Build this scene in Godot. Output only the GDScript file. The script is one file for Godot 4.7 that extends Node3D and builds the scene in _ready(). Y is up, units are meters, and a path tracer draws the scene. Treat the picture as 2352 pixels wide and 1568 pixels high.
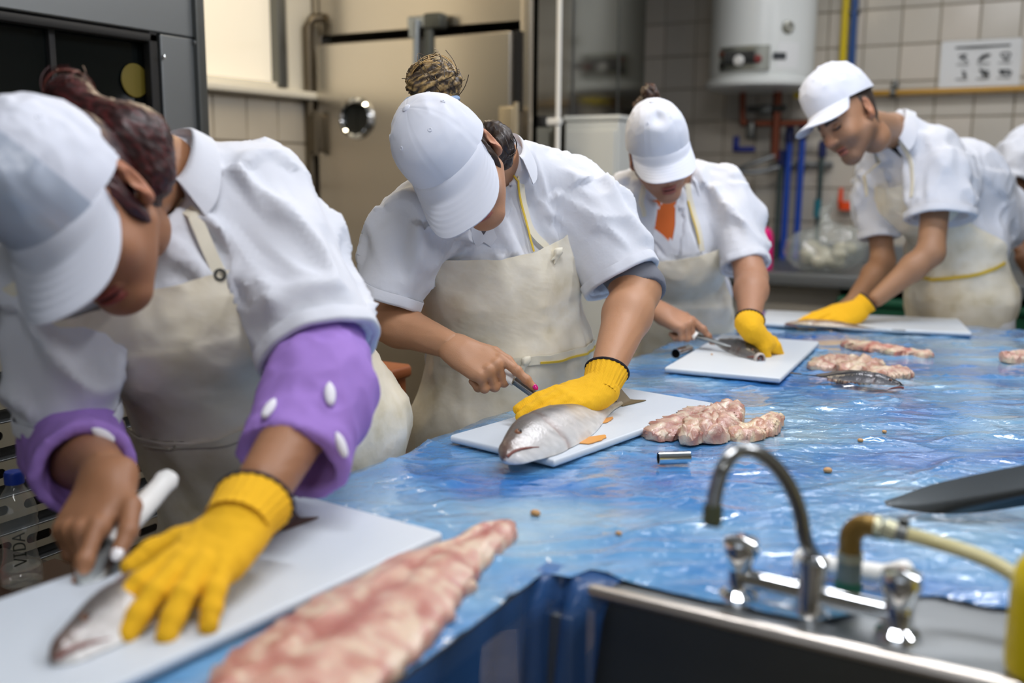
extends Node3D
# A fish-cutting kitchen: people in white work coats along a table covered with blue film. Metres, y up; the back wall is z = -5.9, the table's long side runs along z.

var used := {}
var mats := {}
var home_origin := Vector3.ZERO

# ---------------------------------------------------------------- mesh builder
class MB:
	var v := PackedVector3Array()
	var idx := PackedInt32Array()
	var uv := PackedVector2Array()
	var col := PackedColorArray()
	var tint := Color.WHITE

	func vert(p: Vector3, u := Vector2.ZERO) -> int:
		v.append(p)
		uv.append(u)
		col.append(tint)
		return v.size() - 1

	func tri(a: int, b: int, c: int) -> void:
		idx.append(a)
		idx.append(b)
		idx.append(c)

	func quad(a: int, b: int, c: int, d: int) -> void:
		tri(a, b, c)
		tri(a, c, d)

	# a box with chamfered edges
	func box(at: Vector3, size: Vector3, bevel := 0.003, turn := Basis()) -> MB:
		var h := size * 0.5
		var e: float = minf(bevel, minf(h.x, minf(h.y, h.z)) * 0.9)
		var n := v.size()
		for k in 8:
			var s := Vector3(1 if k & 1 else -1, 1 if k & 2 else -1, 1 if k & 4 else -1)
			for a in 3:
				var p := Vector3((h.x - (0.0 if a == 0 else e)) * s.x, (h.y - (0.0 if a == 1 else e)) * s.y, (h.z - (0.0 if a == 2 else e)) * s.z)
				vert(at + turn * p)
		var c := func(x: int, y: int, z: int, a: int) -> int: return n + ((1 if x > 0 else 0) + (2 if y > 0 else 0) + (4 if z > 0 else 0)) * 3 + a
		for s in [-1, 1]:
			out4(c.call(s, -1, -1, 0), c.call(s, 1, -1, 0), c.call(s, 1, 1, 0), c.call(s, -1, 1, 0), turn * Vector3(s, 0, 0))
			out4(c.call(-1, s, -1, 1), c.call(1, s, -1, 1), c.call(1, s, 1, 1), c.call(-1, s, 1, 1), turn * Vector3(0, s, 0))
			out4(c.call(-1, -1, s, 2), c.call(1, -1, s, 2), c.call(1, 1, s, 2), c.call(-1, 1, s, 2), turn * Vector3(0, 0, s))
			for t in [-1, 1]:
				out4(c.call(-1, s, t, 1), c.call(1, s, t, 1), c.call(1, s, t, 2), c.call(-1, s, t, 2), turn * Vector3(0, s, t))
				out4(c.call(s, -1, t, 0), c.call(s, 1, t, 0), c.call(s, 1, t, 2), c.call(s, -1, t, 2), turn * Vector3(s, 0, t))
				out4(c.call(s, t, -1, 0), c.call(s, t, 1, 0), c.call(s, t, 1, 1), c.call(s, t, -1, 1), turn * Vector3(s, t, 0))
				for u in [-1, 1]:
					out3(c.call(s, t, u, 0), c.call(s, t, u, 1), c.call(s, t, u, 2), turn * Vector3(s, t, u))
		return self

	func out3(a: int, b: int, c: int, n: Vector3) -> void:
		if (v[c] - v[a]).cross(v[b] - v[a]).dot(n) >= 0.0:
			tri(a, b, c)
		else:
			tri(a, c, b)

	func out4(a: int, b: int, c: int, d: int, n: Vector3) -> void:
		if (v[c] - v[a]).cross(v[b] - v[a]).dot(n) >= 0.0:
			quad(a, b, c, d)
		else:
			quad(a, d, c, b)

	# profile of Vector2(radius, height) turned about the y axis of xf; sharp profile corners get their own ring
	func lathe(profile: Array, segs := 24, xf := Transform3D(), squash := Vector2.ONE) -> MB:
		var rows := []
		for i in profile.size():
			rows.append(profile[i])
			if i > 0 and i < profile.size() - 1:
				var a: Vector2 = (profile[i] - profile[i - 1]).normalized()
				var b: Vector2 = (profile[i + 1] - profile[i]).normalized()
				if a.dot(b) < 0.8:
					rows.append(profile[i])
		var n := v.size()
		for r in rows:
			for k in segs + 1:
				var t := TAU * k / segs
				vert(xf * Vector3(cos(t) * r.x * squash.x, r.y, sin(t) * r.x * squash.y), Vector2(float(k) / segs, r.y))
		for i in rows.size() - 1:
			if rows[i].is_equal_approx(rows[i + 1]):
				continue
			for k in segs:
				var a := n + i * (segs + 1) + k
				quad(a, a + segs + 1, a + segs + 2, a + 1)
		return self

	# a round tube along points; radii a float or an array
	func tube(pts: Array, radii, segs := 12, caps := true, flat := 1.0, side := Vector3.ZERO) -> MB:
		var n := v.size()
		var prev := Vector3.ZERO
		var m := pts.size()
		for i in m:
			var d: Vector3 = (pts[mini(i + 1, m - 1)] - pts[maxi(i - 1, 0)]).normalized()
			var x := Vector3.ZERO
			if side != Vector3.ZERO:
				x = (side - d * side.dot(d)).normalized()
			elif i == 0:
				x = d.cross(Vector3.UP if absf(d.y) < 0.9 else Vector3.RIGHT).normalized()
			else:
				x = (prev - d * prev.dot(d)).normalized()
			prev = x
			var y := d.cross(x)
			var r: float = radii[i] if radii is Array else radii
			for k in segs + 1:
				var t := TAU * k / segs
				vert(pts[i] + (x * cos(t) + y * sin(t) * flat) * r, Vector2(float(k) / segs, float(i)))
		for i in m - 1:
			for k in segs:
				var a := n + i * (segs + 1) + k
				quad(a, a + 1, a + segs + 2, a + segs + 1)
		if caps:
			for end in [0, m - 1]:
				var c := vert(pts[end])
				var first := v.size()
				for k in segs + 1:
					vert(v[n + end * (segs + 1) + k])
				for k in segs:
					if end == 0:
						tri(c, first + k + 1, first + k)
					else:
						tri(c, first + k, first + k + 1)
		return self

	# rows of points, each row as long as the first
	func grid(rows: Array, flip := false, wrap := false) -> MB:
		var n := v.size()
		var w: int = rows[0].size()
		for i in rows.size():
			for j in w:
				vert(rows[i][j], Vector2(float(j) / maxf(1, w - 1), float(i) / maxf(1, rows.size() - 1)))
		for i in rows.size() - 1:
			for j in (w if wrap else w - 1):
				var j2 := (j + 1) % w
				var a := n + i * w + j
				var b := n + i * w + j2
				if flip:
					quad(a, b, b + w, a + w)
				else:
					quad(a, a + w, b + w, b)
		return self

	# the same with thickness: a closed sheet; `away` roughly names the outer side
	func sheet(rows: Array, thick: float, away := Vector3.UP) -> MB:
		var w: int = rows[0].size()
		var h := rows.size()
		var under := []
		var up := 0.0
		for i in h:
			var row := PackedVector3Array()
			for j in w:
				var du: Vector3 = rows[i][mini(j + 1, w - 1)] - rows[i][maxi(j - 1, 0)]
				var dv: Vector3 = rows[mini(i + 1, h - 1)][j] - rows[maxi(i - 1, 0)][j]
				var n := du.cross(dv).normalized()
				up += n.dot(away)
				row.append(n)
			under.append(row)
		var s := -1.0 if up > 0 else 1.0
		for i in h:
			for j in w:
				under[i][j] = rows[i][j] + under[i][j] * s * thick
		grid(rows, s < 0)
		grid(under, s > 0)
		var rim_a := PackedVector3Array()
		var rim_b := PackedVector3Array()
		for j in w:
			rim_a.append(rows[0][j]); rim_b.append(under[0][j])
		for i in range(1, h):
			rim_a.append(rows[i][w - 1]); rim_b.append(under[i][w - 1])
		for j in range(w - 2, -1, -1):
			rim_a.append(rows[h - 1][j]); rim_b.append(under[h - 1][j])
		for i in range(h - 2, -1, -1):
			rim_a.append(rows[i][0]); rim_b.append(under[i][0])
		grid([rim_a, rim_b], s < 0)
		return self

	func add(o: MB, xf := Transform3D()) -> MB:
		var n := v.size()
		for p in o.v:
			v.append(xf * p)
		uv.append_array(o.uv)
		col.append_array(o.col)
		for i in o.idx:
			idx.append(i + n)
		return self

	func mesh(at := Vector3.ZERO) -> ArrayMesh:
		var nn := PackedVector3Array()
		nn.resize(v.size())
		for i in range(0, idx.size(), 3):
			var a := idx[i]
			var b := idx[i + 1]
			var c := idx[i + 2]
			var n := (v[c] - v[a]).cross(v[b] - v[a])
			nn[a] += n
			nn[b] += n
			nn[c] += n
		for i in nn.size():
			nn[i] = nn[i].normalized() if nn[i].length_squared() > 1e-24 else Vector3.UP
		var arr := []
		arr.resize(Mesh.ARRAY_MAX)
		var vv := v
		if at != Vector3.ZERO:
			vv = v.duplicate()
			for i in vv.size():
				vv[i] -= at
		arr[Mesh.ARRAY_VERTEX] = vv
		arr[Mesh.ARRAY_NORMAL] = nn
		arr[Mesh.ARRAY_TEX_UV] = uv
		arr[Mesh.ARRAY_COLOR] = col
		arr[Mesh.ARRAY_INDEX] = idx
		var m := ArrayMesh.new()
		m.add_surface_from_arrays(Mesh.PRIMITIVE_TRIANGLES, arr)
		return m

# ---------------------------------------------------------------- distance fields
class Prim:
	var kind := 0
	var a := Vector3.ZERO
	var ba := Vector3.ZERO
	var inv := 0.0
	var ra := 0.0
	var dr := 0.0
	var k := 0.01
	var turn := Basis()
	var ir := Vector3.ONE
	var bc := Vector3.ZERO
	var br := 0.0

class Field:
	var prims: Array[Prim] = []
	var cuts: Array[Prim] = []
	var lo := Vector3.ONE * 1e9
	var hi := Vector3.ONE * -1e9
	var floor_cut := -1e9

	func note(p: Prim) -> void:
		lo = lo.min(p.bc - Vector3.ONE * p.br)
		hi = hi.max(p.bc + Vector3.ONE * p.br)

	static func capsule(a: Vector3, b: Vector3, ra: float, rb: float, k: float) -> Prim:
		var p := Prim.new()
		p.a = a
		p.ba = b - a
		p.inv = 1.0 / maxf(p.ba.length_squared(), 1e-12)
		p.ra = ra
		p.dr = rb - ra
		p.k = k
		p.bc = (a + b) * 0.5
		p.br = p.ba.length() * 0.5 + maxf(ra, rb)
		return p

	static func ellipsoid(c: Vector3, r: Vector3, turn: Basis, k: float) -> Prim:
		var p := Prim.new()
		p.kind = 1
		p.a = c
		p.turn = turn.transposed()
		p.ir = Vector3.ONE / r
		p.k = k
		p.bc = c
		p.br = maxf(r.x, maxf(r.y, r.z))
		return p

	func cap(a: Vector3, b: Vector3, ra: float, rb: float, k := 0.02) -> Field:
		var p := capsule(a, b, ra, rb, k)
		prims.append(p)
		note(p)
		return self

	func ell(c: Vector3, r: Vector3, turn := Basis(), k := 0.02) -> Field:
		var p := ellipsoid(c, r, turn, k)
		prims.append(p)
		note(p)
		return self

	func cut_cap(a: Vector3, b: Vector3, ra: float, rb: float, k := 0.004) -> Field:
		cuts.append(capsule(a, b, ra, rb, k))
		return self

	func cut_ell(c: Vector3, r: Vector3, turn := Basis(), k := 0.004) -> Field:
		cuts.append(ellipsoid(c, r, turn, k))
		return self

	# cuts off what lies beyond a along n, within r of a
	func cut_flat(a: Vector3, n: Vector3, r: float, k := 0.002) -> Field:
		var p := Prim.new()
		p.kind = 2
		p.a = a
		p.ba = n.normalized()
		p.bc = a
		p.br = r
		p.k = k
		cuts.append(p)
		return self

	static func one(q: Prim, p: Vector3) -> float:
		if q.kind == 0:
			var pa := p - q.a
			var h := clampf(pa.dot(q.ba) * q.inv, 0.0, 1.0)
			return (pa - q.ba * h).length() - q.ra - q.dr * h
		if q.kind == 2:
			return maxf(-(p - q.a).dot(q.ba), (p - q.a).length() - q.br)
		var w := (q.turn * (p - q.a)) * q.ir
		var k0 := w.length()
		var k1 := (w * q.ir).length()
		return k0 * (k0 - 1.0) / maxf(k1, 1e-6)

	func at(p: Vector3) -> float:
		var d := 1e3
		for q in prims:
			if p.distance_to(q.bc) - q.br > d + q.k:
				continue
			var e := one(q, p)
			var h := q.k - absf(d - e)
			d = minf(d, e)
			if h > 0.0:
				d -= h * h / q.k * 0.25
		for q in cuts:
			if q.br - p.distance_to(q.bc) < d - q.k:
				continue
			var e := -one(q, p)
			var h := q.k - absf(d - e)
			d = maxf(d, e)
			if h > 0.0:
				d += h * h / q.k * 0.25
		if floor_cut > -1e8:
			d = maxf(d, floor_cut - p.y)
		return d

	func slope(p: Vector3) -> Vector3:
		var e := 0.002
		var d := at(p)
		return (Vector3(at(p + Vector3(e, 0, 0)), at(p + Vector3(0, e, 0)), at(p + Vector3(0, 0, e))) - Vector3.ONE * d).normalized()

	# the point on the surface (lifted by off) nearest to p
	func onto(p: Vector3, off := 0.0) -> Vector3:
		for i in 5:
			var d := at(p) - off
			if absf(d) < 0.0007:
				break
			p -= slope(p) * d
		return p

	# marches from p along d until the surface lifted by off; returns the distance or -1
	func march(p: Vector3, d: Vector3, far: float, off := 0.0) -> float:
		var t := 0.0
		for i in 40:
			var s := at(p + d * t) - off
			if s < 0.0015:
				return t
			t += s * 0.9
			if t > far:
				return -1.0
		return t

	# surface nets: one vertex in each crossed cell, visiting only blocks of 4 cells near the surface
	func net(cell: float, into: MB, box_lo := Vector3.ZERO, box_hi := Vector3.ZERO) -> MB:
		var pad := Vector3.ONE * cell * 2.0
		var a := lo - pad
		var b := hi + pad
		if box_lo != box_hi:
			a = a.max(box_lo)
			b = b.min(box_hi)
		if floor_cut > -1e8:
			a.y = maxf(a.y, floor_cut - cell * 2.0)
		var nb := Vector3i(((b - a) / (cell * 4.0)).ceil())
		var nx := nb.x * 4 + 1
		var ny := nb.y * 4 + 1
		var nz := nb.z * 4 + 1
		var g := PackedFloat32Array()
		g.resize(nx * ny * nz)
		g.fill(1e6)
		var blocks: Array[Vector3i] = []
		var reach := cell * 4.0 * 0.88 + cell
		for bz in nb.z:
			for by in nb.y:
				for bx in nb.x:
					var c := a + (Vector3(bx, by, bz) * 4.0 + Vector3.ONE * 2.0) * cell
					var d := at(c)
					if absf(d) > reach * 1.35:
						continue
					blocks.append(Vector3i(bx, by, bz))
					for z in range(bz * 4, bz * 4 + 5):
						for y in range(by * 4, by * 4 + 5):
							var row := (z * ny + y) * nx
							for x in range(bx * 4, bx * 4 + 5):
								if g[row + x] > 1e5:
									g[row + x] = at(a + Vector3(x, y, z) * cell)
		var sx := 1
		var sy := nx
		var sz := nx * ny
		var ids := {}
		var cells: PackedInt32Array = []
		for bl in blocks:
			for z in range(bl.z * 4, bl.z * 4 + 4):
				for y in range(bl.y * 4, bl.y * 4 + 4):
					for x in range(bl.x * 4, bl.x * 4 + 4):
						var o := (z * ny + y) * nx + x
						var c0 := g[o]
						var c1 := g[o + sx]
						var c2 := g[o + sy]
						var c3 := g[o + sx + sy]
						var c4 := g[o + sz]
						var c5 := g[o + sx + sz]
						var c6 := g[o + sy + sz]
						var c7 := g[o + sx + sy + sz]
						var m := int(c0 < 0) + int(c1 < 0) + int(c2 < 0) + int(c3 < 0) + int(c4 < 0) + int(c5 < 0) + int(c6 < 0) + int(c7 < 0)
						if m == 0 or m == 8:
							continue
						var s := Vector3.ZERO
						var n := 0
						if (c0 < 0) != (c1 < 0): s += Vector3(c0 / (c0 - c1), 0, 0); n += 1
						if (c2 < 0) != (c3 < 0): s += Vector3(c2 / (c2 - c3), 1, 0); n += 1
						if (c4 < 0) != (c5 < 0): s += Vector3(c4 / (c4 - c5), 0, 1); n += 1
						if (c6 < 0) != (c7 < 0): s += Vector3(c6 / (c6 - c7), 1, 1); n += 1
						if (c0 < 0) != (c2 < 0): s += Vector3(0, c0 / (c0 - c2), 0); n += 1
						if (c1 < 0) != (c3 < 0): s += Vector3(1, c1 / (c1 - c3), 0); n += 1
						if (c4 < 0) != (c6 < 0): s += Vector3(0, c4 / (c4 - c6), 1); n += 1
						if (c5 < 0) != (c7 < 0): s += Vector3(1, c5 / (c5 - c7), 1); n += 1
						if (c0 < 0) != (c4 < 0): s += Vector3(0, 0, c0 / (c0 - c4)); n += 1
						if (c1 < 0) != (c5 < 0): s += Vector3(1, 0, c1 / (c1 - c5)); n += 1
						if (c2 < 0) != (c6 < 0): s += Vector3(0, 1, c2 / (c2 - c6)); n += 1
						if (c3 < 0) != (c7 < 0): s += Vector3(1, 1, c3 / (c3 - c7)); n += 1
						ids[o] = into.vert(a + (Vector3(x, y, z) + s / n) * cell)
						cells.append(o)
		for o in cells:
			var c0 := g[o] < 0
			if c0 != (g[o + sx] < 0) and ids.has(o - sy) and ids.has(o - sz) and ids.has(o - sy - sz):
				if c0: into.quad(ids[o], ids[o - sz], ids[o - sy - sz], ids[o - sy])
				else: into.quad(ids[o], ids[o - sy], ids[o - sy - sz], ids[o - sz])
			if c0 != (g[o + sy] < 0) and ids.has(o - sx) and ids.has(o - sz) and ids.has(o - sx - sz):
				if c0: into.quad(ids[o], ids[o - sx], ids[o - sx - sz], ids[o - sz])
				else: into.quad(ids[o], ids[o - sz], ids[o - sx - sz], ids[o - sx])
			if c0 != (g[o + sz] < 0) and ids.has(o - sx) and ids.has(o - sy) and ids.has(o - sx - sy):
				if c0: into.quad(ids[o], ids[o - sy], ids[o - sx - sy], ids[o - sx])
				else: into.quad(ids[o], ids[o - sx], ids[o - sx - sy], ids[o - sy])
		return into

# ---------------------------------------------------------------- naming
func numbered(called: String) -> String:
	if not used.has(called):
		used[called] = 0
		return called
	used[called] += 1
	return "%s_%03d" % [called, used[called]]

func tag(o: Node3D, label: String, category := "", group := "", kind := "") -> Node3D:
	if label: o.set_meta("label", label)
	if category: o.set_meta("category", category)
	if group: o.set_meta("group", group)
	if kind: o.set_meta("kind", kind)
	return o

func thing(called: String, label: String, category: String, at := Vector3.ZERO, group := "") -> Node3D:
	var o := Node3D.new()
	o.name = numbered(called)
	o.position = at
	add_child(o)
	return tag(o, label, category, group)

# a named mesh; vertices are in world metres, the node sits at its parent's origin
func obj(called: String, m: MB, mat: Material, parent: Node = null, at := Vector3.ZERO) -> MeshInstance3D:
	var o := MeshInstance3D.new()
	var where := at
	if parent != null:
		var q: Node = parent
		while q != self and q is Node3D:
			where -= q.position
			q = q.get_parent()
	o.mesh = m.mesh(Vector3.ZERO)
	o.material_override = null
	o.mesh.surface_set_material(0, mat)
	o.cast_shadow = GeometryInstance3D.SHADOW_CASTING_SETTING_ON
	o.position = where
	if parent == null:
		o.name = numbered(called)
		add_child(o)
	else:
		o.name = called
		parent.add_child(o, true)
	return o

func struct(called: String, m: MB, mat: Material, parent: Node = null) -> MeshInstance3D:
	var o := obj(called, m, mat, parent)
	if parent == null:
		o.set_meta("kind", "structure")
	return o

func dup(o: Node3D, xf: Transform3D, label: String, group := "") -> Node3D:
	var c: Node3D = o.duplicate()
	c.name = numbered(str(o.name))
	add_child(c)
	c.transform = xf
	return tag(c, label, "", group)

# ---------------------------------------------------------------- materials
func rgb(r: float, g: float, b: float) -> Color:
	return Color(r / 255.0, g / 255.0, b / 255.0)

func mat(called: String, c: Color, rough := 0.6, metal := 0.0, more := {}) -> StandardMaterial3D:
	if mats.has(called):
		return mats[called]
	var m := StandardMaterial3D.new()
	m.resource_name = called
	m.albedo_color = c
	m.roughness = rough
	m.metallic = metal
	for k in more:
		m.set(k, more[k])
	mats[called] = m
	return m

func noise_tex(sd: int, freq: float, ramp: Array = [], kind := FastNoiseLite.TYPE_SIMPLEX_SMOOTH, fractal := FastNoiseLite.FRACTAL_FBM, oct := 4, size := 512) -> NoiseTexture2D:
	var n := FastNoiseLite.new()
	n.seed = sd
	n.frequency = freq
	n.noise_type = kind
	n.fractal_type = fractal
	n.fractal_octaves = oct
	var t := NoiseTexture2D.new()
	t.width = size
	t.height = size
	t.seamless = true
	t.noise = n
	if ramp.size():
		var g := Gradient.new()
		var offs := PackedFloat32Array()
		var cols := PackedColorArray()
		for i in ramp.size():
			offs.append(float(i) / (ramp.size() - 1))
			cols.append(ramp[i])
		g.offsets = offs
		g.colors = cols
		t.color_ramp = g
	return t

func tri_map(m: StandardMaterial3D, scale: float, world := true) -> StandardMaterial3D:
	m.uv1_triplanar = true
	m.uv1_world_triplanar = world
	m.uv1_scale = Vector3.ONE * scale
	return m

func lin(c: Color) -> Color:
	return c.srgb_to_linear()

func fnl(sd: int, freq: float, ridged := false, oct := 3) -> FastNoiseLite:
	var n := FastNoiseLite.new()
	n.seed = sd
	n.frequency = freq
	n.noise_type = FastNoiseLite.TYPE_SIMPLEX_SMOOTH
	n.fractal_type = FastNoiseLite.FRACTAL_RIDGED if ridged else FastNoiseLite.FRACTAL_FBM
	n.fractal_octaves = oct
	return n

func smooth_line(pts: Array, per := 6) -> Array:
	var out := []
	var m := pts.size()
	for i in m - 1:
		var p0: Vector3 = pts[maxi(i - 1, 0)]
		var p1: Vector3 = pts[i]
		var p2: Vector3 = pts[i + 1]
		var p3: Vector3 = pts[mini(i + 2, m - 1)]
		for k in per:
			out.append(p1.cubic_interpolate(p2, p0, p3, float(k) / per))
	out.append(pts[m - 1])
	return out

# ---------------------------------------------------------------- the scene
func _ready() -> void:
	# camera: 35 mm lens at 1.42 m, turned 29 degrees to the left of the table's long side and looking a little down
	var cam := Camera3D.new()
	cam.name = "camera"
	cam.position = Vector3(0, 1.42, 0)
	cam.rotation_degrees = Vector3(-9.65, 29.3, 0.4)
	var lens := CameraAttributesPhysical.new()
	lens.frustum_focal_length = 35.0
	lens.exposure_aperture = 1.7
	lens.frustum_focus_distance = 2.06
	lens.frustum_near = 0.05
	lens.frustum_far = 60.0
	cam.attributes = lens
	cam.fov = 37.849
	add_child(cam)
	cam.current = true
	var env := Environment.new()
	env.background_mode = Environment.BG_COLOR
	env.background_color = Color(0.75, 0.8, 0.9)
	env.tonemap_mode = Environment.TONE_MAPPER_LINEAR
	env.tonemap_exposure = 0.395
	env.sdfgi_enabled = true
	env.ssao_enabled = true
	env.ssil_enabled = true
	var we := WorldEnvironment.new()
	we.name = "world_environment"
	we.environment = env
	add_child(we)
	# fluorescent ceiling lights: fitting, two glowing tubes and an area light each
	for L in [[-0.35, -0.9, 0.0, 6.0, "above the sink"], [-0.35, -2.7, 0.0, 7.0, "above the middle of the table"], [-0.5, -4.6, 0.0, 4.0, "nearest the tiled back wall"], [1.7, -1.8, 0.0, 8.5, "beyond the table's far side"], [0.4, 1.0, 0.0, 3.5, "behind the sink"], [-2.2, -2.6, 0.0, 6.0, "in front of the window"]]:
		ceiling_light(Vector3(L[0], 2.95, L[1]), L[3], L[4])
	make_materials()
	room()
	cold_room()
	back_wall_things()
	left_side()
	table()
	board_things()
	tap_corner()
	people()

func ceiling_light(at: Vector3, energy: float, where: String) -> void:
	var t := thing("ceiling_light", "white fluorescent ceiling fitting with two tubes " + where, "lamp", at, "fluorescent ceiling fittings")
	obj("housing", MB.new().box(at + Vector3(0, 0.02, 0), Vector3(1.25, 0.05, 0.3), 0.006), mat("lamp_housing", rgb(225, 225, 220), 0.5), t)
	for s in [-1, 1]:
		obj("tube", MB.new().tube([at + Vector3(-0.58, -0.025, s * 0.08), at + Vector3(0.58, -0.025, s * 0.08)], 0.014, 10), mat("lamp_tube", rgb(255, 250, 240), 0.4, 0.0, {"emission_enabled": true, "emission": rgb(255, 246, 232), "emission_energy_multiplier": 9.0}), t)
	var a := AreaLight3D.new()
	a.name = "fluorescent_glow"
	a.area_size = Vector2(1.16, 0.24)
	a.light_energy = energy
	a.light_color = rgb(248, 249, 255) if at.x > -1.5 else rgb(255, 234, 200)
	a.shadow_enabled = true
	a.set("area_range", 12.0)
	a.position = Vector3(0, -0.05, 0)
	a.rotation_degrees = Vector3(-90, 0, 0)
	t.add_child(a)

func make_materials() -> void:
	mat("grout", rgb(150, 140, 122), 0.9)
	for i in 3:
		mat("tile_%d" % i, [rgb(202, 195, 182), rgb(197, 191, 179), rgb(206, 198, 185)][i], 0.2, 0.0)
	mat("plain_wall", rgb(196, 190, 176), 0.6)
	mat("white_paint", rgb(226, 224, 214), 0.5)
	var st := mat("steel", rgb(196, 190, 180), 0.3, 1.0)
	st.roughness = 0.27
	mat("steel_mirror", rgb(150, 148, 140), 0.11, 1.0)
	mat("steel_dark", rgb(112, 114, 112), 0.4, 1.0)
	mat("steel_dull", rgb(140, 144, 146), 0.45, 0.9)
	mat("chrome", rgb(225, 228, 230), 0.07, 1.0)
	mat("rubber_black", rgb(22, 22, 22), 0.6)
	mat("dark_gap", rgb(8, 8, 8), 0.8)
	mat("dark_glass", rgb(16, 20, 20), 0.06, 0.0)
	mat("enamel_white", rgb(222, 226, 224), 0.22)
	mat("plastic_white", rgb(232, 232, 228), 0.35)
	mat("brass_pipe", rgb(170, 128, 40), 0.35, 0.2)
	mat("copper", rgb(120, 62, 40), 0.4, 0.5)
	mat("yellow_pipe", rgb(222, 196, 20), 0.4)
	mat("blue_pipe", rgb(36, 78, 140), 0.4)
	mat("blue_pole", rgb(14, 66, 165), 0.4)
	mat("green_pole", rgb(48, 66, 66), 0.5)
	mat("pink", rgb(245, 10, 130), 0.35)
	mat("green_crate", rgb(8, 84, 56), 0.5)
	mat("paper", rgb(224, 226, 226), 0.9)
	mat("ink", rgb(60, 64, 68), 0.9)
	mat("orange_plastic", rgb(245, 84, 30), 0.4)

# the tiles of a wall: each tile a chamfered slab of its own, proud of the grout
func tile_wall(wall: Node, origin: Vector3, u: Vector3, w: Vector3, nu: int, nv: int, pitch: float, skip: Callable) -> void:
	var n := u.cross(w).normalized()
	var base := MB.new().box(Vector3.ZERO, Vector3(pitch - 0.008, pitch - 0.008, 0.012), 0.0025).mesh()
	var shapes := []
	for i in 3:
		var c: ArrayMesh = base.duplicate()
		c.surface_set_material(0, mats["tile_%d" % i])
		shapes.append(c)
	var turn := Basis(u, w, n)
	for j in nv:
		for i in nu:
			var at := origin + u * ((i + 0.5) * pitch) + w * ((j + 0.5) * pitch) + n * 0.003
			if skip.call(at):
				continue
			var o := MeshInstance3D.new()
			o.mesh = shapes[(i * 7 + j * 5 + i * j) % 3]
			o.name = "tile"
			o.transform = Transform3D(turn, at)
			wall.add_child(o, true)

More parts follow.
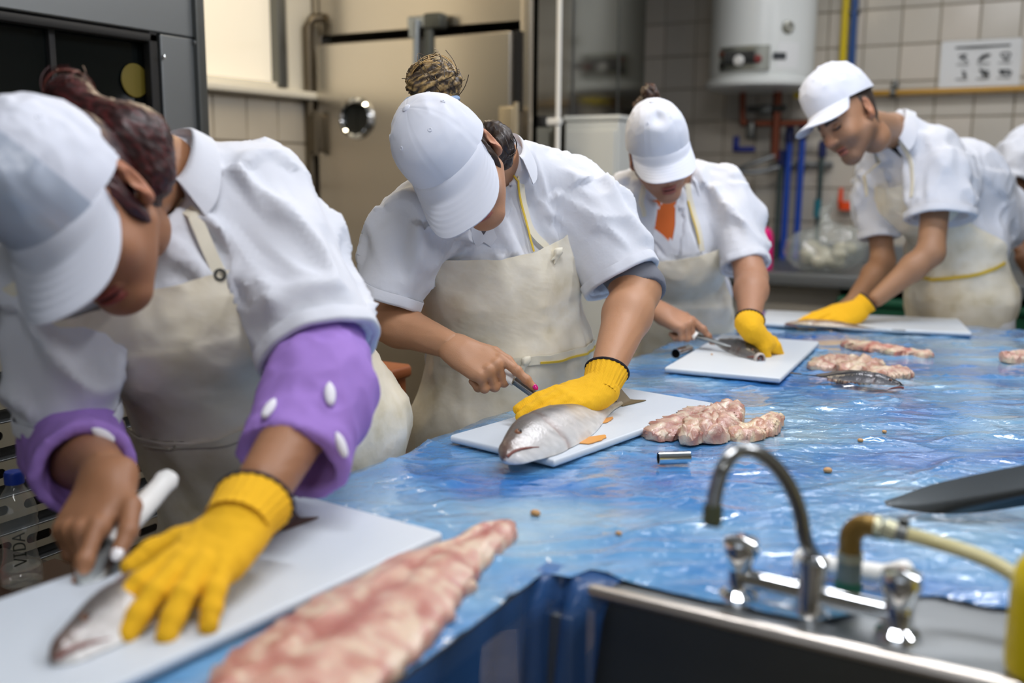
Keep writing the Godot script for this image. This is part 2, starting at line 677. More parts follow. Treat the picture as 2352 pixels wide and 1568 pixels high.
func room() -> void:
	var fm := mat("floor_tiles", rgb(120, 112, 100), 0.5)
	fm.albedo_texture = noise_tex(9, 0.01, [Color(0.8, 0.8, 0.8), Color(1, 1, 1)])
	tri_map(fm, 1.0)
	struct("floor", MB.new().box(Vector3(0, -0.1, -1.0), Vector3(8.0, 0.2, 11.0), 0.0), fm)
	struct("ceiling", MB.new().box(Vector3(0, 3.08, -1.0), Vector3(8.0, 0.16, 11.0), 0.0), mats.white_paint)
	# back wall
	var wb := struct("wall_back", MB.new().box(Vector3(0.3, 1.5, -5.98), Vector3(7.6, 3.0, 0.16), 0.0), mats.grout)
	tile_wall(wb, Vector3(-0.715 - 0.193 * 9, 2.307 - 0.193 * 8, -5.9), Vector3(1, 0, 0), Vector3(0, 1, 0), 16, 11, 0.193, func(p): return false)
	# left wall, in four pieces round the window opening
	var wl := struct("wall_left", MB.new().box(Vector3(-3.23, 0.885, -1.0), Vector3(0.16, 1.77, 10.0), 0.0).box(Vector3(-3.23, 2.85, -1.0), Vector3(0.16, 0.3, 10.0), 0.0).box(Vector3(-3.23, 2.235, 0.9), Vector3(0.16, 0.93, 6.2), 0.0).box(Vector3(-3.23, 2.235, -4.82), Vector3(0.16, 0.93, 2.3), 0.0), mats.grout)
	tile_wall(wl, Vector3(-3.15, 1.735 - 0.193 * 6, -2.1), Vector3(0, 0, -1), Vector3(0, 1, 0), 9, 6, 0.193, func(p): return p.z < -3.72)
	struct("trim_1", MB.new().box(Vector3(-3.13, 1.757, -2.85), Vector3(0.1, 0.035, 1.75), 0.006), mats.white_paint)
	struct("wall_right", MB.new().box(Vector3(3.58, 1.5, -1.0), Vector3(0.16, 3.0, 10.4), 0.0), mats.plain_wall)
	struct("wall_front", MB.new().box(Vector3(0.2, 1.5, 4.08), Vector3(7.0, 3.0, 0.16), 0.0), mats.plain_wall)
	# large window behind the camera: soft daylight from the front
	var w2 := thing("window_2", "", "", Vector3(0.6, 1.2, 3.98))
	w2.set_meta("kind", "structure")
	w2.set_meta("label", "wide daylight window in the wall behind the sink")
	obj("pane", MB.new().box(Vector3(0.4, 1.75, 3.985), Vector3(3.6, 1.5, 0.02), 0.0), mat("daylight_pane", rgb(220, 228, 236), 0.3, 0.0, {"emission_enabled": true, "emission": rgb(222, 234, 255), "emission_energy_multiplier": 0.7}), w2)
	var bars := MB.new()
	for x in [-1.4, -0.2, 1.0, 2.2]:
		bars.box(Vector3(x, 1.75, 3.965), Vector3(0.06, 1.56, 0.05), 0.004)
	for y in [0.98, 2.52]:
		bars.box(Vector3(0.4, y, 3.965), Vector3(3.66, 0.06, 0.05), 0.004)
	obj("frame", bars, mats.white_paint, w2)
	var day := AreaLight3D.new()
	day.name = "daylight"
	day.area_size = Vector2(3.4, 1.4)
	day.light_energy = 1.5
	day.light_color = rgb(228, 238, 255)
	day.shadow_enabled = true
	day.set("area_range", 14.0)
	day.position = Vector3(0.4, 1.75, 3.9) - w2.position
	w2.add_child(day)
	# window with a pale lit pane and a dark upright
	var w := thing("window_1", "", "", Vector3(-3.2, 1.775, -2.9))
	w.set_meta("kind", "structure")
	w.set_meta("label", "pale frosted window above the white tiles left of the steel door")
	var pane := mat("window_pane", rgb(206, 200, 186), 0.12, 0.0, {"emission_enabled": true, "emission": rgb(250, 238, 214), "emission_energy_multiplier": 1.3})
	obj("pane", MB.new().box(Vector3(-3.2, 2.24, -2.7), Vector3(0.012, 0.93, 1.9), 0.0), pane, w)
	var fr := MB.new().box(Vector3(-3.19, 1.79, -2.7), Vector3(0.06, 0.035, 1.9), 0.004).box(Vector3(-3.19, 2.68, -2.7), Vector3(0.06, 0.035, 1.9), 0.004)
	obj("frame", fr, mats.white_paint, w)
	obj("upright", MB.new().box(Vector3(-3.17, 2.235, -3.5), Vector3(0.05, 0.9, 0.055), 0.004), mats.steel_dark, w)
	obj("glazing_bar", MB.new().box(Vector3(-3.19, 2.235, -2.86), Vector3(0.03, 0.9, 0.02), 0.004), mats.white_paint, w)
	obj("jamb", MB.new().box(Vector3(-3.18, 2.235, -3.62), Vector3(0.07, 0.93, 0.16), 0.004), mats.white_paint, w)

func cold_room() -> void:
	var c := thing("cold_room", "walk-in cold room with brushed steel front, round window and mirror-like steel side", "cold room", Vector3(-2.6, 0, -4.4))
	# front: frame left, header, right; side panel along z
	var f := MB.new().box(Vector3(-3.115, 1.497, -3.74), Vector3(0.04, 2.99, 0.08), 0.003).box(Vector3(-2.56, 2.51, -3.73), Vector3(1.1, 0.96, 0.06), 0.003).box(Vector3(-2.025, 1.497, -3.735), Vector3(0.05, 2.99, 0.07), 0.004)
	obj("front_panel", f, mats.steel, c)
	obj("side_panel", MB.new().box(Vector3(-2.02, 1.497, -4.33), Vector3(0.04, 2.99, 1.22), 0.003), mats.steel_mirror, c)
	obj("side_panel", MB.new().box(Vector3(-2.02, 0.88, -5.1), Vector3(0.04, 1.76, 0.31), 0.003), mats.steel_dull, c)
	obj("back_panel", MB.new().box(Vector3(-2.6, 1.497, -5.0), Vector3(1.06, 2.99, 0.04), 0.002), mats.steel_dull, c)
	var seam := MB.new()
	for z in [-4.1, -4.6]:
		seam.box(Vector3(-1.998, 1.497, z), Vector3(0.004, 2.98, 0.012), 0.001)
	obj("seam_strip", seam, mats.steel_dark, c)
	var d := obj("door", MB.new().box(Vector3(-2.57, 1.0, -3.675), Vector3(1.02, 1.97, 0.07), 0.008), mats.steel, c)
	obj("door_gap", MB.new().box(Vector3(-2.053, 1.83, -3.69), Vector3(0.018, 0.32, 0.03), 0.002), mats.dark_gap, d)
	var port := Transform3D(Basis(Vector3.RIGHT, PI / 2), Vector3(-2.845, 1.652, -3.645))
	obj("porthole_ring", MB.new().lathe([Vector2(0.068, 0), Vector2(0.07, 0.022), Vector2(0.078, 0.028), Vector2(0.09, 0.02), Vector2(0.097, 0.0)], 36, port), mats.chrome, d)
	obj("porthole_glass", MB.new().lathe([Vector2(0, 0.008), Vector2(0.069, 0.008)], 32, port), mats.dark_glass, d)
	# hinge rod and hinge plates on the left
	obj("hinge_rod", MB.new().tube([Vector3(-3.105, 0.1, -3.63), Vector3(-3.115, 2.06, -3.63), Vector3(-3.1, 2.1, -3.65), Vector3(-3.08, 2.11, -3.69)], 0.022, 10), mat("hinge_bronze", rgb(104, 96, 82), 0.4, 0.8), c)
	for y in [1.59, 0.5]:
		obj("hinge", MB.new().box(Vector3(-3.07, y, -3.63), Vector3(0.07, 0.17, 0.05), 0.01).tube([Vector3(-3.055, y - 0.1, -3.6), Vector3(-3.055, y + 0.1, -3.6)], 0.014, 10), mats.hinge_bronze, d)
	obj("hinge", MB.new().box(Vector3(-2.06, 1.6, -3.625), Vector3(0.075, 0.17, 0.04), 0.008).tube([Vector3(-2.02, 1.52, -3.62), Vector3(-2.02, 1.7, -3.62)], 0.012, 10), mat("latch_beige", rgb(176, 164, 140), 0.4, 0.7), d)
	# closer on the header: bracket, black roller box and rod
	obj("closer", MB.new().box(Vector3(-2.5, 2.045, -3.66), Vector3(0.12, 0.05, 0.07), 0.006).box(Vector3(-2.53, 2.02, -3.63), Vector3(0.03, 0.08, 0.03), 0.004).tube([Vector3(-2.505, 2.05, -3.62), Vector3(-2.51, 1.84, -3.62)], 0.015, 12), mat("closer_zinc", rgb(150, 158, 165), 0.35, 0.8), d)
	obj("roller_box", MB.new().box(Vector3(-2.43, 2.045, -3.65), Vector3(0.09, 0.065, 0.06), 0.008).tube([Vector3(-2.455, 2.01, -3.64), Vector3(-2.455, 1.86, -3.64)], 0.024, 10), mat("roller_grey", rgb(72, 76, 74), 0.45, 0.5), d)

func back_wall_things() -> void:
	# water heater
	var hx := -1.575
	var h := thing("water_heater", "white cylindrical water heater hung on the tiled back wall, with a control panel", "water heater", Vector3(hx, 1.87, -5.58))
	var hf := Transform3D(Basis(), Vector3(hx, 1.87, -5.58))
	obj("tank", MB.new().lathe([Vector2(0.262, 0.05), Vector2(0.28, 0.08), Vector2(0.28, 1.0), Vector2(0.2, 1.06), Vector2(0, 1.07)], 48, hf), mats.enamel_white, h)
	obj("base_rim", MB.new().lathe([Vector2(0, 0.0), Vector2(0.27, 0.0), Vector2(0.298, 0.015), Vector2(0.3, 0.04), Vector2(0.285, 0.055), Vector2(0.26, 0.055)], 48, hf), mats.enamel_white, h)
	# its control panel is bent round the tank
	var rows := []
	for j in 5:
		var row := PackedVector3Array()
		for i in 13:
			var a := deg_to_rad(lerpf(-122, -66, i / 12.0))
			row.append(Vector3(hx + cos(a) * 0.292, 1.955 + 0.125 * j / 4.0, -5.58 - sin(a) * 0.292))
		rows.append(row)
	var pn := obj("control_panel", MB.new().sheet(rows, 0.012, Vector3(0, 0, 1)), mat("panel_grey", rgb(132, 134, 126), 0.3, 0.5), h)
	var spot := func(deg: float, y: float, off: float) -> Transform3D:
		var a := deg_to_rad(deg)
		var n := Vector3(cos(a), 0, -sin(a))
		return Transform3D(Basis(Vector3(n.z, 0, -n.x), n, Vector3.UP), Vector3(hx, y, -5.58) + n * off)
	obj("display", MB.new().box((spot.call(-97, 2.02, 0.294) as Transform3D).origin, Vector3(0.17, 0.065, 0.012), 0.004, Basis(Vector3.UP, deg_to_rad(-7))), mat("panel_dark", rgb(40, 42, 42), 0.3), pn)
	obj("dial", MB.new().lathe([Vector2(0.028, 0.0), Vector2(0.027, 0.015), Vector2(0.021, 0.022), Vector2(0, 0.022)], 20, spot.call(-97, 2.005, 0.298)), mats.plastic_white, pn)
	obj("dial", MB.new().lathe([Vector2(0.021, 0.0), Vector2(0.02, 0.014), Vector2(0, 0.018)], 20, spot.call(-78, 2.01, 0.293)), mat("panel_red", rgb(120, 30, 26), 0.4), pn)
	obj("button", MB.new().lathe([Vector2(0.017, 0.0), Vector2(0.015, 0.012), Vector2(0, 0.014)], 16, spot.call(-118, 1.985, 0.293)), mats.rubber_black, pn)
	obj("button", MB.new().lathe([Vector2(0.013, 0.0), Vector2(0.012, 0.012), Vector2(0, 0.014)], 16, spot.call(-119, 2.045, 0.293)), mats.copper, pn)
	obj("round_badge", MB.new().lathe([Vector2(0.034, 0.0), Vector2(0.03, 0.012), Vector2(0.018, 0.014), Vector2(0, 0.004)], 20, spot.call(-48, 2.17, 0.28)), mat("badge_grey", rgb(150, 150, 140), 0.3, 0.7), h)
	var lab := []
	for j in 2:
		var row := PackedVector3Array()
		for i in 5:
			var a := deg_to_rad(lerpf(-58, -33, i / 4.0))
			row.append(Vector3(hx + cos(a) * 0.2815, 1.965 + 0.13 * j, -5.58 - sin(a) * 0.2815))
		lab.append(row)
	obj("sticker", MB.new().sheet(lab, 0.001, Vector3(0, 0, 1)), mats.paper, h)
	obj("sticker_mark", MB.new().box((spot.call(-56, 2.025, 0.284) as Transform3D).origin, Vector3(0.07, 0.035, 0.003), 0.001, Basis(Vector3.UP, deg_to_rad(34))), mats.ink, h)
	# pipes and valves under it
	var v := thing("pipe_manifold", "tangle of copper pipes and blue-handled valves below the water heater", "pipes", Vector3(hx, 1.6, -5.75))
	obj("pipe", MB.new().tube(smooth_line([Vector3(-1.71, 1.89, -5.7), Vector3(-1.7, 1.72, -5.7), Vector3(-1.66, 1.7, -5.7), Vector3(-1.2, 1.7, -5.75)]), 0.018, 10), mats.copper, v)
	obj("pipe", MB.new().tube([Vector3(-1.51, 1.9, -5.7), Vector3(-1.51, 1.5, -5.7)], 0.026, 10), mats.copper, v)
	obj("pipe", MB.new().tube([Vector3(-1.67, 1.78, -5.68), Vector3(-1.45, 1.78, -5.68)], 0.02, 10), mats.steel_dark, v)
	obj("valve_body", MB.new().box(Vector3(-1.64, 1.66, -5.66), Vector3(0.05, 0.1, 0.05), 0.01).box(Vector3(-1.56, 1.77, -5.66), Vector3(0.07, 0.06, 0.06), 0.01), mats.steel_dark, v)
	obj("valve_handle", MB.new().box(Vector3(-1.71, 1.585, -5.62), Vector3(0.035, 0.09, 0.03), 0.008).box(Vector3(-1.66, 1.555, -5.62), Vector3(0.12, 0.03, 0.03), 0.008), mat("valve_blue", rgb(20, 40, 130), 0.4), v)
	obj("hose", MB.new().tube(smooth_line([Vector3(-1.5, 1.52, -5.66), Vector3(-1.6, 1.48, -5.62), Vector3(-1.7, 1.44, -5.62), Vector3(-1.6, 1.43, -5.66), Vector3(-1.48, 1.46, -5.7)]), 0.012, 8), mats.steel_dull, v)
	# pipes on the wall
	var yp := thing("gas_pipe", "yellow vertical pipe on the tiles right of the water heater", "pipe", Vector3(-1.2, 1.95, -5.85))
	obj("pipe", MB.new().tube([Vector3(-1.205, 3.0, -5.86), Vector3(-1.2, 1.9, -5.86), Vector3(-1.22, 1.87, -5.86), Vector3(-1.3, 1.86, -5.86), Vector3(-1.45, 1.86, -5.82)], 0.02, 10), mats.yellow_pipe, yp)
	var bp := thing("water_pipe", "dark blue vertical pipe on the tiles beside the yellow one", "pipe", Vector3(-1.155, 1.9, -5.86))
	obj("pipe", MB.new().tube([Vector3(-1.158, 3.0, -5.86), Vector3(-1.15, 1.55, -5.86)], 0.019, 10), mats.blue_pipe, bp)
	obj("clip", MB.new().box(Vector3(-1.157, 2.3, -5.87), Vector3(0.06, 0.025, 0.045), 0.004), mats.steel_dark, bp)
	var gp := thing("brass_rail_pipe", "long ochre horizontal pipe clipped to the back wall under the notice", "pipe", Vector3(-0.6, 1.86, -5.84))
	obj("pipe", MB.new().tube([Vector3(-1.12, 1.855, -5.84), Vector3(0.9, 1.862, -5.84)], 0.018, 12), mats.brass_pipe, gp)
	for x in [-0.92, -0.1]:
		obj("clip", MB.new().tube([Vector3(x - 0.014, 1.857, -5.84), Vector3(x + 0.014, 1.857, -5.84)], 0.026, 12).box(Vector3(x, 1.9, -5.87), Vector3(0.03, 0.05, 0.03), 0.005), mats.steel_dark, gp)
	notice()
	mop_things()

func notice() -> void:
	var n := thing("notice", "white paper notice with six small ink drawings taped to the tiles", "notice", Vector3(-0.5, 1.99, -5.888))
	var rows := []
	for j in 7:
		var row := PackedVector3Array()
		for i in 9:
			row.append(Vector3(-0.7 + 0.385 * i / 8.0, 1.872 + 0.245 * j / 6.0, -5.886 + 0.004 * sin(i * 1.3) + (0.012 if i == 8 and j > 4 else 0.0)))
		rows.append(row)
	obj("sheet_of_paper", MB.new().sheet(rows, 0.0012, Vector3(0, 0, 1)), mats.paper, n)
	var ink := MB.new()
	ink.box(Vector3(-0.5, 2.082, -5.88), Vector3(0.26, 0.01, 0.002), 0.0005)
	obj("heading_line", ink, mats.ink, n)
	var r := RandomNumberGenerator.new()
	r.seed = 4
	for k in 6:
		var c := Vector3(-0.59 + 0.1 * (k % 3), 2.025 - 0.075 * (k / 3), -5.879)
		var d := MB.new()
		var pts := []
		for i in 7:
			pts.append(c + Vector3(r.randf_range(-0.03, 0.03), r.randf_range(-0.022, 0.022), 0.0))
		d.tube(smooth_line(pts, 3), 0.0035, 5)
		d.box(c + Vector3(0, -0.03, 0), Vector3(0.06, 0.004, 0.002), 0.0005)
		obj("drawing", d, mats.ink, n)

func mop_things() -> void:
	# four handles hang on a rail
	var rail := thing("mop_rack", "grey rack with clips that holds the mop handles against the tiles", "rack", Vector3(-1.4, 1.47, -5.82))
	obj("rail", MB.new().box(Vector3(-1.4, 1.475, -5.86), Vector3(0.36, 0.03, 0.02), 0.004), mats.steel_dull, rail)
	var poles := [[-1.5, 1.55, 0.95, mats.green_pole, 0.014, "dark green mop handle hung on the tiles, leftmost of the hung handles"], [-1.458, 1.68, 0.9, mats.blue_pole, 0.019, "thick blue mop handle hung beside the dark green one"], [-1.385, 1.7, 0.92, mats.blue_pole, 0.019, "second blue mop handle, right of the thick one"], [-1.272, 1.6, 1.0, mats.green_pole, 0.015, "slim dark green broom handle with a teal grip, hung apart on the right"]]
	for p in poles:
		var t := thing("mop", p[5], "mop", Vector3(p[0], p[2], -5.8), "mop handles hung on the back wall")
		obj("pole", MB.new().tube([Vector3(p[0] + 0.0, p[2], -5.79), Vector3(p[0], p[1], -5.81)], p[4], 10), p[3], t)
		obj("clip", MB.new().box(Vector3(p[0], 1.475, -5.83), Vector3(0.055, 0.04, 0.05), 0.006), mats.steel_dull, t)
		obj("end_cap", MB.new().lathe([Vector2(p[4], 0), Vector2(p[4] + 0.008, 0.01), Vector2(p[4] + 0.008, 0.09), Vector2(0, 0.1)], 12, Transform3D(Basis(), Vector3(p[0], p[1] - 0.09, -5.81))), mat("cap_navy", rgb(16, 30, 84), 0.5), t)
		if p[0] > -1.3:
			obj("grip", MB.new().tube([Vector3(p[0] - 0.004, 1.18, -5.79), Vector3(p[0] - 0.004, 1.28, -5.79)], 0.02, 10), mat("grip_teal", rgb(20, 110, 125), 0.5), t)
	# counter with its things
	var c := thing("steel_counter", "long steel worktop along the back wall with a white cupboard below", "counter", Vector3(-0.6, 0, -5.4))
	obj("worktop", MB.new().box(Vector3(-0.35, 0.905, -5.42), Vector3(2.5, 0.065, 0.9), 0.006), mats.steel_dull, c)
	obj("splashback", MB.new().box(Vector3(-0.35, 0.985, -5.86), Vector3(2.5, 0.1, 0.02), 0.004), mats.steel_dull, c)
	obj("cupboard", MB.new().box(Vector3(-1.28, 0.46, -5.45), Vector3(0.58, 0.8, 0.7), 0.006), mat("cupboard_beige", rgb(176, 170, 158), 0.4), c)
	for x in [-1.55, 0.85]:
		obj("leg", MB.new().box(Vector3(x, 0.44, -5.05), Vector3(0.04, 0.87, 0.04), 0.004), mats.steel_dark, c)
	var g := thing("crate", "dark green plastic crate standing under the steel counter", "crate", Vector3(-0.6, 0, -5.2))
	obj("body", MB.new().box(Vector3(-0.52, 0.43, -5.2), Vector3(0.86, 0.8, 0.5), 0.012), mats.green_crate, g)
	for x in [-0.93, -0.65, -0.37, -0.1]:
		obj("rib", MB.new().box(Vector3(x, 0.43, -4.945), Vector3(0.03, 0.78, 0.02), 0.004), mats.green_crate, g)
	obj("rim", MB.new().box(Vector3(-0.52, 0.82, -5.2), Vector3(0.9, 0.035, 0.54), 0.006), mats.green_crate, g)
	var pk := thing("pink_bottle", "bright pink plastic bottle with a black cap on the steel counter", "bottle", Vector3(-1.375, 0.94, -5.06))
	var px := Transform3D(Basis(), Vector3(-1.385, 0.938, -5.08))
	obj("body", MB.new().lathe([Vector2(0, 0), Vector2(0.05, 0.0), Vector2(0.055, 0.012), Vector2(0.052, 0.17), Vector2(0.04, 0.2), Vector2(0.022, 0.215)], 24, px), mats.pink, pk)
	obj("cap", MB.new().lathe([Vector2(0.024, 0.212), Vector2(0.024, 0.25), Vector2(0.02, 0.255), Vector2(0, 0.255)], 20, px), mats.rubber_black, pk)
	# bag of pale goods
	var bag := thing("plastic_bag", "clear knotted plastic bag full of pale lumps on the steel counter", "bag", Vector3(-1.07, 0.94, -5.1))
	var f := Field.new()
	f.ell(Vector3(-1.08, 1.03, -5.12), Vector3(0.165, 0.095, 0.13), Basis(), 0.05).ell(Vector3(-1.0, 1.08, -5.12), Vector3(0.11, 0.08, 0.1), Basis(), 0.05).ell(Vector3(-1.16, 1.05, -5.1), Vector3(0.1, 0.08, 0.1), Basis(), 0.05).cap(Vector3(-1.08, 1.12, -5.12), Vector3(-1.09, 1.2, -5.12), 0.05, 0.02, 0.05)
	f.floor_cut = 0.94
	var bm := f.net(0.012, MB.new())
	ripple(bm, fnl(31, 9.0, true), 0.02)
	obj("film", bm, mat("bag_film", Color(0.86, 0.9, 0.88, 0.22), 0.12, 0.0, {"transparency": BaseMaterial3D.TRANSPARENCY_ALPHA}), bag)
	var gf := Field.new()
	var r := RandomNumberGenerator.new()
	r.seed = 8
	for i in 14:
		gf.ell(Vector3(-1.08 + r.randf_range(-0.11, 0.12), 0.985 + r.randf_range(0, 0.075), -5.12 + r.randf_range(-0.08, 0.08)), Vector3(0.04, 0.03, 0.035), Basis(), 0.015)
	gf.floor_cut = 0.942
	var lumps := obj("pale_lumps", gf.net(0.01, MB.new()), mat("pale_food", rgb(206, 200, 176), 0.5), bag)
	lumps.set_meta("kind", "stuff")
	obj("knot", MB.new().tube(smooth_line([Vector3(-1.09, 1.19, -5.12), Vector3(-1.1, 1.23, -5.13), Vector3(-1.06, 1.27, -5.12), Vector3(-1.05, 1.31, -5.1)]), [0.016, 0.014, 0.012, 0.016, 0.02, 0.024, 0.024, 0.026, 0.026, 0.02, 0.018, 0.016, 0.014, 0.012, 0.012, 0.01, 0.01, 0.01, 0.01], 8), mats.bag_film, bag)
	var o := thing("orange_hook", "small orange plastic scoop hung on the tiles above the plastic bag", "scoop", Vector3(-1.14, 1.25, -5.86))
	obj("handle", MB.new().box(Vector3(-1.165, 1.3, -5.85), Vector3(0.022, 0.09, 0.02), 0.006), mats.orange_plastic, o)
	obj("cup", MB.new().lathe([Vector2(0, 0), Vector2(0.04, 0.004), Vector2(0.046, 0.05), Vector2(0.04, 0.05), Vector2(0.036, 0.01), Vector2(0, 0.008)], 16, Transform3D(Basis(), Vector3(-1.13, 1.22, -5.83))), mats.orange_plastic, o)
	# white cabinet and pole by the cold room
	var wc := thing("white_cabinet", "tall white enamel cabinet standing against the steel side of the cold room", "cabinet", Vector3(-1.83, 0, -4.2))
	obj("body", MB.new().box(Vector3(-1.845, 0.83, -4.22), Vector3(0.26, 1.62, 0.5), 0.01), mat("cabinet_white", rgb(205, 208, 204), 0.3), wc)
	obj("top", MB.new().box(Vector3(-1.845, 1.65, -4.22), Vector3(0.27, 0.025, 0.51), 0.006), mats.cabinet_white, wc)
	obj("door_panel", MB.new().box(Vector3(-1.845, 0.9, -3.962), Vector3(0.235, 1.4, 0.018), 0.005), mats.cabinet_white, wc)
	var wp := thing("standpipe", "slim white vertical pipe beside the white cabinet", "pipe", Vector3(-1.93, 0, -3.9))
	obj("pipe", MB.new().tube([Vector3(-1.93, 0.0, -3.82), Vector3(-1.93, 3.0, -3.82)], 0.011, 10), mats.plastic_white, wp)
	obj("clamp", MB.new().box(Vector3(-1.95, 1.63, -3.82), Vector3(0.07, 0.03, 0.035), 0.005), mats.plastic_white, wp)
	obj("bracket", MB.new().box(Vector3(-1.99, 1.63, -3.8), Vector3(0.03, 0.045, 0.06), 0.005), mats.rubber_black, wp)

func ripple(m: MB, n: FastNoiseLite, amp: float, squash := Vector3.ONE) -> void:
	var nn: PackedVector3Array = m.mesh().surface_get_arrays(0)[Mesh.ARRAY_NORMAL]
	for i in m.v.size():
		m.v[i] += nn[i] * n.get_noise_3dv(m.v[i] * squash) * amp

func left_side() -> void:
	# big oven at the left: frame along z, dark opening, glass door
	var o := thing("oven", "large steel bakery oven with a dark glass front at the left edge", "oven", Vector3(-2.7, 0, -1.4))
	var x := -2.3
	var body := MB.new()
	body.box(Vector3(x - 0.06, 2.15, -1.2), Vector3(0.12, 0.7, 2.0), 0.006)
	body.box(Vector3(x - 0.06, 1.25, -2.125), Vector3(0.12, 1.1, 0.14), 0.006)
	body.box(Vector3(x - 0.06, 0.55, -1.2), Vector3(0.12, 0.3, 2.0), 0.006)
	body.box(Vector3(x - 0.75, 1.25, -1.2), Vector3(0.06, 2.5, 2.0), 0.006)
	body.box(Vector3(x - 0.4, 1.25, -2.17), Vector3(0.75, 2.5, 0.05), 0.006)
	body.box(Vector3(x - 0.4, 2.47, -1.2), Vector3(0.75, 0.05, 2.0), 0.006)
	obj("body", body, mats.steel_dull, o)
	obj("edge_strip", MB.new().box(Vector3(x + 0.006, 1.3, -2.195), Vector3(0.02, 2.4, 0.035), 0.004), mats.steel_dark, o)
	obj("inner_frame", MB.new().box(Vector3(x - 0.02, 1.25, -2.035), Vector3(0.03, 1.12, 0.03), 0.004).box(Vector3(x - 0.02, 1.785, -1.2), Vector3(0.03, 0.025, 1.7), 0.004), mats.rubber_black, o)
	var door := obj("glass_door", MB.new().box(Vector3(x - 0.05, 1.25, -1.2), Vector3(0.012, 1.1, 1.7), 0.002), mats.dark_glass, o)
	obj("door_post", MB.new().box(Vector3(x - 0.04, 1.25, -1.73), Vector3(0.02, 1.08, 0.02), 0.003), mats.rubber_black, door)
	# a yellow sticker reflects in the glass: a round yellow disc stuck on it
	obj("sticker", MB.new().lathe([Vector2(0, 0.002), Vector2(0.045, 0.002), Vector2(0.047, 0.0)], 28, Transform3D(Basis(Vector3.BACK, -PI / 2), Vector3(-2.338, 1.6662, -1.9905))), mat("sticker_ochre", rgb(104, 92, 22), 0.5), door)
	obj("screw", MB.new().lathe([Vector2(0, 0.004), Vector2(0.006, 0.003), Vector2(0.007, 0)], 10, Transform3D(Basis(Vector3.BACK, -PI / 2), Vector3(-2.293, 1.7886, -2.1784))).lathe([Vector2(0, 0.004), Vector2(0.006, 0.003), Vector2(0.007, 0)], 10, Transform3D(Basis(Vector3.BACK, -PI / 2), Vector3(-2.293, 1.7346, -2.0571))), mats.chrome, o)
	# trolley of slotted steel rails below
	var t := thing("tray_rack", "steel rack of slotted angle rails at the lower left", "rack", Vector3(-2.1, 0, -1.4))
	var rail := MB.new()
	slotted(rail, 1.5, 0.052)
	for i in 13:
		var r := obj("slotted_rail", rail if i == 0 else rail, mat("rail_steel", rgb(196, 190, 170), 0.35, 0.8), t, Vector3(-1.98, 1.10 - i * 0.083, -1.35))
		obj("rail_ledge", MB.new().box(Vector3(-2.03, 1.10 - i * 0.083 + 0.028, -1.35), Vector3(0.1, 0.004, 1.5), 0.001), mats.steel_dull, t)
	obj("back_board", MB.new().box(Vector3(-2.24, 0.62, -1.35), Vector3(0.02, 1.1, 1.5), 0.002), mats.rubber_black, t)
	for z in [-0.6, -2.1]:
		obj("upright", MB.new().box(Vector3(-2.0, 0.6, z), Vector3(0.035, 1.2, 0.035), 0.003), mats.steel_dull, t)
	# control box with yellow edges and a dial
	var cb := thing("control_box", "grey control box with yellow edges and a round dial left of the purple-sleeved worker", "control box", Vector3(-2.0, 1.2, -1.1))
	obj("panel", MB.new().box(Vector3(-2.0, 1.262, -1.2), Vector3(0.1, 0.12, 1.2), 0.006), mat("control_grey", rgb(178, 190, 190), 0.4), cb)
	for y in [1.3, 1.226]:
		obj("yellow_edge", MB.new().box(Vector3(-1.99, y, -1.2), Vector3(0.1, 0.016, 1.2), 0.004), mat("edge_yellow", rgb(205, 160, 20), 0.5), cb)
	obj("dial", MB.new().lathe([Vector2(0.02, 0), Vector2(0.018, 0.02), Vector2(0, 0.022)], 16, Transform3D(Basis(Vector3.BACK, -PI / 2), Vector3(-1.95, 1.1988, -1.2994))), mats.rubber_black, cb)
	obj("dial_ring", MB.new().lathe([Vector2(0.03, 0), Vector2(0.03, 0.004), Vector2(0, 0.005)], 20, Transform3D(Basis(Vector3.BACK, -PI / 2), Vector3(-1.95, 1.1988, -1.2994))), mats.chrome, cb)
	obj("shelf", MB.new().box(Vector3(-2.0, 1.155, -1.2), Vector3(0.16, 0.04, 1.3), 0.004), mats.steel_dull, cb)
	var pot := thing("steel_pot", "small steel pot on the control box at the left edge", "pot", Vector3(-2, 1.2277, -1.3356))
	obj("body", MB.new().lathe([Vector2(0, 0), Vector2(0.05, 0), Vector2(0.055, 0.01), Vector2(0.055, 0.06), Vector2(0.06, 0.065), Vector2(0.052, 0.066), Vector2(0.05, 0.012), Vector2(0, 0.01)], 24, Transform3D(Basis(), Vector3(-2, 1.2277, -1.3356))), mats.chrome, pot)
	var st := thing("stool", "brown wooden stool half hidden between the two nearest women", "stool", Vector3(-1.62, 0, -1.98))
	obj("seat", MB.new().box(Vector3(-1.66, 0.895, -2.0), Vector3(0.3, 0.035, 0.3), 0.008), mat("stool_wood", rgb(150, 84, 44), 0.5), st)
	for a in [[-1, -1], [-1, 1], [1, -1], [1, 1]]:
		obj("leg", MB.new().box(Vector3(-1.66 + a[0] * 0.12, 0.44, -2.0 + a[1] * 0.12), Vector3(0.035, 0.88, 0.035), 0.004), mats.stool_wood, st)
	# stool with block, bottle and small things
	var bx := -1.62
	var s := thing("side_table", "low dark side table behind the front cutting board", "table", Vector3(bx, 0, -0.95))
	obj("top", MB.new().box(Vector3(bx - 0.05, 0.615, -0.95), Vector3(0.5, 0.03, 0.55), 0.004), mat("table_dark", rgb(40, 34, 30), 0.5), s)
	for a in [[-1, -1], [-1, 1], [1, -1], [1, 1]]:
		obj("leg", MB.new().box(Vector3(bx - 0.05 + a[0] * 0.22, 0.3, -0.95 + a[1] * 0.24), Vector3(0.03, 0.6, 0.03), 0.003), mats.table_dark, s)
	var k := thing("wooden_block", "dark brown wooden block with a round hole under the water bottle", "wooden block", Vector3(bx, 0.63, -1.05))
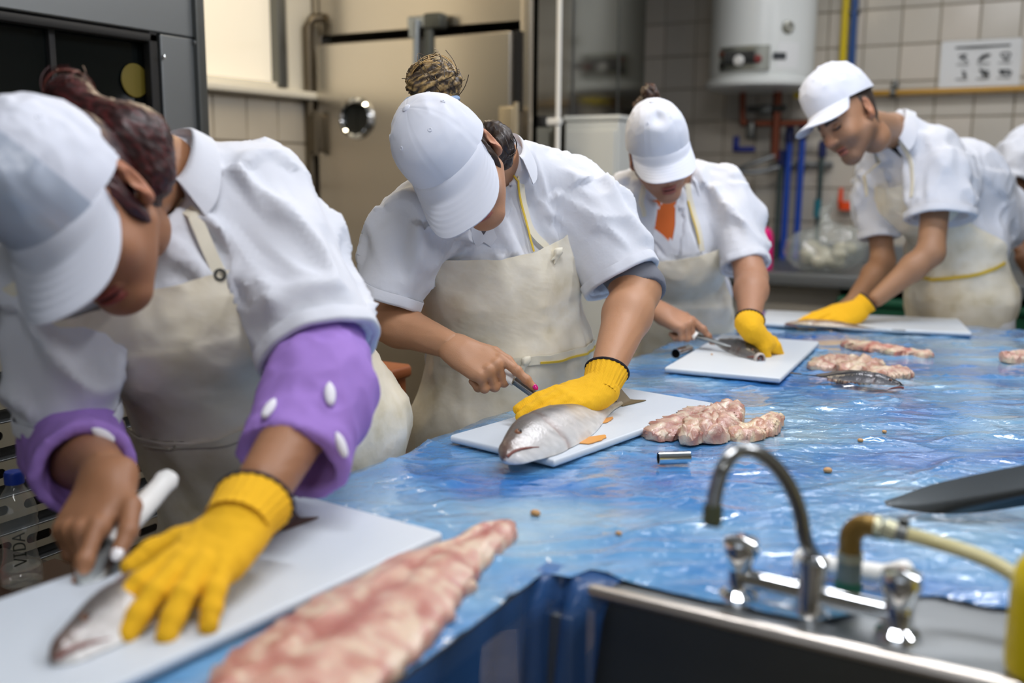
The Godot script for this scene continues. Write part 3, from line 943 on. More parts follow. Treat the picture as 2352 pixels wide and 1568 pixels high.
	obj("block", MB.new().box(Vector3(bx, 0.648, -1.06), Vector3(0.16, 0.034, 0.26), 0.008), mat("wood_dark", rgb(64, 38, 24), 0.5), k)
	obj("hole", MB.new().lathe([Vector2(0, 0.001), Vector2(0.028, 0.001), Vector2(0.03, 0.0)], 20, Transform3D(Basis(), Vector3(bx + 0.02, 0.6655, -0.97)), Vector2(1, 1.3)), mats.dark_gap, k)
	var b := thing("water_bottle", "clear plastic water bottle with a blue cap, half full, at the left", "bottle", Vector3(bx - 0.01, 0.666, -1.07))
	var bf := Transform3D(Basis(), Vector3(bx - 0.01, 0.666, -1.07))
	var prof := []
	for q in [[0.0, 0.004], [0.03, 0.0], [0.036, 0.006], [0.037, 0.02], [0.036, 0.035], [0.031, 0.05], [0.028, 0.07], [0.0285, 0.085], [0.031, 0.095], [0.034, 0.105], [0.033, 0.112], [0.035, 0.118], [0.033, 0.126], [0.035, 0.133], [0.034, 0.142], [0.032, 0.155], [0.025, 0.172], [0.0165, 0.185], [0.0135, 0.192], [0.0135, 0.2]]:
		prof.append(Vector2(q[0], q[1]))
	obj("shell", MB.new().lathe(prof, 32, bf), mat("bottle_clear", Color(0.85, 0.9, 0.9, 0.08), 0.05, 0.0, {"transparency": BaseMaterial3D.TRANSPARENCY_ALPHA}), b)
	obj("water", MB.new().lathe([Vector2(0, 0.006), Vector2(0.034, 0.008), Vector2(0.035, 0.02), Vector2(0.033, 0.036), Vector2(0, 0.036)], 28, bf), mat("water", Color(0.8, 0.85, 0.85, 0.1), 0.05, 0.0, {"transparency": BaseMaterial3D.TRANSPARENCY_ALPHA}), b)
	obj("cap", MB.new().lathe([Vector2(0.017, 0.194), Vector2(0.0172, 0.212), Vector2(0.015, 0.216), Vector2(0, 0.217)], 24, bf), mat("cap_blue", rgb(16, 52, 150), 0.4), b)
	# embossed lettering up the waist of the bottle
	var tm := TextMesh.new()
	tm.text = "VIDA"
	tm.font_size = 26
	tm.pixel_size = 0.0011
	tm.depth = 0.002
	var sf := SystemFont.new()
	sf.font_names = PackedStringArray(["Droid Sans"])
	tm.font = sf
	var let := MeshInstance3D.new()
	let.name = "embossed_lettering"
	let.mesh = tm
	tm.material = mat("emboss", rgb(40, 46, 40), 0.3)
	let.transform = Transform3D(Basis(Vector3(0, 1, 0), Vector3(-0.55, 0, 0.836), Vector3(0.836, 0, 0.55)).orthonormalized(), Vector3(0.836, 0, 0.55) * 0.03 + Vector3(0, 0.078, 0))
	b.add_child(let)
	var rc := thing("red_packet", "crumpled red packet beside the water bottle at the left edge", "packet", Vector3(-1.72, 0.63, -0.98))
	var pf := Field.new()
	pf.ell(Vector3(-1.66, 0.665, -0.97), Vector3(0.04, 0.035, 0.05), Basis(), 0.02).ell(Vector3(-1.7, 0.69, -1.0), Vector3(0.035, 0.03, 0.04), Basis(), 0.02)
	pf.floor_cut = 0.632
	var pm := pf.net(0.006, MB.new())
	ripple(pm, fnl(3, 30.0), 0.012)
	obj("wrapping", pm, mat("packet_red", rgb(168, 40, 28), 0.4), rc)

func slotted(m: MB, long: float, tall: float) -> void:
	# a strip along z facing +x with long rounded slots, front and back face plus the slots' walls
	var n := int(long / 0.1)
	var half := tall * 0.5
	for i in n:
		var zc := -long * 0.5 + (i + 0.5) * long / n
		var pts := []
		var rim := []
		for k in 24:
			var a := TAU * k / 24.0
			var c := cos(a)
			var s := sin(a)
			pts.append(Vector2(signf(c) * 0.021 + c * 0.011, s * 0.011))
			var q := Vector2(c, s)
			var sc: float = minf(long / n * 0.5 / maxf(absf(q.x), 1e-3), half / maxf(absf(q.y), 1e-3))
			rim.append(q * sc)
		rim[2] = Vector2(long / n * 0.5, half)
		rim[10] = Vector2(-long / n * 0.5, half)
		rim[14] = Vector2(-long / n * 0.5, -half)
		rim[22] = Vector2(long / n * 0.5, -half)
		for side in [0.0, -0.003]:
			var first := m.v.size()
			for k in 24:
				m.vert(Vector3(side, pts[k].y, zc - pts[k].x))
				m.vert(Vector3(side, rim[k].y, zc - rim[k].x))
			for k in 24:
				var a0 := first + k * 2
				var b0 := first + ((k + 1) % 24) * 2
				m.out4(a0, a0 + 1, b0 + 1, b0, Vector3(1 if side == 0.0 else -1, 0, 0))
		var ra := PackedVector3Array()
		var rb := PackedVector3Array()
		for k in 24:
			ra.append(Vector3(0, pts[k].y, zc - pts[k].x))
			rb.append(Vector3(-0.003, pts[k].y, zc - pts[k].x))
		m.grid([ra, rb], false, true)

# ---------------------------------------------------------------- the table, its blue film and what lies on it
var wave_a := fnl(11, 3.2, false, 2)
var wave_b := fnl(12, 4.2, false, 2)
var wave_c := fnl(13, 11.0, false, 2)

var film_folds := []
func film_height(x: float, z: float) -> float:
	# long soft pulls and thin sharp creases in the film
	var w := wave_a.get_noise_2d(x * 1.3, z) * 0.003
	var u := x * 0.872 - z * 0.489
	var v := x * 0.489 + z * 0.872
	var a := pow(1.0 - absf(wave_b.get_noise_2d(u * 0.45, v * 1.5)), 16.0)
	var c := pow(1.0 - absf(wave_c.get_noise_2d(u * 0.3 + v * 0.3, v * 1.0)), 12.0)
	var patch := clampf(0.35 + wave_a.get_noise_2d(x * 2.0 + 9.0, z * 2.0) * 1.6, 0.0, 1.0)
	if film_folds.is_empty():
		var r := RandomNumberGenerator.new()
		r.seed = 77
		for i in 26:
			var ang := r.randf_range(-0.9, 0.9) + (1.1 if i % 3 == 0 else 0.0)
			film_folds.append([Vector2(r.randf_range(-1.0, 0.9), r.randf_range(-3.6, -1.1)), Vector2(cos(ang), -sin(ang)), r.randf_range(0.005, 0.012), r.randf_range(0.003, 0.0065), r.randf_range(0.12, 0.5), r.randf_range(-0.5, 0.5)])
	var q := Vector2(x, z)
	for f in film_folds:
		var rel: Vector2 = q - f[0]
		var t: float = rel.dot(f[1])
		if absf(t) > f[4]:
			continue
		var side: float = rel.dot(Vector2(-f[1].y, f[1].x)) - f[5] * t * t
		if absf(side) < 0.04:
			w += f[3] * exp(-absf(side) / f[2]) * (1.0 - t * t / (f[4] * f[4]))
	return 0.907 + w + a * 0.0045 * (0.4 + patch) + c * 0.003 * patch

func film_edge(z: float) -> float:
	return -1.045 + wave_a.get_noise_2d(z * 2.0, 7.0) * 0.012

func table() -> void:
	var t := thing("work_table", "long L-shaped steel work table under the blue film", "table", Vector3(-0.2, 0, -2.4))
	obj("top", MB.new().box(Vector3(0.1, 0.88, -2.42), Vector3(2.26, 0.04, 2.62), 0.004), mats.steel_dull, t)
	obj("top", MB.new().box(Vector3(-0.8, 0.88, -0.5), Vector3(0.46, 0.04, 1.22), 0.004), mats.steel_dull, t)
	for p in [Vector3(-0.99, 0, -3.65), Vector3(1.15, 0, -3.65), Vector3(-0.99, 0, -1.3), Vector3(-0.99, 0, 0.05), Vector3(-0.61, 0, 0.05), Vector3(-0.535, 0, -1.1)]:
		obj("leg", MB.new().box(p + Vector3(0, 0.43, 0), Vector3(0.045, 0.86, 0.045), 0.004), mats.steel_dull, t)
	obj("lower_shelf", MB.new().box(Vector3(0.1, 0.25, -2.42), Vector3(2.1, 0.025, 2.4), 0.004), mats.steel_dark, t)
	obj("apron_rail", MB.new().box(Vector3(-0.6, 0.82, -0.48), Vector3(0.02, 0.08, 1.0), 0.003), mats.steel_dark, t)
	# the blue film
	var film := mat("blue_film", Color.WHITE, 0.16, 0.0, {"metallic_specular": 0.65, "clearcoat_enabled": true, "clearcoat": 1.0, "clearcoat_roughness": 0.06})
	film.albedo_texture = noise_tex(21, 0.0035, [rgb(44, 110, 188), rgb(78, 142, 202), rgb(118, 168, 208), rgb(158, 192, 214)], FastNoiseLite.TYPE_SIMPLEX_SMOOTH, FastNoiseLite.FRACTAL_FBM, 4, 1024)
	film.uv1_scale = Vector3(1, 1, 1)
	film.heightmap_enabled = true
	var facets := noise_tex(23, 0.034, [], FastNoiseLite.TYPE_CELLULAR, FastNoiseLite.FRACTAL_FBM, 2, 1024)
	var fn: FastNoiseLite = facets.noise
	fn.cellular_return_type = FastNoiseLite.RETURN_DISTANCE2_SUB
	fn.domain_warp_enabled = true
	fn.domain_warp_amplitude = 30.0
	fn.domain_warp_frequency = 0.01
	film.heightmap_texture = facets
	film.heightmap_scale = 0.32
	var m := MB.new()
	var step := 0.012
	var front := func(x: float) -> float: return lerpf(-1.118, -1.275, smoothstep(-0.24, -0.1, x)) + wave_a.get_noise_2d(x * 3.0, 3.0) * 0.012
	# main part
	var rows := []
	var nz := 216
	for i in nz + 1:
		var row := PackedVector3Array()
		var f := float(i) / nz
		for j in 186:
			var x: float = lerpf(-1.045, 1.2, j / 185.0)
			var z0: float = front.call(x) if x > -0.52 else -1.09
			var z := lerpf(z0, -3.735, f)
			if j == 0: x = film_edge(z)
			row.append(Vector3(x, film_height(x, z), z))
		# film hangs over the workers' edge
		var edge: Vector3 = row[0]
		for k in 6:
			row.insert(0, Vector3(edge.x - 0.012 - 0.004 * k + wave_b.get_noise_2d(edge.z * 2.0, 0.0) * 0.006 * k, edge.y - 0.012 - 0.03 * k, edge.z))
		rows.append(row)
	film_grid(m, rows)
	# strip beside the sink
	rows = []
	var hang := []
	for i in 100:
		var z := lerpf(-1.09, 0.08, i / 99.0)
		var row := PackedVector3Array()
		var e := film_edge(z)
		for k in range(6, 0, -1):
			row.append(Vector3(e - 0.008 - 0.004 * k + wave_b.get_noise_2d(z * 2.0, 0.0) * 0.006 * (k - 1), film_height(e, z) + 0.018 - 0.03 * k, z))
		for j in 42:
			var x := lerpf(e, -0.562, j / 41.0)
			row.append(Vector3(x, film_height(x, z), z))
		hang.append(PackedVector3Array())
		for k in 12:
			hang[-1].append(Vector3(-0.558 + 0.014 * sin(z * 31.0) * k / 9.0 + wave_b.get_noise_2d(z * 3.0, 2.0) * 0.03 * k / 9.0, 0.906 - 0.005 * k * k - 0.002 * k, z + 0.02 * sin(z * 13.0 + 1.0) * k / 9.0))
		rows.append(row)
	film_grid(m, rows, true)
	# tongue that hangs down between the strip and the sink
	rows = []
	for i in 34:
		var f := i / 33.0
		var row := PackedVector3Array()
		for j in 16:
			var u := j / 15.0
			var x := lerpf(-0.575, -0.462 - 0.05 * f, u)
			var bend := clampf(f * 6.0, 0.0, 1.0)
			row.append(Vector3(x + 0.012 * sin(u * 9.0) * f, 0.908 - maxf(0.0, f - 0.1) * 0.5, -1.125 + 0.055 * bend + 0.016 * sin(u * 12.0 + f * 2.0) * bend))
		rows.append(row)
	var hm := MB.new()
	film_grid(hm, rows, true)
	film_grid(hm, hang, true)
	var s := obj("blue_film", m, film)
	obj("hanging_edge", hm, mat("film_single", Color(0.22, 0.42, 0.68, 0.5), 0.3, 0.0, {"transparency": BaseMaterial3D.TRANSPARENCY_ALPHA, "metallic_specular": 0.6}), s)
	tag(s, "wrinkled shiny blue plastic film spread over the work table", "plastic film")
	# steel unit beside the table: ledge for the tap, bright edge, dark front
	var k := thing("sink_unit", "dark steel sink unit with a bright front edge at the lower right", "sink unit", Vector3(0.35, 0, -1.2))
	obj("ledge", MB.new().box(Vector3(0.36, 0.895, -1.19), Vector3(1.72, 0.014, 0.2), 0.003), mats.steel_dull, k)
	obj("edge", MB.new().tube([Vector3(-0.5, 0.896, -1.092), Vector3(1.22, 0.896, -1.092)], 0.0095, 12), mat("rim_steel", rgb(214, 206, 196), 0.3, 1.0), k)
	var fm := mat("front_steel", rgb(104, 106, 102), 0.42, 0.9)
	fm.roughness_texture = noise_tex(91, 0.012, [Color(0.8, 0.8, 0.8), Color(1, 1, 1)])
	tri_map(fm, 1.2)
	obj("front_panel", MB.new().box(Vector3(0.36, 0.47, -1.098), Vector3(1.7, 0.84, 0.014), 0.003), fm, k)
	obj("side_panel", MB.new().box(Vector3(-0.482, 0.47, -1.2), Vector3(0.014, 0.84, 0.19), 0.003), fm, k)
	for p in [Vector3(1.16, 0, -1.14), Vector3(-0.46, 0, -1.14)]:
		obj("leg", MB.new().box(p + Vector3(0, 0.04, 0), Vector3(0.04, 0.08, 0.04), 0.004), mats.steel_dull, k)

func film_grid(m: MB, rows: Array, flip := false) -> void:
	var n := m.v.size()
	m.grid(rows, flip)
	for i in range(n, m.v.size()):
		var p := m.v[i]
		m.uv[i] = Vector2((p.x * 0.872 - p.z * 0.489) * 0.5, (p.x * 0.489 + p.z * 0.872 + p.y) * 0.75)

func board(a: Vector3, b: Vector3, c: Vector3, label: String) -> void:
	# a and b are the ends of one long edge, c lies across from a
	var ex := (b - a)
	var ey := (c - a)
	var mid := a + ex * 0.5 + ey * 0.5
	var x := ex.normalized()
	var z := (ey - x * ey.dot(x)).normalized()
	var t := Basis(x, Vector3.UP, x.cross(Vector3.UP))
	var bm := mat("board_plastic", rgb(206, 214, 222), 0.42)
	bm.heightmap_enabled = true
	bm.heightmap_texture = noise_tex(41, 0.05, [], FastNoiseLite.TYPE_SIMPLEX_SMOOTH, FastNoiseLite.FRACTAL_FBM, 4)
	bm.heightmap_scale = 0.02
	tri_map(bm, 3.0)
	var o := obj("cutting_board", MB.new().box(Vector3(mid.x, 0.9185, mid.z), Vector3(ex.length(), 0.015, absf(ey.dot(z))), 0.004, t), bm)
	tag(o, label, "cutting board", "white cutting boards on the blue film")

# a whole fish on its side. dorsal: unit direction the back points to; up: the side that faces up
func fish(parent_label: String, head: Vector3, tail: Vector3, depth: float, thick: float, dorsal: Vector3, look: Dictionary, seed_n: int) -> Node3D:
	var x := (tail - head).normalized()
	var long := head.distance_to(tail)
	dorsal = (dorsal - x * dorsal.dot(x)).normalized()
	var side := x.cross(dorsal).normalized()
	if side.y < 0: side = -side
	var t := thing(look.get("name", "fish"), parent_label, "fish", Vector3(head.x, 0.926, head.z), look.get("group", ""))
	var n := fnl(seed_n, 30.0)
	var back: Color = look.back
	var flank: Color = look.flank
	var belly: Color = look.belly
	var m := MB.new()
	var nt := 46
	var na := 30
	var rows := []
	var cols := []
	var shape := func(s: float) -> Vector3:
		# x: above the middle line, y: below it, z: thickness, as shares of the greatest
		var body := pow(sin(PI * pow(clampf(s, 0.0, 1.0), 0.62)), 0.75)
		var hd := lerpf(0.42, 1.0, smoothstep(-0.02, 0.26, s)) * (1.0 - 0.86 * smoothstep(0.36, 0.98, s))
		var hv := lerpf(0.42, 1.0, smoothstep(-0.03, 0.24, s)) * (1.0 - 0.88 * smoothstep(0.42, 0.95, s))
		var th := lerpf(0.42, 1.0, smoothstep(0.0, 0.26, s)) * (1.0 - 0.9 * smoothstep(0.34, 1.0, s))
		return Vector3(hd, hv, th) * (0.55 + 0.45 * minf(1.0, body + 0.5))
	var cut: float = look.get("body", 0.86)
	for i in nt + 1:
		var s := pow(float(i) / nt, 1.5)
		var h: Vector3 = shape.call(s)
		var blunt := clampf(s / 0.055, 0.0, 1.0)
		h *= sqrt(maxf(0.02, 1.0 - (1.0 - blunt) * (1.0 - blunt)))
		var row := PackedVector3Array()
		for k in na:
			var a := TAU * k / na
			var cy := cos(a)
			var sy := sin(a)
			var up := (depth * 0.52 * h.x if cy > 0 else depth * 0.48 * h.y) * signf(cy) * pow(absf(cy), 0.9)
			var out := thick * 0.5 * h.z * signf(sy) * pow(absf(sy), 0.85)
			var p := head + x * (s * long * cut) + dorsal * up + side * out
			# gill cover edge and a slack belly
			var gill := exp(-pow((s - 0.27 - 0.03 * cy * cy) / 0.012, 2.0))
			p -= side * signf(sy) * gill * 0.0035
			p += side * n.get_noise_3dv(p) * 0.0016
			p.y = maxf(p.y, 0.9275)
			row.append(p)
			var c := flank.lerp(back, smoothstep(0.12, 0.72, cy + 0.12 * n.get_noise_3dv(p * 0.6)))
			c = c.lerp(belly, smoothstep(0.05, 0.7, -cy))
			c = c.lerp(look.get("snout", back), (1.0 - smoothstep(0.0, 0.14, s)) * smoothstep(-0.1, 0.6, cy) * 0.8)
			c = c.lerp(look.get("rear", back), smoothstep(0.7, 1.0, s) * 0.6)
			c = c.lerp(Color(0.35, 0.14, 0.1), gill * 0.3)
			c = c * (0.93 + 0.12 * n.get_noise_3dv(p * 3.0))
			cols.append(lin(c))
		rows.append(row)
	# close the snout and the wrist of the tail
	var nose := PackedVector3Array()
	var end := PackedVector3Array()
	for k in na:
		nose.append(head + x * (-0.001))
		end.append(rows[nt][0].lerp(rows[nt][na / 2], 0.5))
	m.grid(rows, false, true)
	m.col = PackedColorArray(cols)
	m.grid([nose, rows[0]], false, true)
	m.grid([rows[nt], end], false, true)
	for i in range(cols.size(), m.v.size()):
		m.col[i] = lin(flank.lerp(look.get("snout", back), 0.4))
	var skin := mat(look.skin, Color.WHITE, 0.28, 0.0, {"vertex_color_use_as_albedo": true, "metallic_specular": 0.6, "metallic": look.get("metal", 0.0)})
	skin.heightmap_enabled = true
	if skin.heightmap_texture == null:
		skin.heightmap_texture = noise_tex(61, 0.12, [], FastNoiseLite.TYPE_CELLULAR, FastNoiseLite.FRACTAL_NONE, 1)
		skin.heightmap_scale = 0.05
		tri_map(skin, 4.0)
	obj("body", m, skin, t)
	# mouth: dark slit with lips
	var top_side := side
	var slit := []
	for i in 9:
		var s := 0.004 + 0.125 * i / 8.0
		var h: Vector3 = shape.call(s)
		var blunt := clampf(s / 0.055, 0.0, 1.0)
		h *= sqrt(maxf(0.02, 1.0 - (1.0 - blunt) * (1.0 - blunt)))
		var ang := deg_to_rad(lerpf(84, 112, i / 8.0))
		slit.append(head + x * (s * long * cut) + dorsal * cos(ang) * depth * 0.5 * h.y + side * sin(ang) * (thick * 0.5 * h.z + 0.0005))
	obj("mouth", MB.new().tube(slit, [0.003, 0.003, 0.003, 0.0028, 0.0026, 0.0022, 0.0018, 0.0012, 0.0008], 8), mat("fish_mouth", rgb(120, 62, 52), 0.4), t)
	# eye
	var he: Vector3 = shape.call(0.12)
	var ec := head + x * (0.12 * long * cut) + dorsal * depth * 0.33 * he.x + side * thick * 0.5 * he.z * 0.72
	var er := depth * 0.065
	var ef := Field.new().ell(ec, Vector3.ONE * er, Basis(), 0.001)
	var e := obj("eye", ef.net(er / 5.0, MB.new()), mat("fish_eye_ring", look.get("eye", rgb(140, 96, 70)), 0.2), t)
	var pf := Field.new().ell(ec + side * er * 0.45, Vector3.ONE * er * 0.68, Basis(), 0.001)
	obj("pupil", pf.net(er / 6.0, MB.new()), mat("fish_pupil", rgb(14, 14, 18), 0.08), e)
	# fins
	var fin := mat(look.fins, look.fin, 0.4, 0.0, {"backlight_enabled": true, "backlight": look.fin * 0.4})
	var fan := func(base_s: float, base_e: float, edge: float, tip: Vector3, spread: float) -> MB:
		var fm := MB.new()
		var rws := []
		for i in 9:
			var f := i / 8.0
			var s := lerpf(base_s, base_e, f)
			var hh: Vector3 = shape.call(s)
			var b := head + x * (s * long * cut) + dorsal * edge * depth * 0.5 * (hh.x if edge > 0 else hh.y)
			var row := PackedVector3Array()
			for j in 6:
				var g := j / 5.0
				var p := b + (tip + x * (f - 0.5) * spread) * g * (0.75 + 0.25 * sin(f * PI)) + side * 0.0025 * sin(f * 22.0) * g
				p.y = maxf(p.y, 0.9285)
				row.append(p)
			rws.append(row)
		return fm.sheet(rws, 0.0014, side)
	if look.get("pelvic", true):
		obj("pelvic_fin", fan.call(0.36, 0.42, -0.82, (x * 0.6 - dorsal * 0.6 + side * 0.35).normalized() * depth * 0.5, depth * 0.5), fin, t)
		obj("pelvic_fin", fan.call(0.3, 0.36, -0.5, (x * 0.9 - dorsal * 0.25 + side * 0.3).normalized() * depth * 0.55, depth * 0.45), fin, t)
		obj("anal_fin", fan.call(0.66, 0.74, -0.9, (x * 0.8 - dorsal * 0.5).normalized() * depth * 0.26, depth * 0.1), fin, t)
	obj("dorsal_fin", fan.call(0.3, 0.8, 0.95, (x * 0.6 + dorsal * 0.5).normalized() * depth * 0.16, depth * 0.1), mat(look.fins + "_back", look.get("rear", back), 0.5), t)
	# tail fin
	var tr := []
	var w0 := depth * 0.09
	for i in 9:
		var f := i / 8.0 * 2.0 - 1.0
		var row := PackedVector3Array()
		for j in 7:
			var g := j / 6.0
			var reach := long * (1.0 - cut) * (0.86 + 0.2 * absf(f))
			var p := head + x * (long * cut - 0.01 + reach * g) + dorsal * f * lerpf(w0, depth * look.get("tail", 0.34), g) + side * (0.0025 * sin(f * 24.0) * g)
			p.y = maxf(p.y, 0.929)
			row.append(p)
		tr.append(row)
	obj("tail_fin", MB.new().sheet(tr, 0.002, side), mat(look.fins + "_tail", look.get("rear", back).darkened(0.25), 0.5), t)
	return t

# a soft raw fillet along a line of points with half widths
func fillet(label: String, pts: Array, widths: Array, thick: float, seed_n: int, pale: Color, pink: Color, red: Color, called := "fish_fillet", group := "", rest := 0.908) -> Node3D:
	var rough := 1.0 if thick < 0.0 else 0.0
	thick = absf(thick)
	var per := 22 if rough > 0.0 else 12
	var line := smooth_line(pts, per)
	var ws := []
	for i in widths.size() - 1:
		for k in per:
			ws.append(lerpf(widths[i], widths[i + 1], smoothstep(0.0, 1.0, float(k) / per)))
	ws.append(widths[-1])
	var n := fnl(seed_n, 22.0, false, 2)
	var n2 := fnl(seed_n + 50, 9.0, true, 2)
	var t := thing(called, label, "fish fillet", Vector3(pts[0].x, rest, pts[0].z), group)
	var m := MB.new()
	var rows := []
	var cols := []
	var na := 36
	var cnt := line.size()
	for i in cnt:
		var d: Vector3 = (line[mini(i + 1, cnt - 1)] - line[maxi(i - 1, 0)]).normalized()
		var s := d.cross(Vector3.UP).normalized()
		var f := float(i) / (cnt - 1)
		var endp: float = pow(clampf(sin(PI * clampf(f, 0.012, 0.988)) * 3.0, 0.0, 1.0), 0.6)
		var row := PackedVector3Array()
		for k in na:
			var a := TAU * k / na
			var u := cos(a)
			var w: float = ws[i] * (1.0 + (0.1 + 0.2 * rough) * n.get_noise_2d(f * (0.9 + rough * 0.2) + u * 0.4, seed_n)) * (0.35 + 0.65 * endp)
			var p: Vector3 = line[i] + s * u * w
			var hgt := thick * (0.35 + 0.65 * pow(maxf(0.0, 1.0 - u * u), 0.5)) * (0.4 + 0.6 * endp)
			hgt *= 1.0 + 0.05 * sin(f * 40.0 + u * 3.5 + 3.0 * n.get_noise_3dv(p))
			var seam := exp(-pow((u - 0.15) / 0.13, 2.0))
			hgt *= 1.0 - 0.25 * seam
			hgt += (n.get_noise_3dv(p * (0.6 + 0.3 * rough)) * (0.16 + 0.16 * rough) + n2.get_noise_3dv(p * (1.6 + 0.7 * rough)) * (0.03 + 0.03 * rough)) * thick
			p.y = line[i].y + (maxf(hgt, 0.002) if sin(a) > 0.0 else 0.0005) * (1.0 if absf(sin(a)) > 0.05 else 0.45)
			p += s * n.get_noise_3dv(p * 0.9) * (0.003 + 0.006 * rough)
			row.append(p)
			var q := n.get_noise_3dv(p * 1.6) * 1.3
			var c := pale.lerp(pink, smoothstep(-0.35, 0.35, q))
			c = c.lerp(red, smoothstep(0.12, 0.75, n2.get_noise_3dv(p * 1.1) + 0.45 * seam - 0.2) * 0.75)
			cols.append(lin(c))
		rows.append(row)
	m.grid(rows, false, true)
	m.col = PackedColorArray(cols)
	for e in [0, cnt - 1]:
		m.tint = lin(pale)
		var c := m.vert(line[e] + Vector3(0, thick * 0.2, 0))
		for k in na:
			if e == 0: m.tri(c, e * na + k, e * na + (k + 1) % na)
			else: m.tri(c, e * na + (k + 1) % na, e * na + k)
	var fm := mat("raw_flesh", Color.WHITE, 0.3, 0.0, {"vertex_color_use_as_albedo": true, "metallic_specular": 0.6, "subsurf_scatter_enabled": true, "subsurf_scatter_strength": 0.15})
	if fm.heightmap_texture == null:
		fm.heightmap_enabled = true
		fm.heightmap_texture = noise_tex(71, 0.05, [], FastNoiseLite.TYPE_SIMPLEX_SMOOTH, FastNoiseLite.FRACTAL_RIDGED, 3)
		fm.heightmap_scale = 0.08
		tri_map(fm, 6.0)
	obj("flesh", m, fm, t)
	return t

# a knife: blade from heel to tip, its flat side facing n; the handle runs back from the heel
func knife(label: String, heel: Vector3, tip: Vector3, n: Vector3, wide: float, handle_end: Vector3, called := "knife", belly := 1.0, steel := rgb(150, 154, 154)) -> Node3D:
	var t := thing(called, label, "knife", heel)
	var x := (tip - heel)
	var long := x.length()
	x = x.normalized()
	n = (n - x * n.dot(x)).normalized()
	var e := n.cross(x) * belly
	var m := MB.new()
	var spine := []
	var edge := []
	for i in 17:
		var f := i / 16.0
		spine.append(heel + x * long * f + e * wide * 0.5 * (1.0 - 0.25 * f * f) - e * wide * 0.12 * smoothstep(0.6, 1.0, f))
		edge.append(heel + x * long * f - e * wide * 0.5 * (1.0 - pow(f, 3.2) * 1.24) )
	var rows := []
	for i in 17:
		var th: float = 0.0011 * (1.0 - 0.5 * i / 16.0)
		var mid: Vector3 = spine[i].lerp(edge[i], 0.5)
		rows.append(PackedVector3Array([spine[i] + n * th, mid + n * th * 0.9, edge[i], mid - n * th * 0.9, spine[i] - n * th]))
	m.grid(rows, false, true)
	obj("blade", m, mat("blade_steel_%d" % int(steel.r * 255), steel, 0.3, 1.0), t)
	var hd := (handle_end - heel)
	var hl := hd.length()
	var pts := []
	var rad := []
	for i in 13:
		var f := i / 12.0
		pts.append(heel - x * 0.0 + hd * f)
		rad.append(0.0125 + 0.0035 * sin(f * PI * 1.0) + 0.004 * smoothstep(0.78, 0.97, f) - 0.005 * smoothstep(0.96, 1.0, f) + 0.003 * (1.0 - smoothstep(0.0, 0.12, f)))
	obj("handle", MB.new().tube(pts, rad, 14, true, 0.75, e), mats.plastic_white, t)
	return t

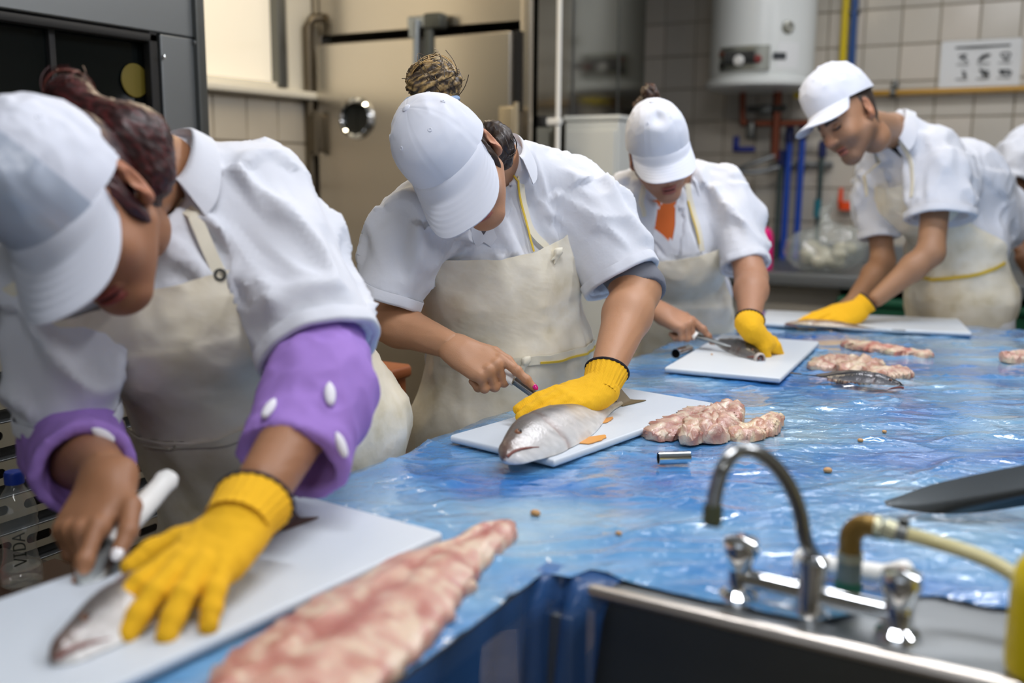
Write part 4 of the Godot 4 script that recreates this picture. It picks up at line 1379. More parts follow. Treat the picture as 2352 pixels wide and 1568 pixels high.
func board_things() -> void:
	board(Vector3(-1.0098, 0.926, -1.1426), Vector3(-1.066, 0.926, -0.56), Vector3(-0.7291, 0.926, -1.0984), "white cutting board at the front left, under the big fish and the nearest yellow glove")
	board(Vector3(-1, 0.926, -1.5611), Vector3(-0.8963, 0.926, -2.1316), Vector3(-0.7587, 0.926, -1.4844), "white cutting board in the middle, under the fish with orange fins")
	board(Vector3(-0.8947, 0.926, -2.4146), Vector3(-0.9341, 0.926, -3.0166), Vector3(-0.597, 0.926, -2.4012), "white cutting board under the small dark fish with an open mouth")
	board(Vector3(-0.9, 0.926, -3.32), Vector3(-0.26, 0.926, -3.46), Vector3(-0.96, 0.926, -3.63), "white cutting board at the far end of the table in front of the bending man")
	var croaker := {"skin": "croaker_skin", "back": rgb(104, 98, 94), "flank": rgb(214, 210, 206), "belly": rgb(238, 236, 232), "snout": rgb(112, 84, 72), "rear": rgb(150, 128, 84), "fins": "orange_fin", "fin": rgb(226, 160, 84), "name": "fish", "body": 0.88}
	fish("whole silvery fish with orange fins on the middle board, under a yellow glove", Vector3(-0.8121, 0.936, -1.4257), Vector3(-0.8194, 0.93, -2.0123), 0.115, 0.084, Vector3(-0.8644, 0.6839, 0.0028), croaker, 3)
	var c2 := croaker.duplicate()
	c2.rear = rgb(112, 74, 62)
	c2.fin = rgb(206, 170, 104)
	c2.fins = "tan_fin"
	fish("whole silvery fish on the front board, nearest the camera, under a yellow glove", Vector3(-0.8575, 0.93, -0.5889), Vector3(-0.936, 0.924, -1.0632), 0.088, 0.062, Vector3(-0.7817, 0.7339, -0.0534), c2, 5)
	var hake := {"skin": "hake_skin", "back": rgb(44, 46, 52), "flank": rgb(108, 108, 112), "belly": rgb(196, 196, 196), "snout": rgb(60, 56, 56), "rear": rgb(120, 112, 104), "fins": "grey_fin", "fin": rgb(130, 128, 124), "name": "fish", "pelvic": false, "body": 0.9, "metal": 0.1, "tail": 0.22}
	fish("slim dark whole fish lying loose on the blue film beside a heap of fillets", Vector3(-0.3199, 0.92, -2.473), Vector3(-0.5995, 0.916, -2.4806), 0.062, 0.05, Vector3(-0.0887, 0.8544, -0.3495), hake, 7)
	var gaper := fish("small dark fish with a gaping red mouth under a yellow glove on the third board", Vector3(-0.6999, 0.93, -2.609), Vector3(-0.953, 0.928, -2.8832), 0.062, 0.055, Vector3(0.221, 0.8732, -0.4106), hake, 9)
	# its gaping mouth
	var ga := (Vector3(-0.6999, 0.93, -2.609) - Vector3(-0.953, 0.928, -2.8832)).normalized()
	var gx := ga.cross(Vector3.UP).normalized()
	var gf := Transform3D(Basis(gx, ga, gx.cross(ga)), Vector3(-0.6999, 0.93, -2.609) - ga * 0.004)
	obj("lips", MB.new().lathe([Vector2(0.012, -0.02), Vector2(0.0175, -0.01), Vector2(0.018, 0.001), Vector2(0.0145, 0.004), Vector2(0.0115, -0.004)], 24, gf, Vector2(0.85, 1.0)), mat("fish_lips", rgb(188, 182, 178), 0.3), gaper)
	obj("throat", MB.new().lathe([Vector2(0, -0.006), Vector2(0.0118, -0.002)], 20, gf, Vector2(0.85, 1.0)), mat("fish_throat", rgb(150, 52, 40), 0.35), gaper)
	var pale := {"skin": "pale_hake_skin", "back": rgb(150, 120, 92), "flank": rgb(206, 192, 170), "belly": rgb(222, 214, 200), "snout": rgb(190, 176, 170), "rear": rgb(96, 84, 72), "fins": "pale_fin", "fin": rgb(150, 140, 120), "name": "fish", "pelvic": false, "body": 0.9, "tail": 0.2}
	fish("slim pale brown fish on the far board under the bending man's glove", Vector3(-0.8201, 0.92, -3.3361), Vector3(-0.4363, 0.914, -3.3715), 0.05, 0.04, Vector3(-0.0887, 0.8544, -0.3495), pale, 11)
	# fillets
	var cream := rgb(214, 196, 174)
	var pink := rgb(196, 158, 142)
	var red := rgb(150, 92, 84)
	fillet("large pink fish fillet with a thin tail end, blurred in the foreground", [Vector3(-0.6779, 0.908, -1.2067), Vector3(-0.6725, 0.908, -1.1155), Vector3(-0.6777, 0.908, -0.9954), Vector3(-0.6594, 0.908, -0.8493), Vector3(-0.6484, 0.908, -0.7188), Vector3(-0.6607, 0.908, -0.6175)], [0.022, 0.034, 0.062, 0.088, 0.09, 0.05], 0.026, 5, rgb(214, 190, 168), rgb(198, 150, 136), rgb(160, 82, 76))
	fillet("short fin flap beside the large foreground fillet", [Vector3(-0.6124, 0.908, -1.0024), Vector3(-0.624, 0.908, -0.9584), Vector3(-0.6274, 0.908, -0.921)], [0.008, 0.014, 0.02], 0.015, 6, rgb(214, 190, 160), pink, red)
	var g := "raw fillets heaped on the film beside the middle board"
	fillet("leftmost raw fillet of the heap beside the middle board", [Vector3(-0.6789, 0.908, -1.7668), Vector3(-0.6671, 0.908, -1.8504), Vector3(-0.6589, 0.908, -1.9716), Vector3(-0.6564, 0.908, -2.0357)], [0.03, 0.045, 0.036, 0.016], -0.024, 12, cream, pink, red, "fish_fillet", g)
	fillet("ridged raw fillet second from the left in the heap beside the middle board", [Vector3(-0.6111, 0.91, -1.7625), Vector3(-0.6096, 0.915, -1.854), Vector3(-0.6131, 0.915, -1.9753), Vector3(-0.5977, 0.915, -2.0468)], [0.02, 0.03, 0.03, 0.02], -0.03, 13, cream, rgb(190, 150, 130), red, "fish_fillet", g)
	fillet("plump round raw fillet in the middle of the heap beside the middle board", [Vector3(-0.5822, 0.91, -1.7941), Vector3(-0.5925, 0.912, -1.8618), Vector3(-0.599, 0.914, -1.9457), Vector3(-0.5942, 0.916, -2.0351)], [0.034, 0.044, 0.038, 0.022], -0.034, 14, cream, pink, red, "fish_fillet", g)
	fillet("rightmost long raw fillet of the heap beside the middle board", [Vector3(-0.5489, 0.908, -1.8443), Vector3(-0.5326, 0.91, -1.8908), Vector3(-0.5106, 0.91, -1.943), Vector3(-0.5073, 0.91, -2.0445)], [0.038, 0.04, 0.03, 0.012], -0.024, 15, rgb(220, 200, 168), pink, rgb(176, 120, 96), "fish_fillet", g)
	var g2 := "raw fillets heaped behind the dark loose fish"
	for q in [[1878, 852, 1915, 838, 1955, 830, 0.032, 22, "left"], [1945, 862, 1975, 850, 2000, 838, 0.036, 23, "middle"], [2010, 868, 2040, 862, 2078, 858, 0.028, 24, "right"], [1900, 872, 1950, 875, 2000, 880, 0.022, 25, "front"]]:
		fillet("crumpled raw fillet at the %s of the heap behind the dark loose fish" % q[8], [H2(q[0], q[1]), H2(q[2], q[3]), H2(q[4], q[5])], [0.034, 0.05, 0.034], -q[6] * 0.75, q[7], rgb(212, 196, 170), rgb(196, 166, 146), rgb(160, 100, 88), "fish_fillet", g2)
	fillet("long raw fillet lying alone in front of the far board", [Vector3(-0.5835, 0.908, -3.0919), Vector3(-0.5106, 0.908, -3.0745), Vector3(-0.4178, 0.908, -3.0296), Vector3(-0.3571, 0.908, -3.018), Vector3(-0.3158, 0.908, -3.0115)], [0.028, 0.05, 0.034, 0.026, 0.014], -0.02, 31, rgb(212, 196, 168), rgb(200, 164, 144), rgb(170, 84, 76))
	fillet("raw fillet cut off by the right edge of the picture", [Vector3(-0.1383, 0.908, -3.043), Vector3(-0.1032, 0.908, -3.0796), Vector3(-0.0493, 0.908, -3.0824)], [0.02, 0.036, 0.03], -0.028, 33, rgb(206, 190, 168), pink, red)
	# scraps
	var i := 0
	for q in [[1229, 1183, 0.008], [1900, 1084, 0.008], [1975, 1015, 0.006], [1102, 900, 0.006], [1634, 832, 0.003], [2030, 995, 0.005], [1420, 1230, 0.005]]:
		var c := H2(q[0], q[1])
		if i == 3:
			i += 1
			continue
		if i == 4: c.y = 0.927
		var f := Field.new().ell(c + Vector3(0, 0.004, 0), Vector3(q[2], q[2] * 0.6, q[2] * 0.8), Basis(Vector3.UP, i), 0.002).ell(c + Vector3(q[2] * 0.6, 0.004, 0.001), Vector3.ONE * q[2] * 0.5, Basis(), 0.003)
		tag(obj("fish_scrap", f.net(q[2] / 4.0, MB.new()), mat("scrap_orange", rgb(196, 150, 96), 0.5)), ["small orange scrap on the film beyond the large foreground fillet", "tan scrap on the film right of the tap spout", "tiny scrap right of the middle heap of fillets", "", "tiny scrap on the third cutting board", "tiny scrap on the film behind the lone knife", "tiny scrap on the film near the table corner"][i], "scrap", "fish scraps on the film")
		i += 1
	# loose steel rings
	var ring := func(called: String, label: String, a: Vector3, b: Vector3, r: float) -> void:
		var d := (b - a).normalized()
		var u := d.cross(Vector3.UP).normalized()
		var xf := Transform3D(Basis(u, d, u.cross(d)), a)
		var l := a.distance_to(b)
		var t := thing(called, label, "steel sleeve", a)
		obj("sleeve", MB.new().lathe([Vector2(r - 0.0012, 0), Vector2(r, 0), Vector2(r, l), Vector2(r - 0.0012, l), Vector2(r - 0.0012, 0)], 28, xf), mats.chrome, t)
		obj("inner_wall", MB.new().lathe([Vector2(r - 0.002, 0.002), Vector2(r - 0.002, l - 0.002)], 28, xf), mats.rubber_black, t)
	ring.call("steel_sleeve", "short chrome tube lying on the film in front of the middle heap of fillets", Vector3(-0.6073, 0.922, -1.615), Vector3(-0.5611, 0.922, -1.6488), 0.0115)
	ring.call("steel_sleeve", "small steel ring lying left of the third cutting board", Vector3(-0.9429, 0.922, -2.6177), Vector3(-0.9351, 0.922, -2.704), 0.0145)
	# knives
	knife("large knife with a dark wide blade lying at the right edge of the film", Vector3(-0.0138, 0.9645, -1.6482), Vector3(-0.2073, 0.9215, -1.5312), Vector3(0.3917, 0.7672, 0.503), 0.066, Vector3(0.038, 0.993, -1.6479), "knife", -1.0, rgb(92, 96, 98))
	var wh := thing("plastic_tool", "white plastic tool with a bulging grip lying on the film behind the chrome tap", "tool", Vector3(-0.2134, 0.908, -1.2995))
	var hp := []
	var hr := []
	for k in 21:
		var f := k / 20.0
		hp.append(Vector3(-0.2803, 0.925, -1.2496).lerp(Vector3(-0.1369, 0.927, -1.2629), f))
		hr.append(0.013 + 0.006 * exp(-pow((f - 0.06) / 0.08, 2.0)) + 0.009 * smoothstep(0.75, 0.94, f) - 0.006 * smoothstep(0.96, 1.0, f) - 0.006 * (1.0 - smoothstep(0.0, 0.04, f)))
	obj("grip", MB.new().tube(hp, hr, 16), mats.plastic_white, wh)

func H2(x: float, y: float) -> Vector3:
	# where the line of sight of a picture point meets the film
	var d := Basis.from_euler(Vector3(deg_to_rad(-9.65), deg_to_rad(29.3), deg_to_rad(0.4))) * Vector3((x - 1176.0) / 2286.67, -(y - 784.0) / 2286.67, -1)
	return Vector3(0, 1.42, 0) + d * ((0.908 - 1.42) / d.y)

func tap_corner() -> void:
	# chrome mixer tap on the sink's back ledge
	var t := thing("tap", "chrome kitchen mixer tap with two knobs and a swan neck on the sink's back ledge", "tap", Vector3(-0.24, 0.9, -1.15))
	var a := Vector3(-0.322, 0.902, -1.15)
	var b := Vector3(-0.135, 0.902, -1.14)
	var mid := a.lerp(b, 0.47)
	obj("bar", MB.new().tube([a + Vector3(0, 0.028, 0), b + Vector3(0, 0.028, 0)], 0.0125, 16), mats.chrome, t)
	for q in [a, b]:
		obj("base_flange", MB.new().lathe([Vector2(0, 0), Vector2(0.026, 0), Vector2(0.024, 0.008), Vector2(0.016, 0.014), Vector2(0.015, 0.04), Vector2(0.011, 0.046), Vector2(0.0105, 0.048)], 24, Transform3D(Basis(), q)), mats.chrome, t)
		obj("knob", MB.new().lathe([Vector2(0.0105, 0.03), Vector2(0.0135, 0.034), Vector2(0.016, 0.044), Vector2(0.0215, 0.058), Vector2(0.0235, 0.068), Vector2(0.021, 0.077), Vector2(0.0, 0.08)], 24, Transform3D(Basis(), q), Vector2.ONE), mats.chrome, t)
	obj("neck_base", MB.new().lathe([Vector2(0.02, 0.0), Vector2(0.017, 0.02), Vector2(0.0155, 0.045), Vector2(0.0175, 0.055), Vector2(0.0175, 0.07), Vector2(0.012, 0.076), Vector2(0.009, 0.078)], 24, Transform3D(Basis(), mid)), mats.chrome, t)
	var top := mid + Vector3(0, 0.075, 0)
	var neck := smooth_line([top, Vector3(-0.2413, 0.9999, -1.1319), Vector3(-0.2507, 1.0441, -1.1236), Vector3(-0.2668, 1.0806, -1.1101), Vector3(-0.2875, 1.1059, -1.0918), Vector3(-0.3071, 1.1123, -1.0704), Vector3(-0.3179, 1.0963, -1.0496), Vector3(-0.323, 1.0675, -1.0411), Vector3(-0.3231, 1.046, -1.0368)], 8)
	obj("swan_neck", MB.new().tube(neck, 0.0088, 16), mat("neck_steel", rgb(150, 152, 152), 0.2, 1.0), t)
	obj("spout_tip", MB.new().tube([Vector3(-0.324, 1.0555, -1.0382), Vector3(-0.3231, 1.0364, -1.035)], 0.0112, 16).tube([Vector3(-0.3231, 1.0364, -1.035), Vector3(-0.3232, 1.0326, -1.0342)], 0.0095, 14), mat("aerator", rgb(86, 92, 70), 0.4, 0.4), t)
	# hose connection
	var h := thing("hose_connection", "brass elbow on a green-grey upright pipe with a cream hose running to the right", "hose", Vector3(-0.2, 0.9, -1.19))
	var f0 := Vector3(-0.2017, 0.905, -1.1978)
	obj("green_pipe", MB.new().tube([f0, f0 + Vector3(0, 0.022, 0), f0 + Vector3(0, 0.03, 0)], [0.0165, 0.0165, 0.0155], 16), mat("fitting_green", rgb(10, 84, 62), 0.4), h)
	obj("grey_pipe", MB.new().tube([f0 + Vector3(0, 0.03, 0), f0 + Vector3(0, 0.06, 0)], 0.0145, 16), mat("fitting_grey", rgb(92, 106, 104), 0.4), h)
	obj("clamp", MB.new().tube([f0 + Vector3(0, 0.055, 0), f0 + Vector3(0, 0.066, 0)], 0.0155, 16), mat("clamp_zinc", rgb(160, 160, 140), 0.35, 0.7), h)
	var el := f0 + Vector3(0, 0.066, 0)
	obj("elbow", MB.new().tube(smooth_line([el, el + Vector3(0.0, 0.022, 0), el + Vector3(0.012, 0.036, 0), el + Vector3(0.026, 0.037, 0)], 5), 0.0135, 16), mat("elbow_brass", rgb(126, 100, 48), 0.4, 0.6), h)
	obj("union_nut", MB.new().tube([el + Vector3(0.026, 0.037, 0), el + Vector3(0.034, 0.037, 0)], 0.0145, 6).tube([el + Vector3(0.036, 0.037, 0), el + Vector3(0.05, 0.035, 0)], 0.0125, 12), mat("nut_zinc", rgb(170, 168, 140), 0.35, 0.6), h)
	obj("hose_clip", MB.new().tube([el + Vector3(0.05, 0.035, 0), el + Vector3(0.062, 0.034, 0)], 0.0105, 12).box(el + Vector3(0.058, 0.048, 0), Vector3(0.012, 0.012, 0.008), 0.002), mats.steel_dark, h)
	obj("hose", MB.new().tube(smooth_line([el + Vector3(0.05, 0.035, 0), Vector3(-0.1113, 0.9875, -1.2374), Vector3(-0.0587, 0.9765, -1.2415), Vector3(-0.0157, 0.9621, -1.2279), Vector3(0.0303, 0.9382, -1.2026), Vector3(0.079, 0.8967, -1.1752)], 8), 0.009, 14), mat("hose_cream", rgb(206, 198, 150), 0.3), h)
	# yellow bottle at the right edge
	var y := thing("spray_bottle", "yellow plastic detergent bottle cut off by the right edge of the picture", "bottle", Vector3(0.02, 0.9, -1.14))
	var yf := Transform3D(Basis(), Vector3(0.0119, 0.9083, -1.1166))
	obj("body", MB.new().lathe([Vector2(0, 0), Vector2(0.036, 0.0), Vector2(0.038, 0.01), Vector2(0.038, 0.09), Vector2(0.034, 0.115), Vector2(0.02, 0.135), Vector2(0.013, 0.145), Vector2(0.013, 0.155)], 24, yf), mat("bottle_yellow", rgb(226, 200, 10), 0.35), y)
	obj("cap", MB.new().lathe([Vector2(0.015, 0.15), Vector2(0.015, 0.18), Vector2(0.008, 0.2), Vector2(0.006, 0.235), Vector2(0, 0.235)], 18, yf), mat("cap_yellow", rgb(216, 186, 10), 0.35), y)

# ---------------------------------------------------------------- people: helpers
var head_shape: MB

func frame(l_up: Vector3, fwd: Vector3) -> Basis:
	# x: the person's left, y: up, z: forward
	var z := fwd.normalized()
	var y := (l_up - z * l_up.dot(z)).normalized()
	return Basis(y.cross(z), y, z)

func frame_up(up: Vector3, fwd: Vector3) -> Basis:
	var y := up.normalized()
	var z := (fwd - y * fwd.dot(y)).normalized()
	return Basis(y.cross(z), y, z)

func build_head_shape() -> void:
	var f := Field.new()
	f.ell(Vector3(0, 0.035, -0.012), Vector3(0.075, 0.088, 0.096), Basis(), 0.03)
	f.ell(Vector3(0, -0.028, 0.036), Vector3(0.06, 0.076, 0.056), Basis(), 0.03)
	for s in [-1.0, 1.0]:
		f.cap(Vector3(s * 0.05, -0.055, 0.0), Vector3(s * 0.016, -0.1, 0.066), 0.02, 0.018, 0.03)
		f.ell(Vector3(s * 0.034, -0.034, 0.062), Vector3(0.026, 0.026, 0.022), Basis(), 0.025)
		f.ell(Vector3(s * 0.0115, -0.037, 0.099), Vector3(0.0085, 0.0075, 0.009), Basis(), 0.008)
		f.cap(Vector3(s * 0.01, 0.019, 0.086), Vector3(s * 0.042, 0.016, 0.07), 0.009, 0.007, 0.014)
		f.ell(Vector3(s * 0.079, -0.004, -0.014), Vector3(0.0075, 0.033, 0.02), Basis(Vector3.UP, s * 0.45) * Basis(Vector3.RIGHT, -0.2), 0.008)
		f.ell(Vector3(s * 0.076, -0.03, -0.006), Vector3(0.007, 0.011, 0.009), Basis(), 0.008)
	f.ell(Vector3(0, -0.102, 0.07), Vector3(0.022, 0.019, 0.017), Basis(), 0.02)
	f.cap(Vector3(0, 0.01, 0.089), Vector3(0, -0.03, 0.109), 0.008, 0.011, 0.012)
	f.ell(Vector3(0, -0.033, 0.109), Vector3(0.0115, 0.0105, 0.0105), Basis(), 0.008)
	f.cap(Vector3(-0.018, -0.0655, 0.086), Vector3(0.018, -0.0655, 0.086), 0.0055, 0.0055, 0.006)
	f.ell(Vector3(0, -0.0645, 0.092), Vector3(0.014, 0.005, 0.007), Basis(), 0.006)
	f.ell(Vector3(0, -0.0775, 0.09), Vector3(0.018, 0.0062, 0.008), Basis(), 0.006)
	f.cap(Vector3(0, -0.04, -0.03), Vector3(0, -0.095, -0.04), 0.05, 0.047, 0.03)
	for s in [-1.0, 1.0]:
		f.cut_ell(Vector3(s * 0.031, -0.003, 0.097), Vector3(0.018, 0.0105, 0.016), Basis(), 0.012)
		f.cut_ell(Vector3(s * 0.0875, 0.0, -0.006), Vector3(0.0075, 0.019, 0.0105), Basis(Vector3.UP, s * 0.45), 0.004)
	f.cut_ell(Vector3(0, -0.0712, 0.102), Vector3(0.021, 0.0026, 0.012), Basis(), 0.002)
	var m := MB.new()
	f.net(0.0036, m)
	# eyelids over the eyeballs, lowered
	for s in [-1.0, 1.0]:
		Field.new().ell(Vector3(s * 0.031, -0.0035, 0.0755), Vector3(0.0145, 0.0115, 0.0125), Basis(), 0.002).net(0.003, m)
	head_shape = m

# the head's vertices, moved into place and coloured
func add_head(into: MB, c: Vector3, b: Basis, s: float, look: Dictionary) -> void:
	var xf := Transform3D(b * Basis.from_scale(Vector3(look.get("wide", 1.0), 1.0, 1.0) * s), c)
	var start := into.v.size()
	var skin: Color = look.skin
	into.add(head_shape, xf)
	for i in head_shape.v.size():
		var p := head_shape.v[i]
		var ax := absf(p.x)
		var q := skin
		# redder ears, nose and cheeks
		q = q.lerp(rgb(196, 110, 84), 0.25 * smoothstep(0.07, 0.085, ax) + 0.15 * smoothstep(0.1, 0.112, p.z))
		# lips
		var lip := smoothstep(0.024, 0.018, ax) * smoothstep(0.08, 0.088, p.z) * smoothstep(-0.0865, -0.083, p.y) * smoothstep(-0.058, -0.061, p.y)
		q = q.lerp(look.get("lips", rgb(160, 86, 78)), lip * 0.85)
		q = q.lerp(rgb(70, 26, 24), lip * smoothstep(0.003, 0.001, absf(p.y + 0.0712)))
		# brows and lashes
		var brow := smoothstep(0.009, 0.013, ax) * smoothstep(0.05, 0.044, ax) * smoothstep(0.055, 0.065, p.z) * smoothstep(0.008, 0.004, absf(p.y - 0.0205 + (ax - 0.028) * (ax - 0.028) * 9.0))
		q = q.lerp(look.get("brow", rgb(34, 26, 22)), brow * 0.9)
		var lash := smoothstep(0.014, 0.018, ax) * smoothstep(0.048, 0.044, ax) * smoothstep(0.068, 0.074, p.z) * smoothstep(0.0042, 0.002, absf(p.y + 0.0085 - (ax - 0.031) * (ax - 0.031) * 14.0))
		q = q.lerp(rgb(26, 18, 16), lash * 0.9)
		# beard shadow and shaved scalp
		var beard: float = look.get("beard", 0.0)
		if beard > 0.0:
			var w := smoothstep(-0.035, -0.06, p.y) * smoothstep(-0.03, 0.01, p.z) * (1.0 - lip)
			q = q.lerp(rgb(70, 58, 50), clampf(w, 0.0, 1.0) * beard)
		if look.has("scalp"):
			var hair := smoothstep(0.03, 0.045, p.y + (0.02 if p.z < 0.0 else 0.0) - maxf(0.0, p.z) * 0.2) + smoothstep(-0.02, -0.034, p.z) * smoothstep(-0.075, -0.04, p.y)
			hair *= smoothstep(0.086, 0.078, ax)
			q = q.lerp(look.scalp, clampf(hair, 0.0, 1.0) * 0.92)
		into.col[start + i] = lin(q)

# a cap on a head frame: crown, visor, button and eyelets
func add_cap(t: Node3D, c: Vector3, b: Basis, s: float, look: Dictionary) -> void:
	var m: StandardMaterial3D = look.mat
	var cap := Node3D.new()
	cap.name = "cap"
	t.add_child(cap)
	var a := 0.087
	var bz := 0.105
	var high: float = look.get("high", 0.118)
	c += b.y * look.get("lift", 0.0)
	var base := func(th: float) -> Vector3:
		return Vector3(sin(th) * a, 0.028 + 0.016 * cos(th), cos(th) * bz - 0.008)
	var nt := 96
	var np := 30
	var rows := []
	var n := fnl(look.get("seed", 1), 16.0, true, 2)
	for j in np + 1:
		var f := float(j) / np
		var row := PackedVector3Array()
		for i in nt:
			var th := TAU * i / nt
			var bp: Vector3 = base.call(th)
			# stiff upright front, rounder back
			var front := maxf(0.0, cos(th))
			var e := lerpf(2.2, 2.75, front)
			var ang := f * PI * 0.5
			var rr := pow(cos(ang), 2.0 / e) if f < 1.0 else 0.0
			var hh := pow(sin(ang), 2.0 / e)
			var top := Vector3(0, 0.03 + high, -0.012)
			var p := Vector3(lerpf(top.x, bp.x, rr), lerpf(bp.y, top.y, hh), lerpf(top.z, bp.z, rr))
			var d := Vector3(bp.x, 0.03, bp.z).normalized()
			# panel seams and dents
			var per := TAU / 6.0
			var ph := fposmod(th + (0.0 if look.get("six", true) else per * 0.5), per)
			var near: float = minf(ph, per - ph)
			p -= d * 0.0013 * exp(-pow(near * (0.25 + rr) / 0.03, 2.0)) * (1.0 - hh * 0.3)
			p += d * n.get_noise_3dv(p) * look.get("dent", 0.003) * minf(1.0, f * 3.0) * (1.0 - 0.6 * front)
			if look.has("crease"):
				p -= (d + Vector3(0, 0.4, 0)) * look.crease * front * exp(-pow((f - 0.62) / 0.16, 2.0)) * exp(-pow(sin(th) / 0.35, 2.0))
			row.append(c + b * (p * s))
		rows.append(row)
	var shell := MB.new().grid(rows, true, true)
	var band := []
	for j in 3:
		var row := PackedVector3Array()
		for i in nt:
			row.append(rows[0][i].lerp(c + b * (Vector3(0, 0.03, -0.01) * s), 0.012 * j) + b.y * 0.012 * j * s)
		band.append(row)
	shell.grid(band, false, true)
	obj("crown", shell, m, cap)
	if look.has("front"):
		var fr := []
		for j in 24:
			var row := PackedVector3Array()
			for i in range(-14, 15):
				var q: Vector3 = rows[j][posmod(i, nt)]
				row.append(q + (q - (c + b * (Vector3(0, 0.05, -0.01) * s))).normalized() * 0.0012)
			fr.append(row)
		obj("front_panel", MB.new().sheet(fr, 0.0008, b.z), look.front, cap)
	# hem band just inside
	var vis := []
	var vl: float = look.get("visor", 0.073)
	var tilt: float = look.get("tilt", 0.38)
	for j in 25:
		var g := j / 24.0
		var row := PackedVector3Array()
		for i in 41:
			var u := i / 40.0 * 2.0 - 1.0
			var th := u * 1.2
			var ip: Vector3 = base.call(th)
			var long := vl * pow(maxf(0.0, 1.0 - pow(absf(u), 2.6)), 0.55)
			var p := ip + Vector3(sin(th) * 0.22, 0, 1.0).normalized() * long * g * (1.0 if absf(u) < 1.0 else 0.0)
			p.y = 0.042 - tilt * (p.z - 0.052) - 0.034 * pow(p.x / 0.085, 2.0) * (0.55 + 0.45 * g) + 0.0005 * sin(g * 44.0) * (1.0 if g < 0.92 else 0.0)
			p.y = lerpf(ip.y + 0.003, p.y, smoothstep(0.0, 0.2, g)) if absf(u) < 0.999 else ip.y + 0.003
			p -= Vector3(ip.x, 0, ip.z) * 0.03 * (1.0 - smoothstep(0.0, 0.1, g))
			row.append(c + b * (p * s))
		vis.append(row)
	obj("visor", MB.new().sheet(vis, 0.0032 * s, b.y), m, cap)
	var bf := Transform3D(b * Basis.from_scale(Vector3.ONE * s), c + b * (Vector3(0, 0.03 + high - 0.0015, -0.012) * s))
	obj("button", MB.new().lathe([Vector2(0.0085, 0), Vector2(0.0082, 0.003), Vector2(0.005, 0.0052), Vector2(0, 0.0058)], 16, bf), m, cap)
	for k in 6:
		var th := TAU * (k + 0.5) / 6.0
		var j := 16
		var i := int(round(th / TAU * nt)) % nt
		var p: Vector3 = rows[j][i]
		var nn: Vector3 = (rows[j][(i + 1) % nt] - rows[j][i - 1]).cross(rows[j + 1][i] - rows[j - 1][i]).normalized()
		if nn.dot(p - c) < 0: nn = -nn
		var x := nn.cross(b.y).normalized()
		obj("eyelet", MB.new().lathe([Vector2(0.0018, 0.0), Vector2(0.002, 0.001), Vector2(0.0038, 0.0012), Vector2(0.0046, 0.0)], 12, Transform3D(Basis(x, nn, x.cross(nn)) * Basis.from_scale(Vector3.ONE * s), p)), look.get("eyelet", m), cap)

# hand bones. fr.x: thumb side, fr.y: back of the hand, -fr.z: along the fingers. bend: for each finger [spread, knuckle, middle, end] in degrees
const ROOT := [Vector3(0.027, 0, -0.086), Vector3(0.008, 0.003, -0.09), Vector3(-0.012, 0.001, -0.085), Vector3(-0.03, -0.004, -0.077)]
const LONG := [[0.043, 0.026, 0.02], [0.047, 0.029, 0.021], [0.044, 0.027, 0.02], [0.034, 0.021, 0.018]]
func hand(f: Field, wr: Vector3, fr: Basis, s: float, bend: Array, thumb: Array, extra := 0.0, k := 0.005) -> Array:
	var tips := []
	var P := func(v: Vector3) -> Vector3: return wr + fr * (v * s)
	for i in 4:
		f.cap(P.call(Vector3(ROOT[i].x * 0.62, -0.004, 0.004)), P.call(ROOT[i] + Vector3(0, -0.006, 0)), (0.0165 + extra) * s, (0.0125 + extra) * s, 0.016)
	f.cap(P.call(Vector3(0.014, -0.01, -0.012)), P.call(Vector3(0.034, -0.012, -0.048)), (0.018 + extra) * s, (0.0155 + extra) * s, 0.016)
	f.cap(P.call(Vector3(-0.02, -0.01, -0.015)), P.call(Vector3(-0.028, -0.01, -0.06)), (0.016 + extra) * s, (0.013 + extra) * s, 0.014)
	for i in 4:
		var p: Vector3 = ROOT[i]
		var sp := deg_to_rad(bend[i][0])
		var ang := 0.0
		var r := [0.0102, 0.0096, 0.0088, 0.0076]
		if i == 3: r = [0.0092, 0.0086, 0.0079, 0.0068]
		var up := Vector3.UP
		var d := Vector3.FORWARD
		for j in 3:
			ang += deg_to_rad(bend[i][j + 1])
			d = Vector3(sin(sp) * cos(ang), -sin(ang), -cos(sp) * cos(ang))
			up = Vector3(sin(sp) * sin(ang), cos(ang), -cos(sp) * sin(ang))
			var q: Vector3 = p + d * LONG[i][j]
			f.cap(P.call(p), P.call(q), (r[j] + extra) * s, (r[j + 1] + extra) * s, k)
			if extra == 0.0 and j < 2:
				f.ell(P.call(q + up * 0.002), Vector3.ONE * (r[j + 1] * 1.03) * s, Basis(), 0.004)
			p = q
		tips.append([P.call(p), (fr * d).normalized(), (fr * up).normalized(), r[3] * s])
	# thumb: three points in hand coordinates
	var t0 := Vector3(0.022, -0.008, -0.028)
	var rr := [0.0145, 0.0118, 0.0108, 0.0088]
	var prev := t0
	for j in thumb.size():
		f.cap(P.call(prev), P.call(thumb[j]), (rr[j] + extra) * s, (rr[j + 1] + extra) * s, 0.007 if j == 0 else k)
		prev = thumb[j]
	var td: Vector3 = (thumb[-1] - thumb[-2]).normalized()
	var tu: Vector3 = (Vector3(0.6, 0.8, 0) - td * Vector3(0.6, 0.8, 0).dot(td)).normalized()
	tips.append([P.call(thumb[-1]), (fr * td).normalized(), (fr * tu).normalized(), rr[3] * s])
	return tips

